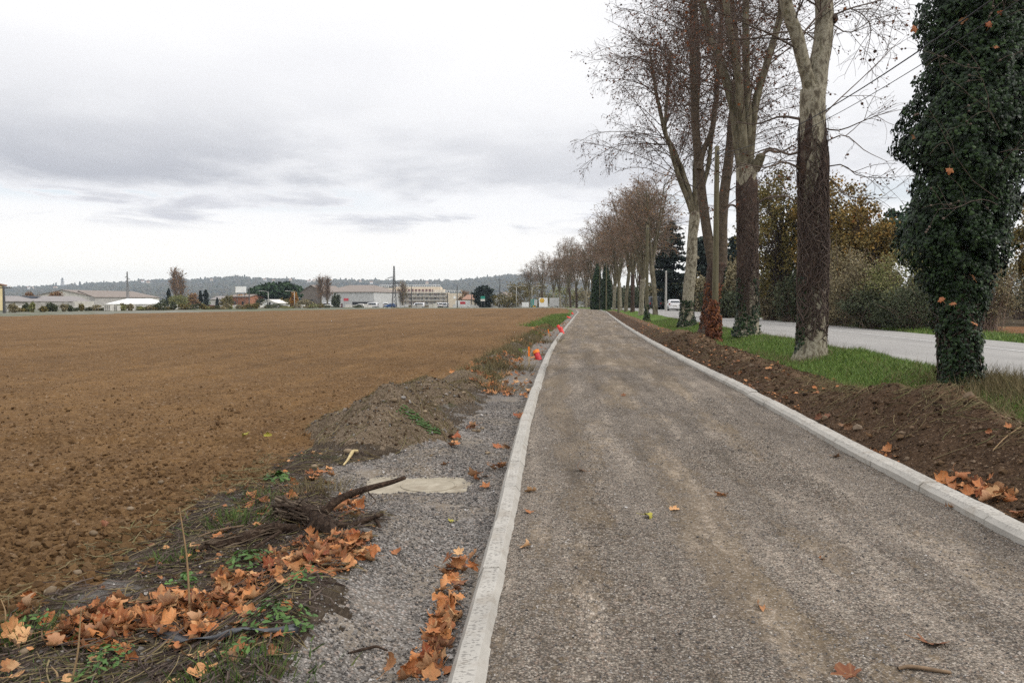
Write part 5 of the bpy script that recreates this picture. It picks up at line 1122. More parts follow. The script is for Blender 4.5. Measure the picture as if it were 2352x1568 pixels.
for i, (xv, Y, w_, y0_, m_) in enumerate([(70, 150, 30, 697, 'palewall'), (112, 142, 26, 699, 'offwhite'), (150, 150, 22, 697, 'pallet'), (182, 142, 20, 700, 'greywall'), (215, 150, 26, 698, 'offwhite'), (240, 165, 20, 698, 'palewall'), (262, 160, 18, 701, 'greywall'), (345, 165, 24, 699, 'offwhite'), (372, 160, 20, 701, 'pallet'), (398, 170, 16, 702, 'greywall'), (428, 185, 18, 700, 'offwhite'), (452, 190, 16, 701, 'concrete'), (492, 195, 22, 700, 'maroon'), (515, 200, 26, 699, 'concrete'), (540, 200, 18, 700, 'palewall'), (596, 205, 14, 699, 'offwhite'), (655, 210, 20, 699, 'greywall'), (690, 215, 22, 700, 'offwhite'), (718, 215, 18, 701, 'palewall'), (748, 220, 26, 699, 'offwhite'), (805, 225, 22, 699, 'pallet'), (846, 225, 18, 698, 'offwhite'), (930, 235, 16, 699, 'greywall'), (958, 235, 24, 697, 'concrete'), (995, 240, 20, 697, 'palewall')]):
    a = pt(xv, Y); h_ = zv(y0_, Y) - bz(Y); ww = w_ / 1850 * Y; root = empty('block_stack', (*a, bz(Y)), 'low stack of pale building blocks in the yard along the far field edge', 'block stack', 'block stacks along the far field edge'); n_ = max(2, int(ww / 1.2))
    for j in range(n_):
        x_ = -ww / 2 + ww * j / n_; hj = h_ * rng.uniform(.6, 1.05); k = MB(); k.box(x_, -.5, -.2, x_ + ww / n_ * .93, .5, hj); k.build('block_pile', M[m_], root)
# barn and second warehouse
hall('old dark brick barn with its gable facing the field', 'barn', pt(690, 318), pt(741, 316), 22, bz(317), zv(671, 317), zv(655.5, 317), 'darkbrick', 'brownroof', False, 0, None, 'barn', (('door', .42, .58, 0, 3.2, 'dark'),))
hall('pale grey warehouse with a brown hipped roof behind the bare poplars', 'warehouse', pt(736, 312), pt(859, 306), 26, bz(308), zv(671, 308), zv(655.5, 318), 'greywall', 'brownroof', True, 6, None, 'warehouse', (('sign_board', .44, .53, 2.6, 3.6, 'redpatch'), ('door', .60, .98, 0, 2.2, 'dark'), ('door', .20, .42, 0, 1.6, 'maroon')))
# cream stepped apartment block
def apartments():
    Y = 372; root = empty('apartment_building', (*pt(950, Y), bz(Y)), 'long cream stepped apartment building with balconies and roof railings', 'building'); o = np.array([*pt(950, Y), bz(Y)])
    def blk(x0, x1, y0, y1, d0, dpt, m='cream', nm='wall'):
        a, b_ = pt(x0, Y + d0), pt(x1, Y + d0); k = MB(); k.box(a[0] - o[0], d0, (bz(Y) - .4 if y0 is None else zv(y0, Y)) - o[2], b_[0] - o[0], d0 + dpt, zv(y1, Y) - o[2]); return k.build(nm, M[m], root)
    blk(838, 1028, None, 671.5, 0, 12); blk(1028.3, 1062, None, 673.5, -1.0, 14); blk(870, 905, 671.3, 661.5, 2.5, 10); blk(905.3, 1012, 671.3, 659, 2.0, 11); blk(995, 1020, 671.2, 664, 1.2, 7); blk(862, 870, 671.2, 664.5, 3, 9)
    k = MB(); a, b_ = pt(868, Y), pt(1010, Y); k.box(a[0] - o[0], 2.6, zv(658.8, Y) - o[2], b_[0] - o[0] , 12, zv(658.0, Y) - o[2]); k.build('roof', M['offwhite'], root)
    for y_ in (700, 690.5, 681.5, 673):
        a, b_ = pt(838, Y), pt(1026, Y); k = MB(); k.box(a[0] - o[0], -1.6, zv(y_, Y) - o[2], b_[0] - o[0], -.004, zv(y_ - 1.6, Y) - o[2]); bal = k.build('balcony', M['offwhite'], root)
        k = MB()
        for xp in np.linspace(838, 1026, 64): q = pt(xp, Y); k.box(q[0] - o[0] - .05, -1.55, zv(y_ - 1.6, Y) - o[2], q[0] - o[0] + .05, -1.45, zv(y_ - 5, Y) - o[2])
        k.box(a[0] - o[0], -1.56, zv(y_ - 5, Y) - o[2], b_[0] - o[0], -1.44, zv(y_ - 5.6, Y) - o[2]); k.build('railing', M['greywall'], bal)
    for y_ in (698.5, 689, 680):
        for xp in np.arange(844, 1024, 9.5):
            if rng.random() < .15: continue
            a, b_ = pt(xp, Y), pt(xp + rng.choice([3.5, 5.5, 7]), Y); k = MB(); k.box(a[0] - o[0], -.08, zv(y_ , Y) - o[2], b_[0] - o[0], .05, zv(y_ - 5.6, Y) - o[2]); k.build('window', M[str(rng.choice(['dark', 'maroon', 'glass', 'brownroof']))], root)
    for xp in np.arange(912, 1005, 8):
        a, b_ = pt(xp, Y), pt(xp + 5, Y); k = MB(); k.box(a[0] - o[0], 1.9, zv(670, Y) - o[2], b_[0] - o[0], 2.1, zv(664, Y) - o[2]); k.build('window', M['maroon'], root)
    a, b_ = pt(1042, Y), pt(1047, Y); k = MB(); k.box(a[0] - o[0], -1.08, zv(686, Y) - o[2], b_[0] - o[0], -.95, zv(680, Y) - o[2]); k.build('window', M['white'], root)
    for (x0, x1, y_, d) in ((870, 1010, 658, 2.9), (1000, 1060, 671, .5)):
        k = MB(); a, b_ = pt(x0, Y), pt(x1, Y)
        for xp in np.linspace(x0, x1, int((x1 - x0) / 5)): q = pt(xp, Y); k.box(q[0] - o[0] - .06, d, zv(y_ + .4, Y) - o[2], q[0] - o[0] + .06, d + .12, zv(y_ - 3.4, Y) - o[2])
        k.box(a[0] - o[0], d, zv(y_ - 3.4, Y) - o[2], b_[0] - o[0], d + .12, zv(y_ - 4.2, Y) - o[2]); k.build('roof_railing', M['white'], root)
apartments()
# smaller houses
HS = 'houses across the field'
hall('brick house with orange brown walls beside the white sign board', 'house', pt(528, 262), pt(574, 258), 6, bz(260), zv(682, 260), zv(677, 262), 'brick', 'brownroof', True, 0, HS, 'house', (('window', .2, .3, 1, 2, 'glass'), ('window', .6, .7, 1, 2, 'glass')))
hall('low white house with a pitched brown roof behind the white hoardings', 'house', pt(1063, 292), pt(1100, 290), 10, bz(291), zv(688, 291), zv(678, 295), 'cream', 'redroof', True, 0, HS, 'house')
hall('pale gabled house left of the wide-armed pole', 'house', pt(1136, 272), pt(1170, 270), 9, bz(271), zv(684, 271), zv(672, 271), 'offwhite', 'brownroof', False, 0, HS, 'house', (('window', .4, .6, 3.4, 4.2, 'dark'),))
hall('low grey house beside the tiny cypress', 'house', pt(484, 270), pt(512, 268), 8, bz(269), zv(688, 269), zv(681, 269), 'offwhite', 'greyroof', True, 0, HS, 'house')
hall('small white cabin with a dark gable among bushes', 'house', pt(603, 232), pt(634, 231), 6, bz(231), zv(697, 231), zv(689, 231), 'white', 'offwhite', False, 0, HS, 'house', (('door', .35, .6, 0, 1.6, 'dark'),))
hall('long grey-roofed brick building seen between the avenue trunks', 'building', pt(1390, 236), pt(1448, 225), 14, bz(230), zv(679, 230), zv(660, 232), 'brick', 'greyroof', True, 0, None, 'building')
# white board above the brick house
def board(label, cat, xv0, xv1, y0, y1, Y, m, foot=True, extra=None, name='sign_board', group=None):
    a, b_ = pt(xv0, Y), pt(xv1, Y); c = (a + b_) / 2; root = empty(name, (c[0], Y, bz(Y)), label, cat, group); w = (b_[0] - a[0]) / 2; z0, z1 = zv(y1, Y) - bz(Y), zv(y0, Y) - bz(Y)
    k = MB(); k.box(-w, -.06, z0, w, .06, z1); k.build('panel', M[m], root)
    if foot:
        for sx in (-.7, .7): k = MB(); k.box(sx * w - .06, .062, -.2, sx * w + .06, .16, z1 - .1); k.build('post', M['darksteel'], root)
    if extra:
        for (nm, f0, f1, g0_, g1_, m2) in extra: k = MB(); k.box(-w + 2 * w * f0, -.10, z0 + (z1 - z0) * g0_, -w + 2 * w * f1, -.061, z0 + (z1 - z0) * g1_); k.build(nm, M[m2], root)
    return root
board('blank white rectangular board high on posts above the brick house', 'sign', 541, 566, 658, 672, 250, 'white', True, (('board_frame', .0, .06, 0, 1, 'offwhite'),))
board('green and white direction sign on posts by the round cedar', 'road sign', 1104, 1114, 680, 691.5, 190, 'green', True, (('lower_plate', .0, 1, 0, .42, 'offwhite'),), 'road_sign')
board('white hoarding with a red patch beside the apartment end', 'hoarding', 1046, 1080, 690, 703, 252, 'white', True, (('red_patch', .32, .68, .35, .8, 'redpatch'),), 'hoarding', 'hoardings by the road')
board('white fence panel right of the parked grey car', 'hoarding', 1199, 1215, 694, 705, 225, 'white', True, None, 'hoarding', 'hoardings by the road')
board('teal and pale blue advertising panel at the left end of the avenue', 'hoarding', 1219, 1234, 687, 705, 214, 'teal', True, (('pale_panel', .5, 1, .1, .95, 'greywall'), ('yellow_foot', .35, .8, .0, .2, 'yellow')), 'hoarding', 'hoardings by the road')
r_ = board('white advertising panel with a yellow disc between avenue trunks', 'hoarding', 1238, 1258, 684, 705, 212, 'white', True, None, 'hoarding', 'hoardings by the road')
k = MB(); a = np.arange(20) * 2 * math.pi / 20; k.add([(-.35 + .62 * math.cos(q_), -.075, zv(690, 212) - bz(212) + .62 * math.sin(q_)) for q_ in a], [[tuple(range(20))]]); k.build('yellow_disc', M['yellow'], r_)
board('large pale advertising panel between the avenue trunks', 'hoarding', 1262, 1284, 684, 704, 205, 'greywall', True, (('dark_strip', .5, .9, 0, .06, 'dark'),), 'hoarding', 'hoardings by the road')
panel_wall('low white site fence along the road left of the avenue', 1040, 1200, 262, 240, 699, 'offwhite', 'panel walls across the field', 22)
# parked vehicles
V0 = car('parked white van in the yard across the field', 'van', (*pt(765, 310), bz(310)), 1.5, 4.8, 1.9, 1.95, M['car_white'], True, 'white vans parked across the field', 'van')
for xv, Y, rz in ((783, 304, 1.6), (868, 300, 1.5), (886, 306, .2), (975, 310, 1.6), (1012, 300, .3), (1030, 305, 1.5), (1126, 292, 1.6), (1141, 298, .2), (1156, 290, 1.5)):
    c_ = copy_tree(V0); c_.location = (*pt(xv, Y), bz(Y)); c_.rotation_euler = (0, 0, rz)
V0['label'] = 'white van parked in the yard across the field'
for c_ in [o for o in COL.objects if o.get('group') == 'white vans parked across the field']: c_['label'] = 'white van parked in the yard across the field'
car('grey car parked under the double street lamp', 'car', (*pt(1180, 250), bz(250)), 1.35, 4.2, 1.75, 1.5, M['greywall'])
car('blue car parked among white vans near the big pylon', 'car', (*pt(908, 300), bz(300)), 1.4, 4.2, 1.75, 1.5, M['blue'])
car('pale car with the yellow shed behind it near the pale warehouse', 'car', (*pt(838, 302), bz(302)), 1.6, 4.2, 1.75, 1.5, M['offwhite'])
# street lamps
def lamp(label, xv, Y, top, arms, group='street lamps across the field'):
    q = at(xv, top, Y); h = q[2] - bz(Y); root = empty('street_lamp', (q[0], Y, bz(Y)), label, 'street lamp', group)
    k = MB(); k.tube([(0, 0, -.2), (0, 0, h * .5), (0, 0, h * .93)], [.11, .09, .07], 8); k.build('post', M['lampgrey'], root, True)
    for sx in arms:
        k = MB(); s_ = np.linspace(0, 1, 8); k.tube(np.stack([sx * 1.7 * s_, 0 * s_, h * .93 + h * .07 * np.sin(s_ * 1.57)], -1), .05, 6); ar = k.build('arm', M['lampgrey'], root, True)
        k = MB(); k.box(*sorted((sx * 1.7, sx * 2.5))[:1], -.14, h - .08, sorted((sx * 1.7, sx * 2.5))[1], .14, h + .06); k.build('lamp_head', M['lampgrey'], ar)
lamp('single-arm street lamp before the umbrella pine', 616, 216, 668, (-1,)); lamp('single-arm street lamp at the right of the umbrella pine', 738 - 62, 222, 668, (-1,)); lamp('street lamp with two arms left of the avenue', 1186, 205, 656, (-1, 1)); lamp('slim street lamp at the left end of the avenue trunks', 1222, 205, 656, (1,))
# pylons
def pylon(label, xv, Y, top, bw, arms, m='darksteel', r=.09):
    q = at(xv, top, Y); z0 = bz(Y) if Y < 1000 else q[2] - 34; h = q[2] - z0; root = empty('pylon', (q[0], Y, z0), label, 'pylon', 'lattice pylons'); w0 = bw / 1850 * Y / 2
    lv = np.concatenate([np.linspace(0, .6, 7), np.linspace(.66, 1, 7)]); wd = lambda f: w0 * np.interp(f, [0, .55, 1], [1, .42, .22]); k = MB()
    cr = lambda f: [np.array([sx * wd(f), sy * wd(f), f * h]) for sx, sy in ((-1, -1), (1, -1), (1, 1), (-1, 1))]
    for i in range(len(lv) - 1):
        a, b_ = cr(lv[i]), cr(lv[i + 1])
        for j in range(4):
            k.tube([a[j], b_[j]], r, 4, False); k.tube([a[j], b_[(j + 1) % 4]], r * .6, 4, False); k.tube([a[(j + 1) % 4], b_[j]], r * .6, 4, False); k.tube([b_[j], b_[(j + 1) % 4]], r * .6, 4, False)
    k.build('lattice_mast', M[m], root)
    for (f, ln, s) in arms:
        k = MB(); L_ = ln / 1850 * Y; k.tube([(0, 0, f * h), (s * L_, 0, f * h - .02 * h)], [r * 1.3, r * .8], 4); k.tube([(0, 0, (f + .045) * h), (s * L_, 0, f * h - .02 * h)], [r, r * .7], 4)
        for t_ in (.3, .6, .85): k.tube([(s * L_ * t_, 0, f * h - .02 * h * t_), (s * L_ * t_ * .9, 0, f * h + .045 * h * (1 - t_))], r * .7, 4)
        a = k.build('arm', M[m], root)
        k = MB(); k.tube([(s * L_ * .97, 0, f * h - .02 * h), (s * L_ * .97, 0, f * h - .055 * h)], [r * 1.2, r * .7], 5); k.build('insulator', M['offwhite'], a)
pylon('big dark lattice pylon with uneven arms before the apartments', 905, 300, 611, 11, ((.72, 17, -1), (.60, 14, 1), (.50, 13, -1)), r=.075)
pylon('thin grey lattice pylon behind the white tent', 292, 275, 624, 7, ((.86, 5, -1), (.80, 7, 1), (.74, 4, -1)), 'steel', .055)
pylon('tiny pylon on the skyline of the left hill', 143, 2950, 638, 8, ((.8, 5, -1), (.8, 5, 1), (.6, 5, -1), (.6, 5, 1)), 'steel', .4)
# houses on the hill
for i, (xv, f) in enumerate([(88, .82), (97, .80), (150, .78), (345, .93), (357, .90), (500, .90), (620, .90), (640, .86), (678, .93), (720, .84), (730, .88), (835, .86), (860, .80), (985, .80)]):
    x, y, z = [float(q_) for q_ in hillpt(np.array(float(xv)), np.array(f))]; w = rng.uniform(3, 6)
    hall('small cream house on the wooded hillside', 'house', (x - w, y - 60), (x + w, y - 60), 10, z + 4, z + 9, z + 12, 'cream' if i % 3 else 'white', 'redroof', True, 0, 'houses on the wooded hill', 'house')
# ------------------------------------------------------------------ near ground: stones, clods, litter, grass
def place(xy, lift=0.0):
    xy = np.asarray(xy, float); return np.stack([xy[:, 0], xy[:, 1], H(xy[:, 0], xy[:, 1]) + lift], -1)
def stuff(name, v, f, a, m, smooth=False): return tag(mk(name, v, f, M[m], None, smooth, {'rnd': a}), kind='stuff')
def stonefield(name, x, y, size, m, flat=.62, sink=.25, smooth=False):
    n = len(x); s = size; sc = np.stack([s * rng.uniform(.8, 1.4, n), s * rng.uniform(.7, 1.1, n), s * rng.uniform(.45, .8, n) * flat / .62], -1) * .5
    ti = frames(np.stack([rng.normal(0, .25, n), rng.normal(0, .25, n), np.ones(n)], -1)); z = H(x, y) + sc[:, 2] * (1 - 2 * sink)
    v, f, a = scatter(rocky(ICO, .95, 9), [ICOF], np.stack([x, y, z], -1), ti, sc); stuff(name, v, f, a, m, smooth)
# gravel on the shoulder
n = 60000; y = 1.3 + 13.5 * rng.random(n) ** 1.7; d = KW + .02 + rng.random(n) * 1.9; x = XL(y) - d
zl_ = zoneleft(x, y); k = ((zl_ == 1) | ((zl_ == 2) & (rng.random(n) < .22))) & ~((np.abs(x + .86) < .41) & (np.abs(y - 7.2) < .25)) & (fbm(x, y, .35, 3, 200) > -.35); x, y = x[k], y[k]
stonefield('gravel', x, y, np.minimum(.005 + rng.lognormal(-5.35, .5, len(x)), .040) * (1 + y * .03), 'stone', sink=.14)
# gravel bedded in the path, loose in streaks and along the right kerb
n = 76000; y = 1.5 + 11 * rng.random(n) ** 1.6; d = rng.random(n) * PW; x = XL(y) + d
dens = .12 + .95 * np.clip(1 - wear(d, y), 0, 1) + .4 * np.exp(-((d - PW) / .35) ** 2)
k = rng.random(n) < dens * .62; x, y = x[k], y[k]
stonefield('gravel', x, y, np.minimum(.004 + rng.lognormal(-5.8, .5, len(x)), .022) * (1 + y * .03), 'stone', sink=.3)
# clods on the field, on the bank and the heaps
n = 70000; y = 2.5 + 40 * rng.random(n) ** 2.0; x = XL(y) - 2.2 - (y * .72 + 1.5) * rng.random(n); k = zoneleft(x, y) == 3; x, y = x[k], y[k]
stonefield('clods', x, y, np.minimum(rng.lognormal(-4.25, .55, len(x)), .10) * np.clip(1.3 - y / 17, .32, 1.1) * (1 + y * .02), 'clod', .7, .35)
n = 30000; y = 2.5 + 26 * rng.random(n) ** 1.5; x = XL(y) + PW + KW + .03 + 2.2 * rng.random(n)
stonefield('clods', x, y, np.minimum(rng.lognormal(-4.5, .6, n), .10) * (1 + y * .02), 'berm_clod', .7, .2)
n = 12000; y = rng.uniform(8, 13.6, n); x = rng.uniform(-2.6, -.1, n); k = zoneleft(x, y) >= 4; x, y = x[k], y[k]
stonefield('rubble', x[::4], y[::4], np.minimum(rng.lognormal(-4.4, .6, len(x[::4])), .07), 'stone', .7, .3)
stonefield('clods', x[::2] + .013, y[::2] + .01, np.minimum(rng.lognormal(-4.3, .5, len(x[::2])), .08), 'berm_clod', .7, .25)
n = 9000; y = 2.2 + 10 * rng.random(n) ** 1.4; x = XL(y) - .8 - 1.9 * rng.random(n); k = zoneleft(x, y) == 2; x, y = x[k], y[k]
stonefield('rubble', x[::2], y[::2], np.minimum(rng.lognormal(-4.8, .5, len(x[::2])), .035), 'stone', .7, .3)
n = 1500; y = rng.uniform(3.2, 8.0, n); x = XL(y) - 2.15 - rng.random(n) ** 1.6 * 2.2; k = zoneleft(x, y) == 3; x, y = x[k], y[k]
stonefield('clods', x, y, rng.uniform(.015, .05, len(x)) * (1.15 - (y - 3) * .07), 'clod', .75, .25)
n = 300; y = rng.uniform(3.2, 6.3, n); x = XL(y) - 2.35 - rng.random(n) ** 2 * 1.6; k = zoneleft(x, y) == 3; x, y = x[k], y[k]
stonefield('clods', x, y, rng.uniform(.03, .075, len(x)), 'clod', .8, .35)
# stalks and twigs lying as litter
def litter(name, x, y, ln, m, lift=.006, sides=3, r=(.0012, .004), up=.12):
    n = len(x); th = rng.uniform(0, math.pi * 2, n); k = 5; s = np.linspace(-.5, .5, k)[None]; L_ = rng.uniform(ln[0], ln[1], n)[:, None]
    bend = rng.normal(0, .12, (n, 1)) * L_; px = x[:, None] + np.cos(th)[:, None] * L_ * s - np.sin(th)[:, None] * bend * (1 - 4 * s * s); py = y[:, None] + np.sin(th)[:, None] * L_ * s + np.cos(th)[:, None] * bend * (1 - 4 * s * s)
    pz_ = H(px, py) + lift + np.abs(rng.normal(0, up, (n, 1))) * L_ * (s + .5)
    Pp = np.stack([px, py, pz_], -1); V_, F_ = tubes(Pp, np.full((n, k), 1.0) * rng.uniform(r[0], r[1], n)[:, None], sides); stuff(name, V_, [F_], np.repeat(rng.random(n), k * sides), m)
n = 3600; y = 2.3 + 6 * rng.random(n) ** 1.3; x = XL(y) - .85 - 1.7 * rng.random(n); k = zoneleft(x, y) == 2; litter('plant_litter', x[k], y[k], (.05, .28), 'ivy_vein')
n = 2400; y = 2.3 + 6 * rng.random(n) ** 1.3; x = XL(y) - .85 - 1.9 * rng.random(n); k = zoneleft(x, y) >= 2; litter('straw_litter', x[k], y[k], (.05, .25), 'dry_grass')
n = 2600; y = rng.uniform(6, 14, n); x = XL(y) + PW + KW + rng.normal(1.5, .3, n); litter('straw_litter', x, y, (.08, .34), 'dry_grass')
n = 1500; y = rng.uniform(8, 40, n); x = XL(y) + PW + .5 + 1.8 * rng.random(n); litter('straw_litter', x, y, (.06, .3), 'dry_grass')
n = 1100; y = rng.uniform(8.3, 13.4, n); x = rng.uniform(-2.5, -.2, n); k = zoneleft(x, y) >= 4; litter('straw_litter', x[k], y[k], (.06, .3), 'dry_grass')
# grass
BL = np.array([(-.5, 0, 0), (.5, 0, 0), (.36, .05, .45), (-.36, .05, .45), (0, .22, 1.0)]); BLF = [np.array([(0, 1, 2, 3)]), np.array([(3, 2, 4)])]
def blades(x, y, h, w, tilt=.5):
    n = len(x); nr = np.stack([rng.normal(0, tilt, n), rng.normal(0, tilt, n), np.ones(n)], -1); hh = rng.uniform(h[0], h[1], n); sc = np.stack([rng.uniform(w[0], w[1], n), hh, hh], -1)
    return scatter(BL, BLF, np.stack([x, y, H(x, y) - .005], -1), frames(nr), sc)
def verge_xy(n, y0, y1, pw, e0, e1):
    y = y0 + (y1 - y0) * rng.random(n) ** pw; x0 = XL(y) + PW + KW + e0; return x0 + (ROAD(y) - e1 - x0) * rng.random(n), y
x, y = verge_xy(120000, 7, 60, 1.5, 1.7, .0); k = (fbm(x, y, 1.1, 3, 220) > -.75) & ((x - XL(y) - PW - KW) > 1.85 + .4 * fbm(x, y, .9, 3, 44)); x, y = x[k], y[k]
v, f, a = blades(x, y, (.05, .17), (.008, .02), .55); stuff('grass', v, f, a * .85, 'grass')
x, y = verge_xy(14000, 7, 60, 1.5, 1.9, .0); k = fbm(x, y, 1.3, 3, 221) > .12; v, f, a = blades(x[k], y[k], (.12, .36), (.006, .014), .6); stuff('dry_grass', v, f, a, 'dry_grass')
# brown tussock round the foot of the ivy trunk and along the bank behind it
n = 9000; y = rng.normal(13.2, 1.3, n); x = rng.normal(8.7, .6, n); k = (x > XL(y) + PW + KW + 2.0) & (x < ROAD(y)); v, f, a = blades(x[k], y[k], (.14, .50), (.005, .012), .7); stuff('dry_grass', v, f, a, 'dry_grass')
n = 5000; y = rng.uniform(6.8, 13, n); x = XL(y) + PW + KW + rng.uniform(1.35, 2.6, n); v, f, a = blades(x, y, (.05, .22), (.005, .012), .8); stuff('dry_grass', v, f, a, 'dry_grass')
# grass beyond the road
n = 16000; y = 20 + 60 * rng.random(n) ** 1.2; o_ = rng.uniform(.1, 2.3, n); x = ROAD(y) + ROADW + o_
zb_ = BASE(y) + np.clip(o_ / 1.5, 0, 1) * (.10 + .10 * fbm(x, y, .9, 3, 50)); nr = np.stack([rng.normal(0, .5, n), rng.normal(0, .5, n), np.ones(n)], -1); hh = rng.uniform(.06, .26, n)
v, f, a = scatter(BL, BLF, np.stack([x, y, zb_], -1), frames(nr), np.stack([rng.uniform(.015, .03, n), hh, hh], -1)); stuff('grass', v, f, a * .9, 'grass')
# rough verge left of the path, further on; and its green end
n = 26000; y = 13.5 + 55 * rng.random(n) ** 1.5; f_ = rng.uniform(.5, 1.7, n); x = XL(y) - KW - f_; k = (zoneleft(x, y) == 2) & (fbm(x, y, .8, 3, 222) > -.15); x, y = x[k], y[k]
v, f, a = blades(x, y, (.05, .22), (.006, .016), .7); stuff('dry_grass', v, f, a, 'dry_grass')
n = 14000; y = 46 + 36 * rng.random(n); f_ = rng.normal(1.2, .55, n); x = XL(y) - KW - np.clip(f_, .5, 3.0); v, f, a = blades(x, y, (.08, .22), (.02, .04), .5); stuff('grass', v, f, a * .8, 'grass')
n = 16000; y = rng.uniform(8.2, 13.4, n); x = rng.uniform(-2.4, -.2, n); k = (zoneleft(x, y) >= 4) & (fbm(x, y, .5, 3, 224) > -.05); v, f, a = blades(x[k], y[k], (.03, .09), (.003, .006), .9); stuff('dry_grass', v, f, a, 'dry_grass')
n = 9000; y = 2.3 + 6.3 * rng.random(n) ** 1.2; x = XL(y) - 1.0 - 1.6 * rng.random(n); k = (zoneleft(x, y) == 2) & (fbm(x, y, .35, 3, 223) > .30); v, f, a = blades(x[k], y[k], (.02, .07), (.003, .006), .9); stuff('grass', v, f, a * .9, 'tuft')
# separate tufts
def with_disc(v, f, p, r):
    """adds a hidden flat disc just under the soil, spanning the blades of one plant"""
    a_ = np.arange(14) * 2 * math.pi / 14; q = np.stack([r * np.cos(a_), r * np.sin(a_)], -1); z = H(p[0] + q[:, 0], p[1] + q[:, 1]) - p[2] - .07
    n0 = len(v); return np.concatenate([v, np.column_stack([q, z])]), f + [np.array([[n0 + i for i in range(14)]])]
def tuft(label, xv, yv, n, r, h, m, w=(.004, .009), cat='grass tuft', name='grass_tuft', group=None):
    p = P(xv, yv); q = np.stack([rng.normal(0, r, n), rng.normal(0, r, n)], -1); xx_, yy_ = p[0] + q[:, 0], p[1] + q[:, 1]; z = H(xx_, yy_) - p[2]
    nr = np.stack([q[:, 0] / r * .45 + rng.normal(0, .35, n), q[:, 1] / r * .45 + rng.normal(0, .35, n), np.ones(n)], -1); hh = rng.uniform(h[0], h[1], n)
    v, f, a = scatter(BL, BLF, np.stack([q[:, 0], q[:, 1], z], -1), frames(nr), np.stack([rng.uniform(w[0], w[1], n), hh, hh], -1)); v, f = with_disc(v, f, p, r * 2.6); return tag(mk(name, v, f, M[m], None, False, {'rnd': np.append(a * .8, np.zeros(14))}, tuple(p)), label, cat, group)
TG = 'green tufts among the fallen leaves'
for lab, xv, yv, n, r, h in (('lush green grass tuft left of the rotten root', 545, 1200, 260, .13, (.04, .13)), ('small grass tuft at the field edge above the big leaf drift', 400, 1290, 150, .08, (.03, .10)), ('grass tuft between the green weed and the root', 600, 1150, 180, .12, (.03, .10)), ('grass tuft right at the left picture edge', 40, 1470, 180, .11, (.04, .12)), ('thin grass tuft at the bottom left corner', 500, 1555, 160, .12, (.04, .10)), ('sparse grass tuft near the black plastic strip', 610, 1535, 160, .12, (.03, .09))):
    tuft(lab, xv, yv, n, r, h, 'tuft', group=TG)
tuft('dry yellow grass tussock behind the rotten root', 730, 1128, 420, .17, (.05, .16), 'dry_grass', (.003, .006), group='dry tussocks'); tuft('dry grass tussock on the near side of the orange stake', 1170, 850, 420, .35, (.10, .30), 'dry_grass', (.006, .012), group='dry tussocks'); tuft('dry grass tussock beyond the orange stake', 1190, 815, 420, .40, (.10, .30), 'dry_grass', (.006, .012), group='dry tussocks'); tuft('dry grass hummock left of the far stake', 1225, 785, 420, .5, (.10, .34), 'dry_grass', (.01, .02), group='dry tussocks'); tuft('dry grass clump at the end of the second heap', 1130, 895, 420, .28, (.06, .2), 'dry_grass', (.005, .01), group='dry tussocks')
def weed(label, xv, yv, n, r, size, group='green weeds'):
    p = P(xv, yv); th = rng.uniform(0, 6.283, n); rr = r * rng.random(n) ** .6; q = np.stack([rr * np.cos(th), rr * np.sin(th), rng.uniform(.005, .05, n) + .04 * (1 - rr / r)], -1)
    nr = np.stack([np.cos(th) * .5, np.sin(th) * .5, np.ones(n)], -1) + rng.normal(0, .25, (n, 3)); LW = np.array([(0, -.7, 0), (.22, -.2, .05), (.34, .3, .03), (0, .8, -.08), (-.34, .3, .03), (-.22, -.2, .05)]); q[:, 2] += H(p[0] + q[:, 0], p[1] + q[:, 1]) - p[2]
    v, f, a = scatter(LW, [np.array([(0, 1, 2, 3), (0, 3, 4, 5)])], q, frames(nr, th - math.pi / 2 + rng.normal(0, .4, n)), rng.uniform(size[0], size[1], n)); v, f = with_disc(v, f, p, r * 1.7); return tag(mk('weed', v, f, M['weed'], None, False, {'rnd': np.append(a, np.zeros(14))}, tuple(p)), label, 'weed', group)
for lab, xv, yv, n, r, s in (('broad-leaved green weed at the field edge, topmost', 640, 1103, 60, .13, (.03, .06)), ('ferny green weed between two leaf drifts, under the root', 570, 1295, 110, .15, (.02, .04)), ('pale green weed patch right of the big leaf drift', 640, 1430, 130, .17, (.015, .035)), ('small green weed by the lower leaf drift', 250, 1520, 70, .12, (.012, .03)), ('small green weed at the bottom edge, left', 230, 1560, 50, .10, (.012, .03)), ('green weed at the right rim of the big leaf drift', 700, 1335, 40, .10, (.015, .03)), ('tiny weed in front of the black plastic strip', 560, 1490, 50, .10, (.012, .028)), ('green seedlings left of the lower drift', 60, 1440, 60, .12, (.015, .03)), ('weed by the tall dry stalk', 430, 1345, 20, .05, (.03, .05))):
    weed(lab, xv, yv, n, r, s)
# creeper running down the first heap
t_ = rng.random(1500); xv_ = 925 + 80 * t_ + rng.normal(0, 7, 1500); yv_ = 942 + 58 * t_ + rng.normal(0, 2.4, 1500)
cp = np.array([P(float(a_), float(b_)) for a_, b_ in zip(xv_[:420], yv_[:420])]); o0 = cp.mean(0)
nr = np.tile([0, -.45, 1.0], (len(cp), 1)) + rng.normal(0, .35, (len(cp), 3)); v, f, a = scatter(IVYL, IVYF, cp - o0 + np.array([0, 0, .012]), frames(nr), rng.uniform(.016, .032, len(cp)))
tag(mk('creeper', v, f, M['weed'], None, False, {'rnd': a * .6}, tuple(o0)), 'strip of small-leaved green creeper running down the first heap', 'creeper')

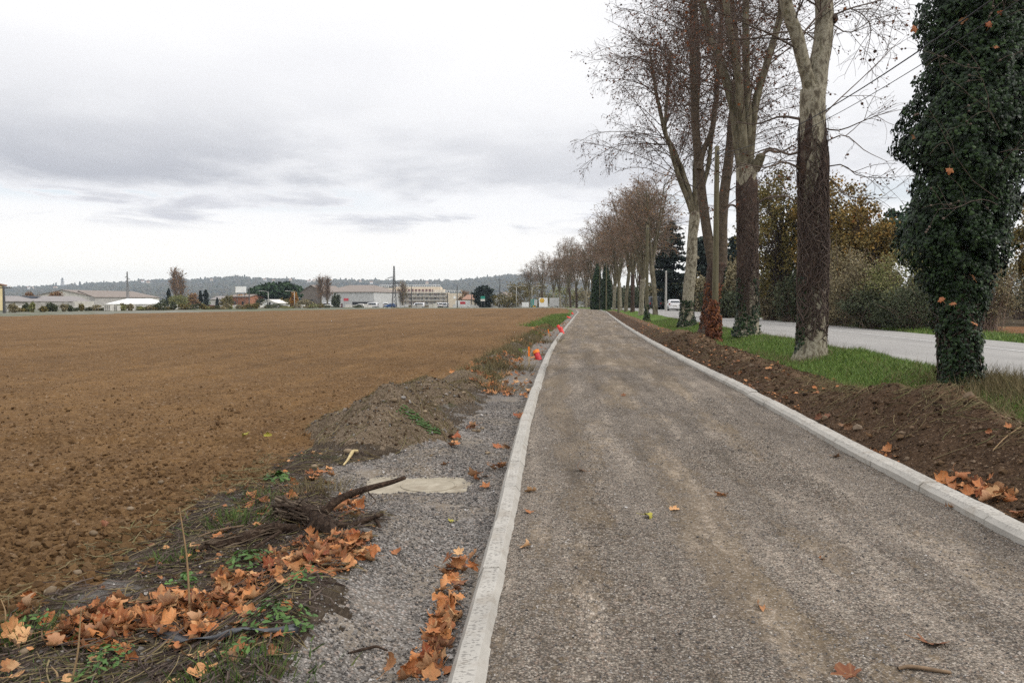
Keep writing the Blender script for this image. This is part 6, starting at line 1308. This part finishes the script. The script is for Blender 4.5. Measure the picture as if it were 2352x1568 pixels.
# ------------------------------------------------------------------ slab, root, sticks, stones, stakes
sx0, sy0 = -.86, 7.2; sz = float(BASE(sy0)) - .108
root = empty('manhole_slab', (sx0, sy0, sz), 'pale buff concrete manhole slab half buried in gravel, round cover ring on top', 'manhole')
out = []
for a in np.linspace(0, 2 * math.pi, 48, endpoint=False):
    k = 1 / (abs(math.cos(a)) ** 5 + abs(math.sin(a)) ** 5) ** (1 / 5); k *= 1 + .06 * math.sin(3 * a + 1) + .03 * math.sin(7 * a); out.append((.48 * k * math.cos(a), .34 * k * math.sin(a)))
b = MB(); V_ = [(x, y, -.10) for x, y in out] + [(x, y, .012) for x, y in out] + [(x * .98, y * .98, .022) for x, y in out]; nn = 48
b.add(V_, [[(i, (i + 1) % nn, nn + (i + 1) % nn, nn + i) for i in range(nn)], [(nn + i, nn + (i + 1) % nn, 2 * nn + (i + 1) % nn, 2 * nn + i) for i in range(nn)], [tuple(range(2 * nn, 3 * nn))]]); b.build('slab', M['slab'], root)
b = MB(); a = np.linspace(0, 2 * math.pi, 60, endpoint=False); rn = [(.25, .0221), (.25, .028), (.238, .029), (.232, .0235), (.0, .026)]; V_ = [(.11 + r_ * math.cos(q), -.03 + r_ * math.sin(q), z_) for r_, z_ in rn[:4] for q in a] + [(.11, -.03, .025)]
b.add(V_, [[(j * 60 + i, j * 60 + (i + 1) % 60, (j + 1) * 60 + (i + 1) % 60, (j + 1) * 60 + i) for j in range(3) for i in range(60)], [(180 + i, 180 + (i + 1) % 60, 240) for i in range(60)]]); b.build('cover', M['slab'], root)
# rotten root with upright limbs
def G(xv, yv, up=0.0): p = P(xv, yv); return p + np.array([0, 0, up])
r0 = G(690, 1225)
root = empty('rotten_root', tuple(r0), 'dark rotten tree root with two broken limbs sticking up beside the gravel', 'root')
def knotty(nm, pts, rad, sides=12, n=36, seed=0, m='rotten', bumpy=.16): return barktube(nm, pts, rad, M[m], root, r0, sides=sides, n=n, bumpy=bumpy, seed=seed)
Yr = 5.55
knotty('log', [G(632, 1178, .05), G(665, 1195, .08), G(700, 1205, .10), G(738, 1222, .09), G(770, 1232, .03)], [.02, .05, .06, .058, .03], 16, 40, 41, bumpy=.25)
knotty('log', [G(440, 1268, .01), G(500, 1262, .035), G(560, 1250, .05), G(620, 1232, .06), G(680, 1228, .05)], [.012, .024, .034, .036, .03], 12, 40, 42, bumpy=.28)
knotty('limb', [at(715, 1225, 5.42), at(745, 1175, 5.45), at(790, 1140, 5.5), at(850, 1120, 5.55), at(895, 1108, 5.6), at(931, 1096, 5.65)], [.050, .034, .025, .021, .018, .013], 10, 40, 43, bumpy=.10)
knotty('limb', [at(735, 1215, 5.35), at(770, 1205, 5.3), at(800, 1207, 5.28), at(840, 1195, 5.3), at(880, 1180, 5.32)], [.038, .027, .020, .016, .012], 10, 30, 44, bumpy=.10)
knotty('limb', [at(862, 1190, 5.31), at(872, 1215, 5.25), at(862, 1240, 5.2)], [.014, .012, .008], 7, 14, 45); knotty('limb', [at(868, 1205, 5.28), at(876, 1240, 5.15), G(880, 1262, .0)], [.010, .010, .006], 7, 14, 46)
knotty('limb', [G(645, 1240, .05), G(610, 1258, .04), G(580, 1272, .03), G(548, 1290, .01)], [.014, .012, .010, .007], 9, 24, 47); knotty('limb', [at(840, 1122, 5.54), at(850, 1135, 5.5), at(862, 1150, 5.45), at(853, 1160, 5.42)], [.006, .005, .004, .003], 5, 14, 48); knotty('limb', [at(845, 1121, 5.54), at(825, 1138, 5.5), at(808, 1148, 5.46)], [.005, .004, .003], 5, 14, 49)
ks = 120; ax_ = np.array([resample([G(636, 1182, .06), G(668, 1198, .08), G(704, 1208, .09), G(742, 1222, .08), G(768, 1230, .04)], 10) - r0]); sp = []
for i in range(ks):
    a_, off = rng.uniform(0, 6.283), rng.uniform(.035, .095); i0 = rng.integers(0, 5); q = ax_[0, i0:i0 + 5] + np.array([0, math.cos(a_) * off, math.sin(a_) * off * .8]) + rng.normal(0, .012, (5, 3)); sp.append(q)
tubemesh('splinters', [(np.array(sp), np.linspace(1, .4, 5)[None] * rng.uniform(.004, .013, (ks, 1)), 5)], M['splinter'], root, np.zeros(3))
ax_ = np.array([resample([G(445, 1266, .015), G(500, 1262, .03), G(560, 1250, .04), G(620, 1234, .05), G(690, 1228, .05)], 12) - r0]); sp = []
for i in range(60):
    a_, off = rng.uniform(0, 6.283), rng.uniform(.015, .05); i0 = rng.integers(0, 6); q = ax_[0, i0:i0 + 6] + np.array([0, math.cos(a_) * off, math.sin(a_) * off]) + rng.normal(0, .008, (6, 3)); sp.append(q)
tubemesh('splinters', [(np.array(sp), np.linspace(1, .4, 6)[None] * rng.uniform(.003, .010, (60, 1)), 5)], M['splinter'], root, np.zeros(3))
b1, r1 = sprout(np.array([resample([G(640, 1200, .1), G(700, 1215, .12), G(760, 1235, .06)], 8) - r0]), np.full((1, 8), .09), 30, 0, (50, 110), (.1, .35), 6, -.1, .2, .3, .006, .002); tubemesh('rootlets', [(b1, r1, 4)], M['rotten'], root, np.zeros(3))
# black plastic strip
pts = [G(365, 1462, .03), G(385, 1468, .012), G(430, 1478, .012), G(500, 1474, .02), G(560, 1462, .03), G(610, 1464, .025), G(650, 1455, .02), G(690, 1452, .015)]
q = resample(pts, 40); sd_ = np.array([.3, 1, 0]) / 1.05; w_ = (.022 + .014 * np.sin(np.linspace(0, 9, 40)))[:, None]; wz = (.018 * np.sin(np.linspace(0, 14, 40)))[:, None] * np.array([0, 0, 1]); o0 = q.mean(0)
v = np.concatenate([q - sd_ * w_ - wz, q + np.array([0, 0, .012]), q + sd_ * w_ + wz]) - o0; F = [(j * 40 + i, j * 40 + i + 1, (j + 1) * 40 + i + 1, (j + 1) * 40 + i) for j in range(2) for i in range(39)]
o = mk('plastic_strip', v, [F], M['black_plastic'], None, True, None, tuple(o0)); md = o.modifiers.new('thick', 'SOLIDIFY'); md.thickness = .002; tag(o, 'crumpled black plastic strip in the litter below the big leaf drift', 'plastic strip')
def stick(label, pts, rad, m='stick', name='stick', cat='stick', group=None, sides=7, seed=0):
    base = np.asarray(pts[0], float); root = empty(name, tuple(base), label, cat, group); barktube('stem', pts, rad, M[m], root, base, sides=sides, n=24, bumpy=.06, seed=seed)
    return root
stick('thin curved stick lying on the path at the bottom right', [G(2062, 1541, .01), G(2085, 1538, .013), G(2120, 1541, .012), G(2150, 1545, .011), G(2184, 1548, .008)], [.007, .0095, .009, .009, .007], seed=3)
stick('pale chewed piece of wood beside the dark gravel by the heap', [G(788, 1072, .012), G(798, 1062, .02), G(806, 1052, .03), G(812, 1045, .035), G(822, 1042, .03)], [.008, .011, .014, .019, .012], 'pale_wood', 'piece_of_wood', 'wood', sides=9, seed=4)
stick('dark forked twig lying on the gravel at the bottom', [G(800, 1508, .01), G(840, 1502, .02), G(870, 1495, .02), G(890, 1500, .01)], [.004, .007, .007, .004], 'rotten', 'stick', 'stick', seed=5)
stick('dark twig lying across the litter at the bottom left', [G(345, 1560, .01), G(420, 1548, .02), G(480, 1545, .015), G(530, 1552, .01)], [.004, .007, .007, .005], 'rotten', 'stick', 'stick', seed=6)
stick('grey twig lying at the field edge left of the root', [G(455, 1237, .01), G(500, 1225, .02), G(560, 1215, .02)], [.005, .007, .006], 'stick', 'stick', 'stick', seed=7)
stick('pale straight twig lying on the dark bank', [G(2280, 1080 - 40, .02), G(2310, 1010, .02), G(2345, 985, .02)], [.004, .005, .004], 'straw', 'stick', 'stick', seed=8)
DS = 'tall dry stalks'
for lab, foot, tip, Yt_, r_ in (('tall dry leaning stalk standing in the big leaf drift', (437, 1420), (412, 1165), 4.25, .006), ('dry yellow stalk at the left of the big leaf drift', (160, 1575), (187, 1395), 3.42, .005), ('short reddish stalk at the bottom left edge', (132, 1568), (118, 1530), 3.42, .006), ('short dry stalk at the left picture edge', (12, 1440), (2, 1375), 3.95, .005)):
    a_ = G(*foot); b_ = at(tip[0], tip[1], a_[1] + .05); mid = (a_ * .5 + b_ * .5) + np.array([.012, 0, 0]); root = stick(lab, [a_ - np.array([0, 0, .02]), mid, b_], [r_, r_ * .8, r_ * .4], 'straw', 'dry_stalk', 'stalk', DS, 6, 9)
# stones
SG = 'round river stones on the heaps'
for i, (xv, yv, s, lab) in enumerate([(800, 1040, .085, 'flat grey oval stone at the foot of the first heap'), (818, 1041, .055, 'smaller grey stone touching the flat oval one'), (905, 922, .075, 'yellowish stone capping the first heap'), (1098, 1030 - 37, .06, 'round stone low on the right of the heaps'), (1108, 985, .05, 'tan stone beside the round stone right of the heaps'), (1088, 990, .05, 'darker stone left of the round stone right of the heaps'), (1000, 958 - 25, .05, 'pale stone high between the two heaps'), (976, 955, .045, 'pale pebble half way down the first heap'), (1120, 1078 - 36, .05, 'buff stone in the gutter by the heap leaves'), (722, 1075, .06, 'pale rounded stone at the left foot of the first heap'), (990, 1068 - 20, .035, 'small pale pebble above the slab'), (1205, 905, .05, 'pale stone near the second heap end'), (1065, 880 + 25, .06, 'long tan stone on the far side of the second heap')]):
    p = P(xv, yv); o = mk('stone', rocky(ICO2, .22, 300 + i) * np.array([.62, .5, .36]) * s, [ICO2F], M['pebble'], None, True, None, (p[0], p[1], p[2] + s * .16)); o.rotation_euler = (rng.normal(0, .2), rng.normal(0, .2), rng.uniform(0, 3)); tag(o, lab, 'stone', SG)
for i, (xv, yv, s, lab) in enumerate([(178, 1320, .075, 'pale standing chip of stone on the field near the verge'), (115, 1365, .10, 'grey flat stone on the field at the left'), (60, 1500 - 33, .11, 'round mossy stone at the left edge'), (55, 1502, .06, 'yellowish pebble beside the round mossy stone'), (300, 1172, .07, 'pale stone in the field, middle'), (215, 1230, .08, 'greenish flat stone in the field'), (385, 1228, .06, 'light pebble in the field below the middle'), (370, 1110, .07, 'tan stone in the field near the weeds')]):
    p = P(xv, yv); o = mk('stone', rocky(ICO2, .35, 330 + i) * np.array([.6, .5, .4]) * s * .62, [ICO2F], M['pebble'], None, True, None, (p[0], p[1], p[2] + s * .15)); o.rotation_euler = (rng.normal(0, .2), rng.normal(0, .2), rng.uniform(0, 3)); tag(o, lab, 'stone', 'loose stones in the field')
# survey stakes and duct ends
def stake(label, xv, yf, yt, lean):
    p = G(xv, yf); h = at(xv, yt, p[1])[2] - p[2]; root = empty('survey_stake', tuple(p), label, 'stake', 'orange topped stakes'); w = .022
    top = np.array([lean * h, 0, h]); m_ = top * .52
    k = MB(); k.add([(sx * w, sy * w, -.15) for sx, sy in ((-1, -1), (1, -1), (1, 1), (-1, 1))] + [(m_[0] + sx * w, m_[1] + sy * w, m_[2]) for sx, sy in ((-1, -1), (1, -1), (1, 1), (-1, 1))], [[(i, (i + 1) % 4, 4 + (i + 1) % 4, 4 + i) for i in range(4)]]); k.build('shaft', M['stake_wood'], root)
    w2 = .024; k = MB(); k.add([(m_[0] + sx * w2, m_[1] + sy * w2, m_[2]) for sx, sy in ((-1, -1), (1, -1), (1, 1), (-1, 1))] + [(top[0] + sx * w2 * .9, top[1] + sy * w2 * .9, top[2]) for sx, sy in ((-1, -1), (1, -1), (1, 1), (-1, 1))], [[(i, (i + 1) % 4, 4 + (i + 1) % 4, 4 + i) for i in range(4)], [(0, 3, 2, 1), (4, 5, 6, 7)]]); k.build('painted_top', M['orange_paint'], root)
stake('upright wooden stake with orange painted top, nearest beside the path', 1216, 842, 796, -.03); stake('leaning orange stake further along the verge', 1263, 775, 756, -.22)
def duct(label, xf, yf, xt, yt, r, m='red_plastic', collar=None, group='red duct ends beside the path'):
    p = G(xf, yf); tp = at(xt, yt, p[1] + .1) - p; root = empty('cable_duct', tuple(p), label, 'duct', group); ax_ = norm(tp); n = 26; s_ = np.linspace(-.12, 1, n); Pp = tp[None] * s_[:, None]
    rr = r * (1 + .05 * np.sign(np.sin(np.arange(n) * math.pi)) + .05 * (np.arange(n) % 2)); k = MB(); k.tube(Pp, rr, 14, False); k.build('pipe', M[m], root, True)
    inn = np.stack([Pp[-1] * .55, Pp[-1] * .999]); k = MB(); k.tube(inn, r * .88, 14, True); ob = k.build('bore', M['dark_hole'], root)
    if collar: k = MB(); k.tube(np.stack([tp * .72, tp * 1.06]), r * 1.16, 14, False); k.build('collar', M[collar], root, True)
duct('leaning dark red duct end with an orange collar beside the nearest stake', 1238, 826, 1231, 806, .075, 'red_plastic', 'orange_paint')
duct('taller bright red duct leaning left, further along', 1291, 765, 1281, 747, .075, 'pink_plastic'); duct('second bright red duct touching the taller one', 1293, 766, 1288, 752, .07, 'pink_plastic')
duct('small red duct lying near the green patch of verge', 1310, 731, 1302, 728, .09, 'pink_plastic'); duct('farthest red duct stub before the crest of the path', 1316, 722, 1313, 718, .10, 'pink_plastic')

# ------------------------------------------------------------------ fallen plane leaves
def leaf_mesh(seed, na=46, nr=5):
    g = np.random.default_rng(seed); th = np.linspace(-math.pi, math.pi, na, endpoint=False)
    lob = [(0, 1.0, .52), (R(47), .86, .46), (-R(47), .88, .46), (R(100), .60, .42), (-R(100), .62, .42)]
    rad = np.full(na, .24); vein = np.zeros(na)
    for c_, l_, w_ in lob:
        l_ *= g.uniform(.9, 1.08); c_ += g.normal(0, .05); dd_ = np.abs((th - c_ + math.pi) % (2 * math.pi) - math.pi)
        rad = np.maximum(rad, l_ * np.clip(1 - (dd_ / w_) ** 1.05, 0, 1) * .38 + l_ * .62 * (dd_ < w_)); vein = np.maximum(vein, np.clip(1 - dd_ / .09, 0, 1))
    rad = np.where(np.abs(th) > 2.5, .24, rad); rad *= 1 + .09 * g.normal(size=na)
    f = np.linspace(0, 1, nr + 1)[1:]; x = np.concatenate([[0], (f[:, None] * rad * np.cos(th)).ravel()]); y = np.concatenate([[0], (f[:, None] * rad * np.sin(th)).ravel()])
    z = .10 * fbm(x * 1.0 + seed, y, .5, 3, seed) + .16 * np.abs(y) * g.uniform(-.3, 1.2)
    rc_ = g.uniform(.38, 1.1); ph_ = g.normal(0, .25) ; a = g.uniform(-.7, .7); u = x * math.cos(a) + y * math.sin(a); w = -x * math.sin(a) + y * math.cos(a)
    u2 = rc_ * np.sin(u / rc_); z = z + rc_ * (1 - np.cos(u / rc_)) * (1 if g.random() < .75 else -1) + .10 * w * w * g.normal(0, 1.5)
    x, y = u2 * math.cos(a) - w * math.sin(a), u2 * math.sin(a) + w * math.cos(a)
    F3 = [(0, 1 + i, 1 + (i + 1) % na) for i in range(na)]; F4 = [(1 + r_ * na + i, 1 + (r_ + 1) * na + i, 1 + (r_ + 1) * na + (i + 1) % na, 1 + r_ * na + (i + 1) % na) for r_ in range(nr - 1) for i in range(na)]
    V = np.stack([x, y, z], -1); V[:, 2] -= np.percentile(V[:, 2], 8); vn = np.concatenate([[1], np.tile(vein, nr)])
    n0 = len(V); c0 = V[0]; sv, sf = tubes(np.array([[c0 + (-.05, 0, .0), c0 + (-.35, .02, .03), c0 + (-.62, .06, .02), c0 + (-.85, .14, .06)]]), np.array([[.022, .018, .016, .024]]), 4)
    return np.concatenate([V, sv]), [np.array(F3), np.concatenate([np.array(F4), sf + n0])], np.concatenate([vn, np.ones(len(sv))])
CL = leaf_mesh(640, 30, 3); v, f, a = scatter(CL[0], CL[1], CAUGHT - np.array(IVYROOT.location), frames(np.tile([-.2, -1.0, .2], (len(CAUGHT), 1)) + rng.normal(0, .5, (len(CAUGHT), 3))), rng.uniform(.07, .10, len(CAUGHT)))
mk('caught_leaves', v, f, M['leaf_red'], IVYROOT, True, {'rnd': a, 'vein': np.tile(CL[2], len(CAUGHT))})
LMD = []
for i in range(12):
    V_, F_, vn = leaf_mesh(500 + i); LMD.append({k_: meshdata('plane_leaf', V_, F_, M[k_], True, {'vein': vn, 'rnd': np.full(len(V_), i / 12.0)}) for k_ in ('leaf', 'leaf_red', 'leaf_yellow', 'leaf_green')})
NLEAF = 0
def drop(xv, yv, size, label, group, m='leaf', tilt=.3, lift=.0, flat=False):
    global NLEAF
    p = P(xv, yv); o = bpy.data.objects.new('plane_leaf', LMD[int(rng.integers(12))][m]); COL.objects.link(o)
    o.location = (p[0], p[1], p[2] + .006 + lift); o.scale = (size / 1.75,) * 3; o.rotation_euler = (rng.normal(0, tilt), rng.normal(0, tilt), rng.uniform(0, 6.283)); tag(o, label, 'leaf', group); NLEAF += 1; return o
REST = []                                  # small or half buried leaves beyond the three hundred that show largest
def drift(label, group, blobs, m='leaf', size=(.075, .16), tilt=.5, stack=.04):
    for (xv, yv, sx, sy, n) in blobs:
        for _ in range(n):
            drop(xv + sx * rng.uniform(-1, 1) * rng.random() ** .3, yv + sy * rng.uniform(-1, 1) * rng.random() ** .3, rng.uniform(*size), label, group, 'leaf_red' if rng.random() < .18 else m, tilt, .01 + stack * rng.random())
def bed(blobs, size=(.09, .17)):
    for (xv, yv, sx, sy, n) in blobs:
        for _ in range(n): p = P(xv + sx * rng.uniform(-1, 1) * rng.random() ** .25, yv + sy * rng.uniform(-1, 1) * rng.random() ** .25); REST.append((p[0], p[1], rng.uniform(*size) / 1.75))
drift('rust orange plane leaf in the big bottom-left drift at the field edge', 'leaves of the big drift at the field edge', [(330, 1425, 140, 36, 40), (210, 1450, 80, 26, 16), (560, 1355, 60, 20, 16), (470, 1390, 80, 26, 22)])
bed([(330, 1425, 190, 56, 90), (210, 1450, 110, 44, 36), (560, 1355, 95, 34, 36), (470, 1390, 115, 44, 50), (640, 1310, 80, 40, 30), (420, 1450, 250, 90, 40)])
drift('brown plane leaf scattered along the left picture edge', 'leaves at the left edge', [(40, 1400, 45, 120, 9), (90, 1505, 60, 40, 5), (60, 1560, 60, 10, 3)])
drift('rust orange plane leaf heaped under the broken limbs of the rotten root', 'leaves under the rotten root', [(805, 1262, 52, 24, 18), (720, 1268, 60, 22, 13), (800, 1165, 26, 24, 8), (740, 1300, 60, 18, 9), (640, 1310, 40, 14, 5)])
bed([(800, 1262, 64, 34, 40), (715, 1270, 75, 30, 30), (800, 1170, 34, 34, 18), (740, 1303, 70, 20, 18)])
drift('orange plane leaf in the drift against the left kerb', 'leaves against the left kerb', [(1050, 1305, 38, 26, 10), (1030, 1385, 34, 32, 11), (1015, 1460, 32, 30, 11), (990, 1530, 40, 26, 12), (915, 1562, 40, 8, 4)])
bed([(1040, 1320, 30, 30, 12), (1025, 1395, 28, 40, 18), (1010, 1470, 28, 40, 18), (985, 1535, 36, 28, 14)])
bed([(735, 1090, 34, 24, 16), (660, 1130, 34, 26, 9), (560, 1160, 60, 44, 9), (520, 1215, 34, 32, 6)], (.08, .15))
drift('orange leaf in the gutter of gravel beside the heaps', 'leaves in the gravel gutter', [(1040, 1022, 22, 12, 4), (1082, 983, 28, 8, 4), (1105, 1095, 18, 10, 3), (1140, 1080, 22, 8, 3), (1115, 1122, 22, 6, 2), (1160, 1030, 16, 6, 2), (1195, 965, 16, 8, 3)], 'leaf', (.12, .19))
drift('orange leaf in the cluster outside the right kerb at the right edge', 'leaves outside the right kerb', [(2185, 1112, 45, 16, 8), (2250, 1140, 40, 26, 9), (2310, 1150, 30, 24, 7), (2335, 1190, 18, 8, 2)], 'leaf', (.13, .21))
bed([(2240, 1140, 80, 34, 26), (2020, 1048, 44, 16, 8)], (.08, .15))
drift('orange leaf at the foot of the dark bank beside the right kerb', 'leaves at the foot of the bank', [(2020, 1048, 40, 14, 6), (1995, 1008, 14, 6, 1), (1890, 968, 14, 8, 3), (1945, 985, 20, 8, 2)], 'leaf', (.12, .19))
bed([(1720, 890, 24, 8, 5), (1760, 905, 16, 6, 3), (1830, 940, 20, 6, 3), (1205, 910, 14, 14, 4), (1215, 880, 10, 10, 3), (1150, 880, 22, 10, 9), (1180, 850, 14, 6, 5), (1245, 795, 8, 12, 7), (1225, 825, 14, 6, 5), (1262, 770, 8, 6, 4)], (.09, .17))
for xv, yv, s, m, lab in ((1335, 1081, .17, 'leaf', 'brown leaf lying alone near the middle of the path, farther one'), (1220, 1130, .13, 'leaf', 'orange leaf just right of the left kerb level with the slab'), (1657, 1141, .15, 'leaf', 'curled brown leaf alone in the right half of the path'), (1548, 1173, .10, 'leaf', 'small flat brown leaf beside the yellow-green leaf'), (1915, 1051, .15, 'leaf', 'orange leaf on the path close to the right kerb'), (1203, 1259, .11, 'leaf', 'small tan leaf beside the left kerb, nearer than the slab'), (2128, 1479, .20, 'leaf', 'large tan leaf on the path at the lower right'), (1955, 1553, .17, 'leaf', 'upright tan leaf cut off by the bottom edge'), (1485, 1190, .15, 'leaf_yellow', 'yellow-green leaf on the path'), (1218, 1178, .10, 'leaf', 'pale small leaf on the path beside the kerb'), (1235, 1130 - 222, .12, 'leaf', 'tan leaf at the right edge of the left kerb, far along'), (1430, 910, .12, 'leaf', 'tiny brown leaf far along the middle of the path'), (1888, 1287, .06, 'leaf', 'fragment of orange leaf on the right half of the path'), (1752, 1402, .10, 'leaf', 'tan leaf scrap on the path, lower middle'), (1040, 1198, .09, 'leaf_yellow', 'small yellow leaf on the gravel shoulder'), (905, 1273, .12, 'leaf_red', 'dark red leaf alone on the gravel shoulder'), (1024, 1068, .11, 'leaf', 'brown leaf on the dark gravel behind the slab'), (460, 1560, .17, 'leaf', 'tan leaf at the bottom edge left of the gravel'), (468, 1458, .16, 'leaf', 'pointed tan leaf right of the plastic strip end'), (555, 1392, .15, 'leaf', 'pale orange leaf at the right end of the big drift'), (395, 1345, .09, 'leaf_green', 'fresh green leaf in the big drift'), (245, 1205, .10, 'leaf', 'tan leaf lying in the field left of the tall stalk'), (565, 1006, .13, 'leaf_yellow', 'pair-forming yellow leaf in the field left of the heaps'), (615, 1010, .12, 'leaf_yellow', 'yellow leaf in the field nearest the heaps'), (2275, 1000, .12, 'leaf_red', 'dark leaf high on the bank at the right edge'), (2320, 985, .12, 'leaf', 'orange leaf on the back of the bank at the right edge'), (640, 1470, .14, 'leaf_red', 'reddish leaf standing on edge right of the plastic strip')):
    drop(xv, yv, s, lab, None, m, .18)
# the rest as one object
parts = []
V1, F1, vn1 = leaf_mesh(777, 24, 2); V2, F2, vn2 = leaf_mesh(779, 18, 2); BED = [leaf_mesh(800 + i, 30, 3) for i in range(6)]
def more(x, y, lift, tl, sc, T):
    n = len(x); v, f, a = scatter(T[0], T[1], np.stack([x, y, H(x, y) + lift], -1), frames(np.stack([rng.normal(0, tl, n), rng.normal(0, tl, n), np.ones(n)], -1)), sc); parts.append((v, f, a, np.tile(T[2], n)))
n = 1500; y = 13 + 60 * rng.random(n) ** 1.6; f_ = rng.normal(.85, .35, n); x = XL(y) - KW - np.clip(f_, .05, 2.2); k = fbm(x, y, .9, 3, 240) > .05; more(x[k], y[k], .02, .4, rng.uniform(.06, .11, k.sum()), (V1, F1, vn1))
n = 700; y = 12 + 45 * rng.random(n) ** 1.5; x = XL(y) + PW + KW + .1 + 2.4 * rng.random(n) ** 1.5; k = fbm(x, y, .9, 3, 241) > .1; more(x[k], y[k], .02, .4, rng.uniform(.04, .075, k.sum()), (V2, F2, vn2))
n = 900; y = 2.3 + 6 * rng.random(n) ** 1.2; x = XL(y) - .9 - 1.7 * rng.random(n); k = (zoneleft(x, y) == 2) & (fbm(x, y, .5, 3, 242) > -.1); more(x[k], y[k], .008, .3, rng.uniform(.012, .045, k.sum()), (V2, F2, vn2))
REST = np.array(REST)
for i in range(6): q = REST[i::6]; more(q[:, 0], q[:, 1], .004, .28, q[:, 2], BED[i])
MBL = MB()
for v, f, a, vn in parts: MBL.add(v, f, a)
tag(mk('fallen_leaves', np.concatenate(MBL.V), [np.concatenate(v_) for v_ in MBL.F.values()], M['leaf'], None, True, {'rnd': np.concatenate(MBL.A), 'vein': np.concatenate([p_[3] for p_ in parts])}), kind='stuff')

# ------------------------------------------------------------------ haze
hz_ = MB(); hz_.box(-4600, -60, -40, 4600, 4700, 165)
hm = bpy.data.materials.new('haze_air'); hm.use_nodes = True; th_ = NT(hm.node_tree)
pv = th_.n('ShaderNodeVolumePrincipled', ins={'Color': (.74, .86, 1.0, 1), 'Density': .00014, 'Anisotropy': .2}); oo = th_.n('ShaderNodeOutputMaterial'); th_.link(pv.outputs[0], oo.inputs['Volume'])
hm.cycles.homogeneous_volume = True; hm.cycles.volume_sampling = 'DISTANCE'
tag(hz_.build('haze', hm), kind='stuff')
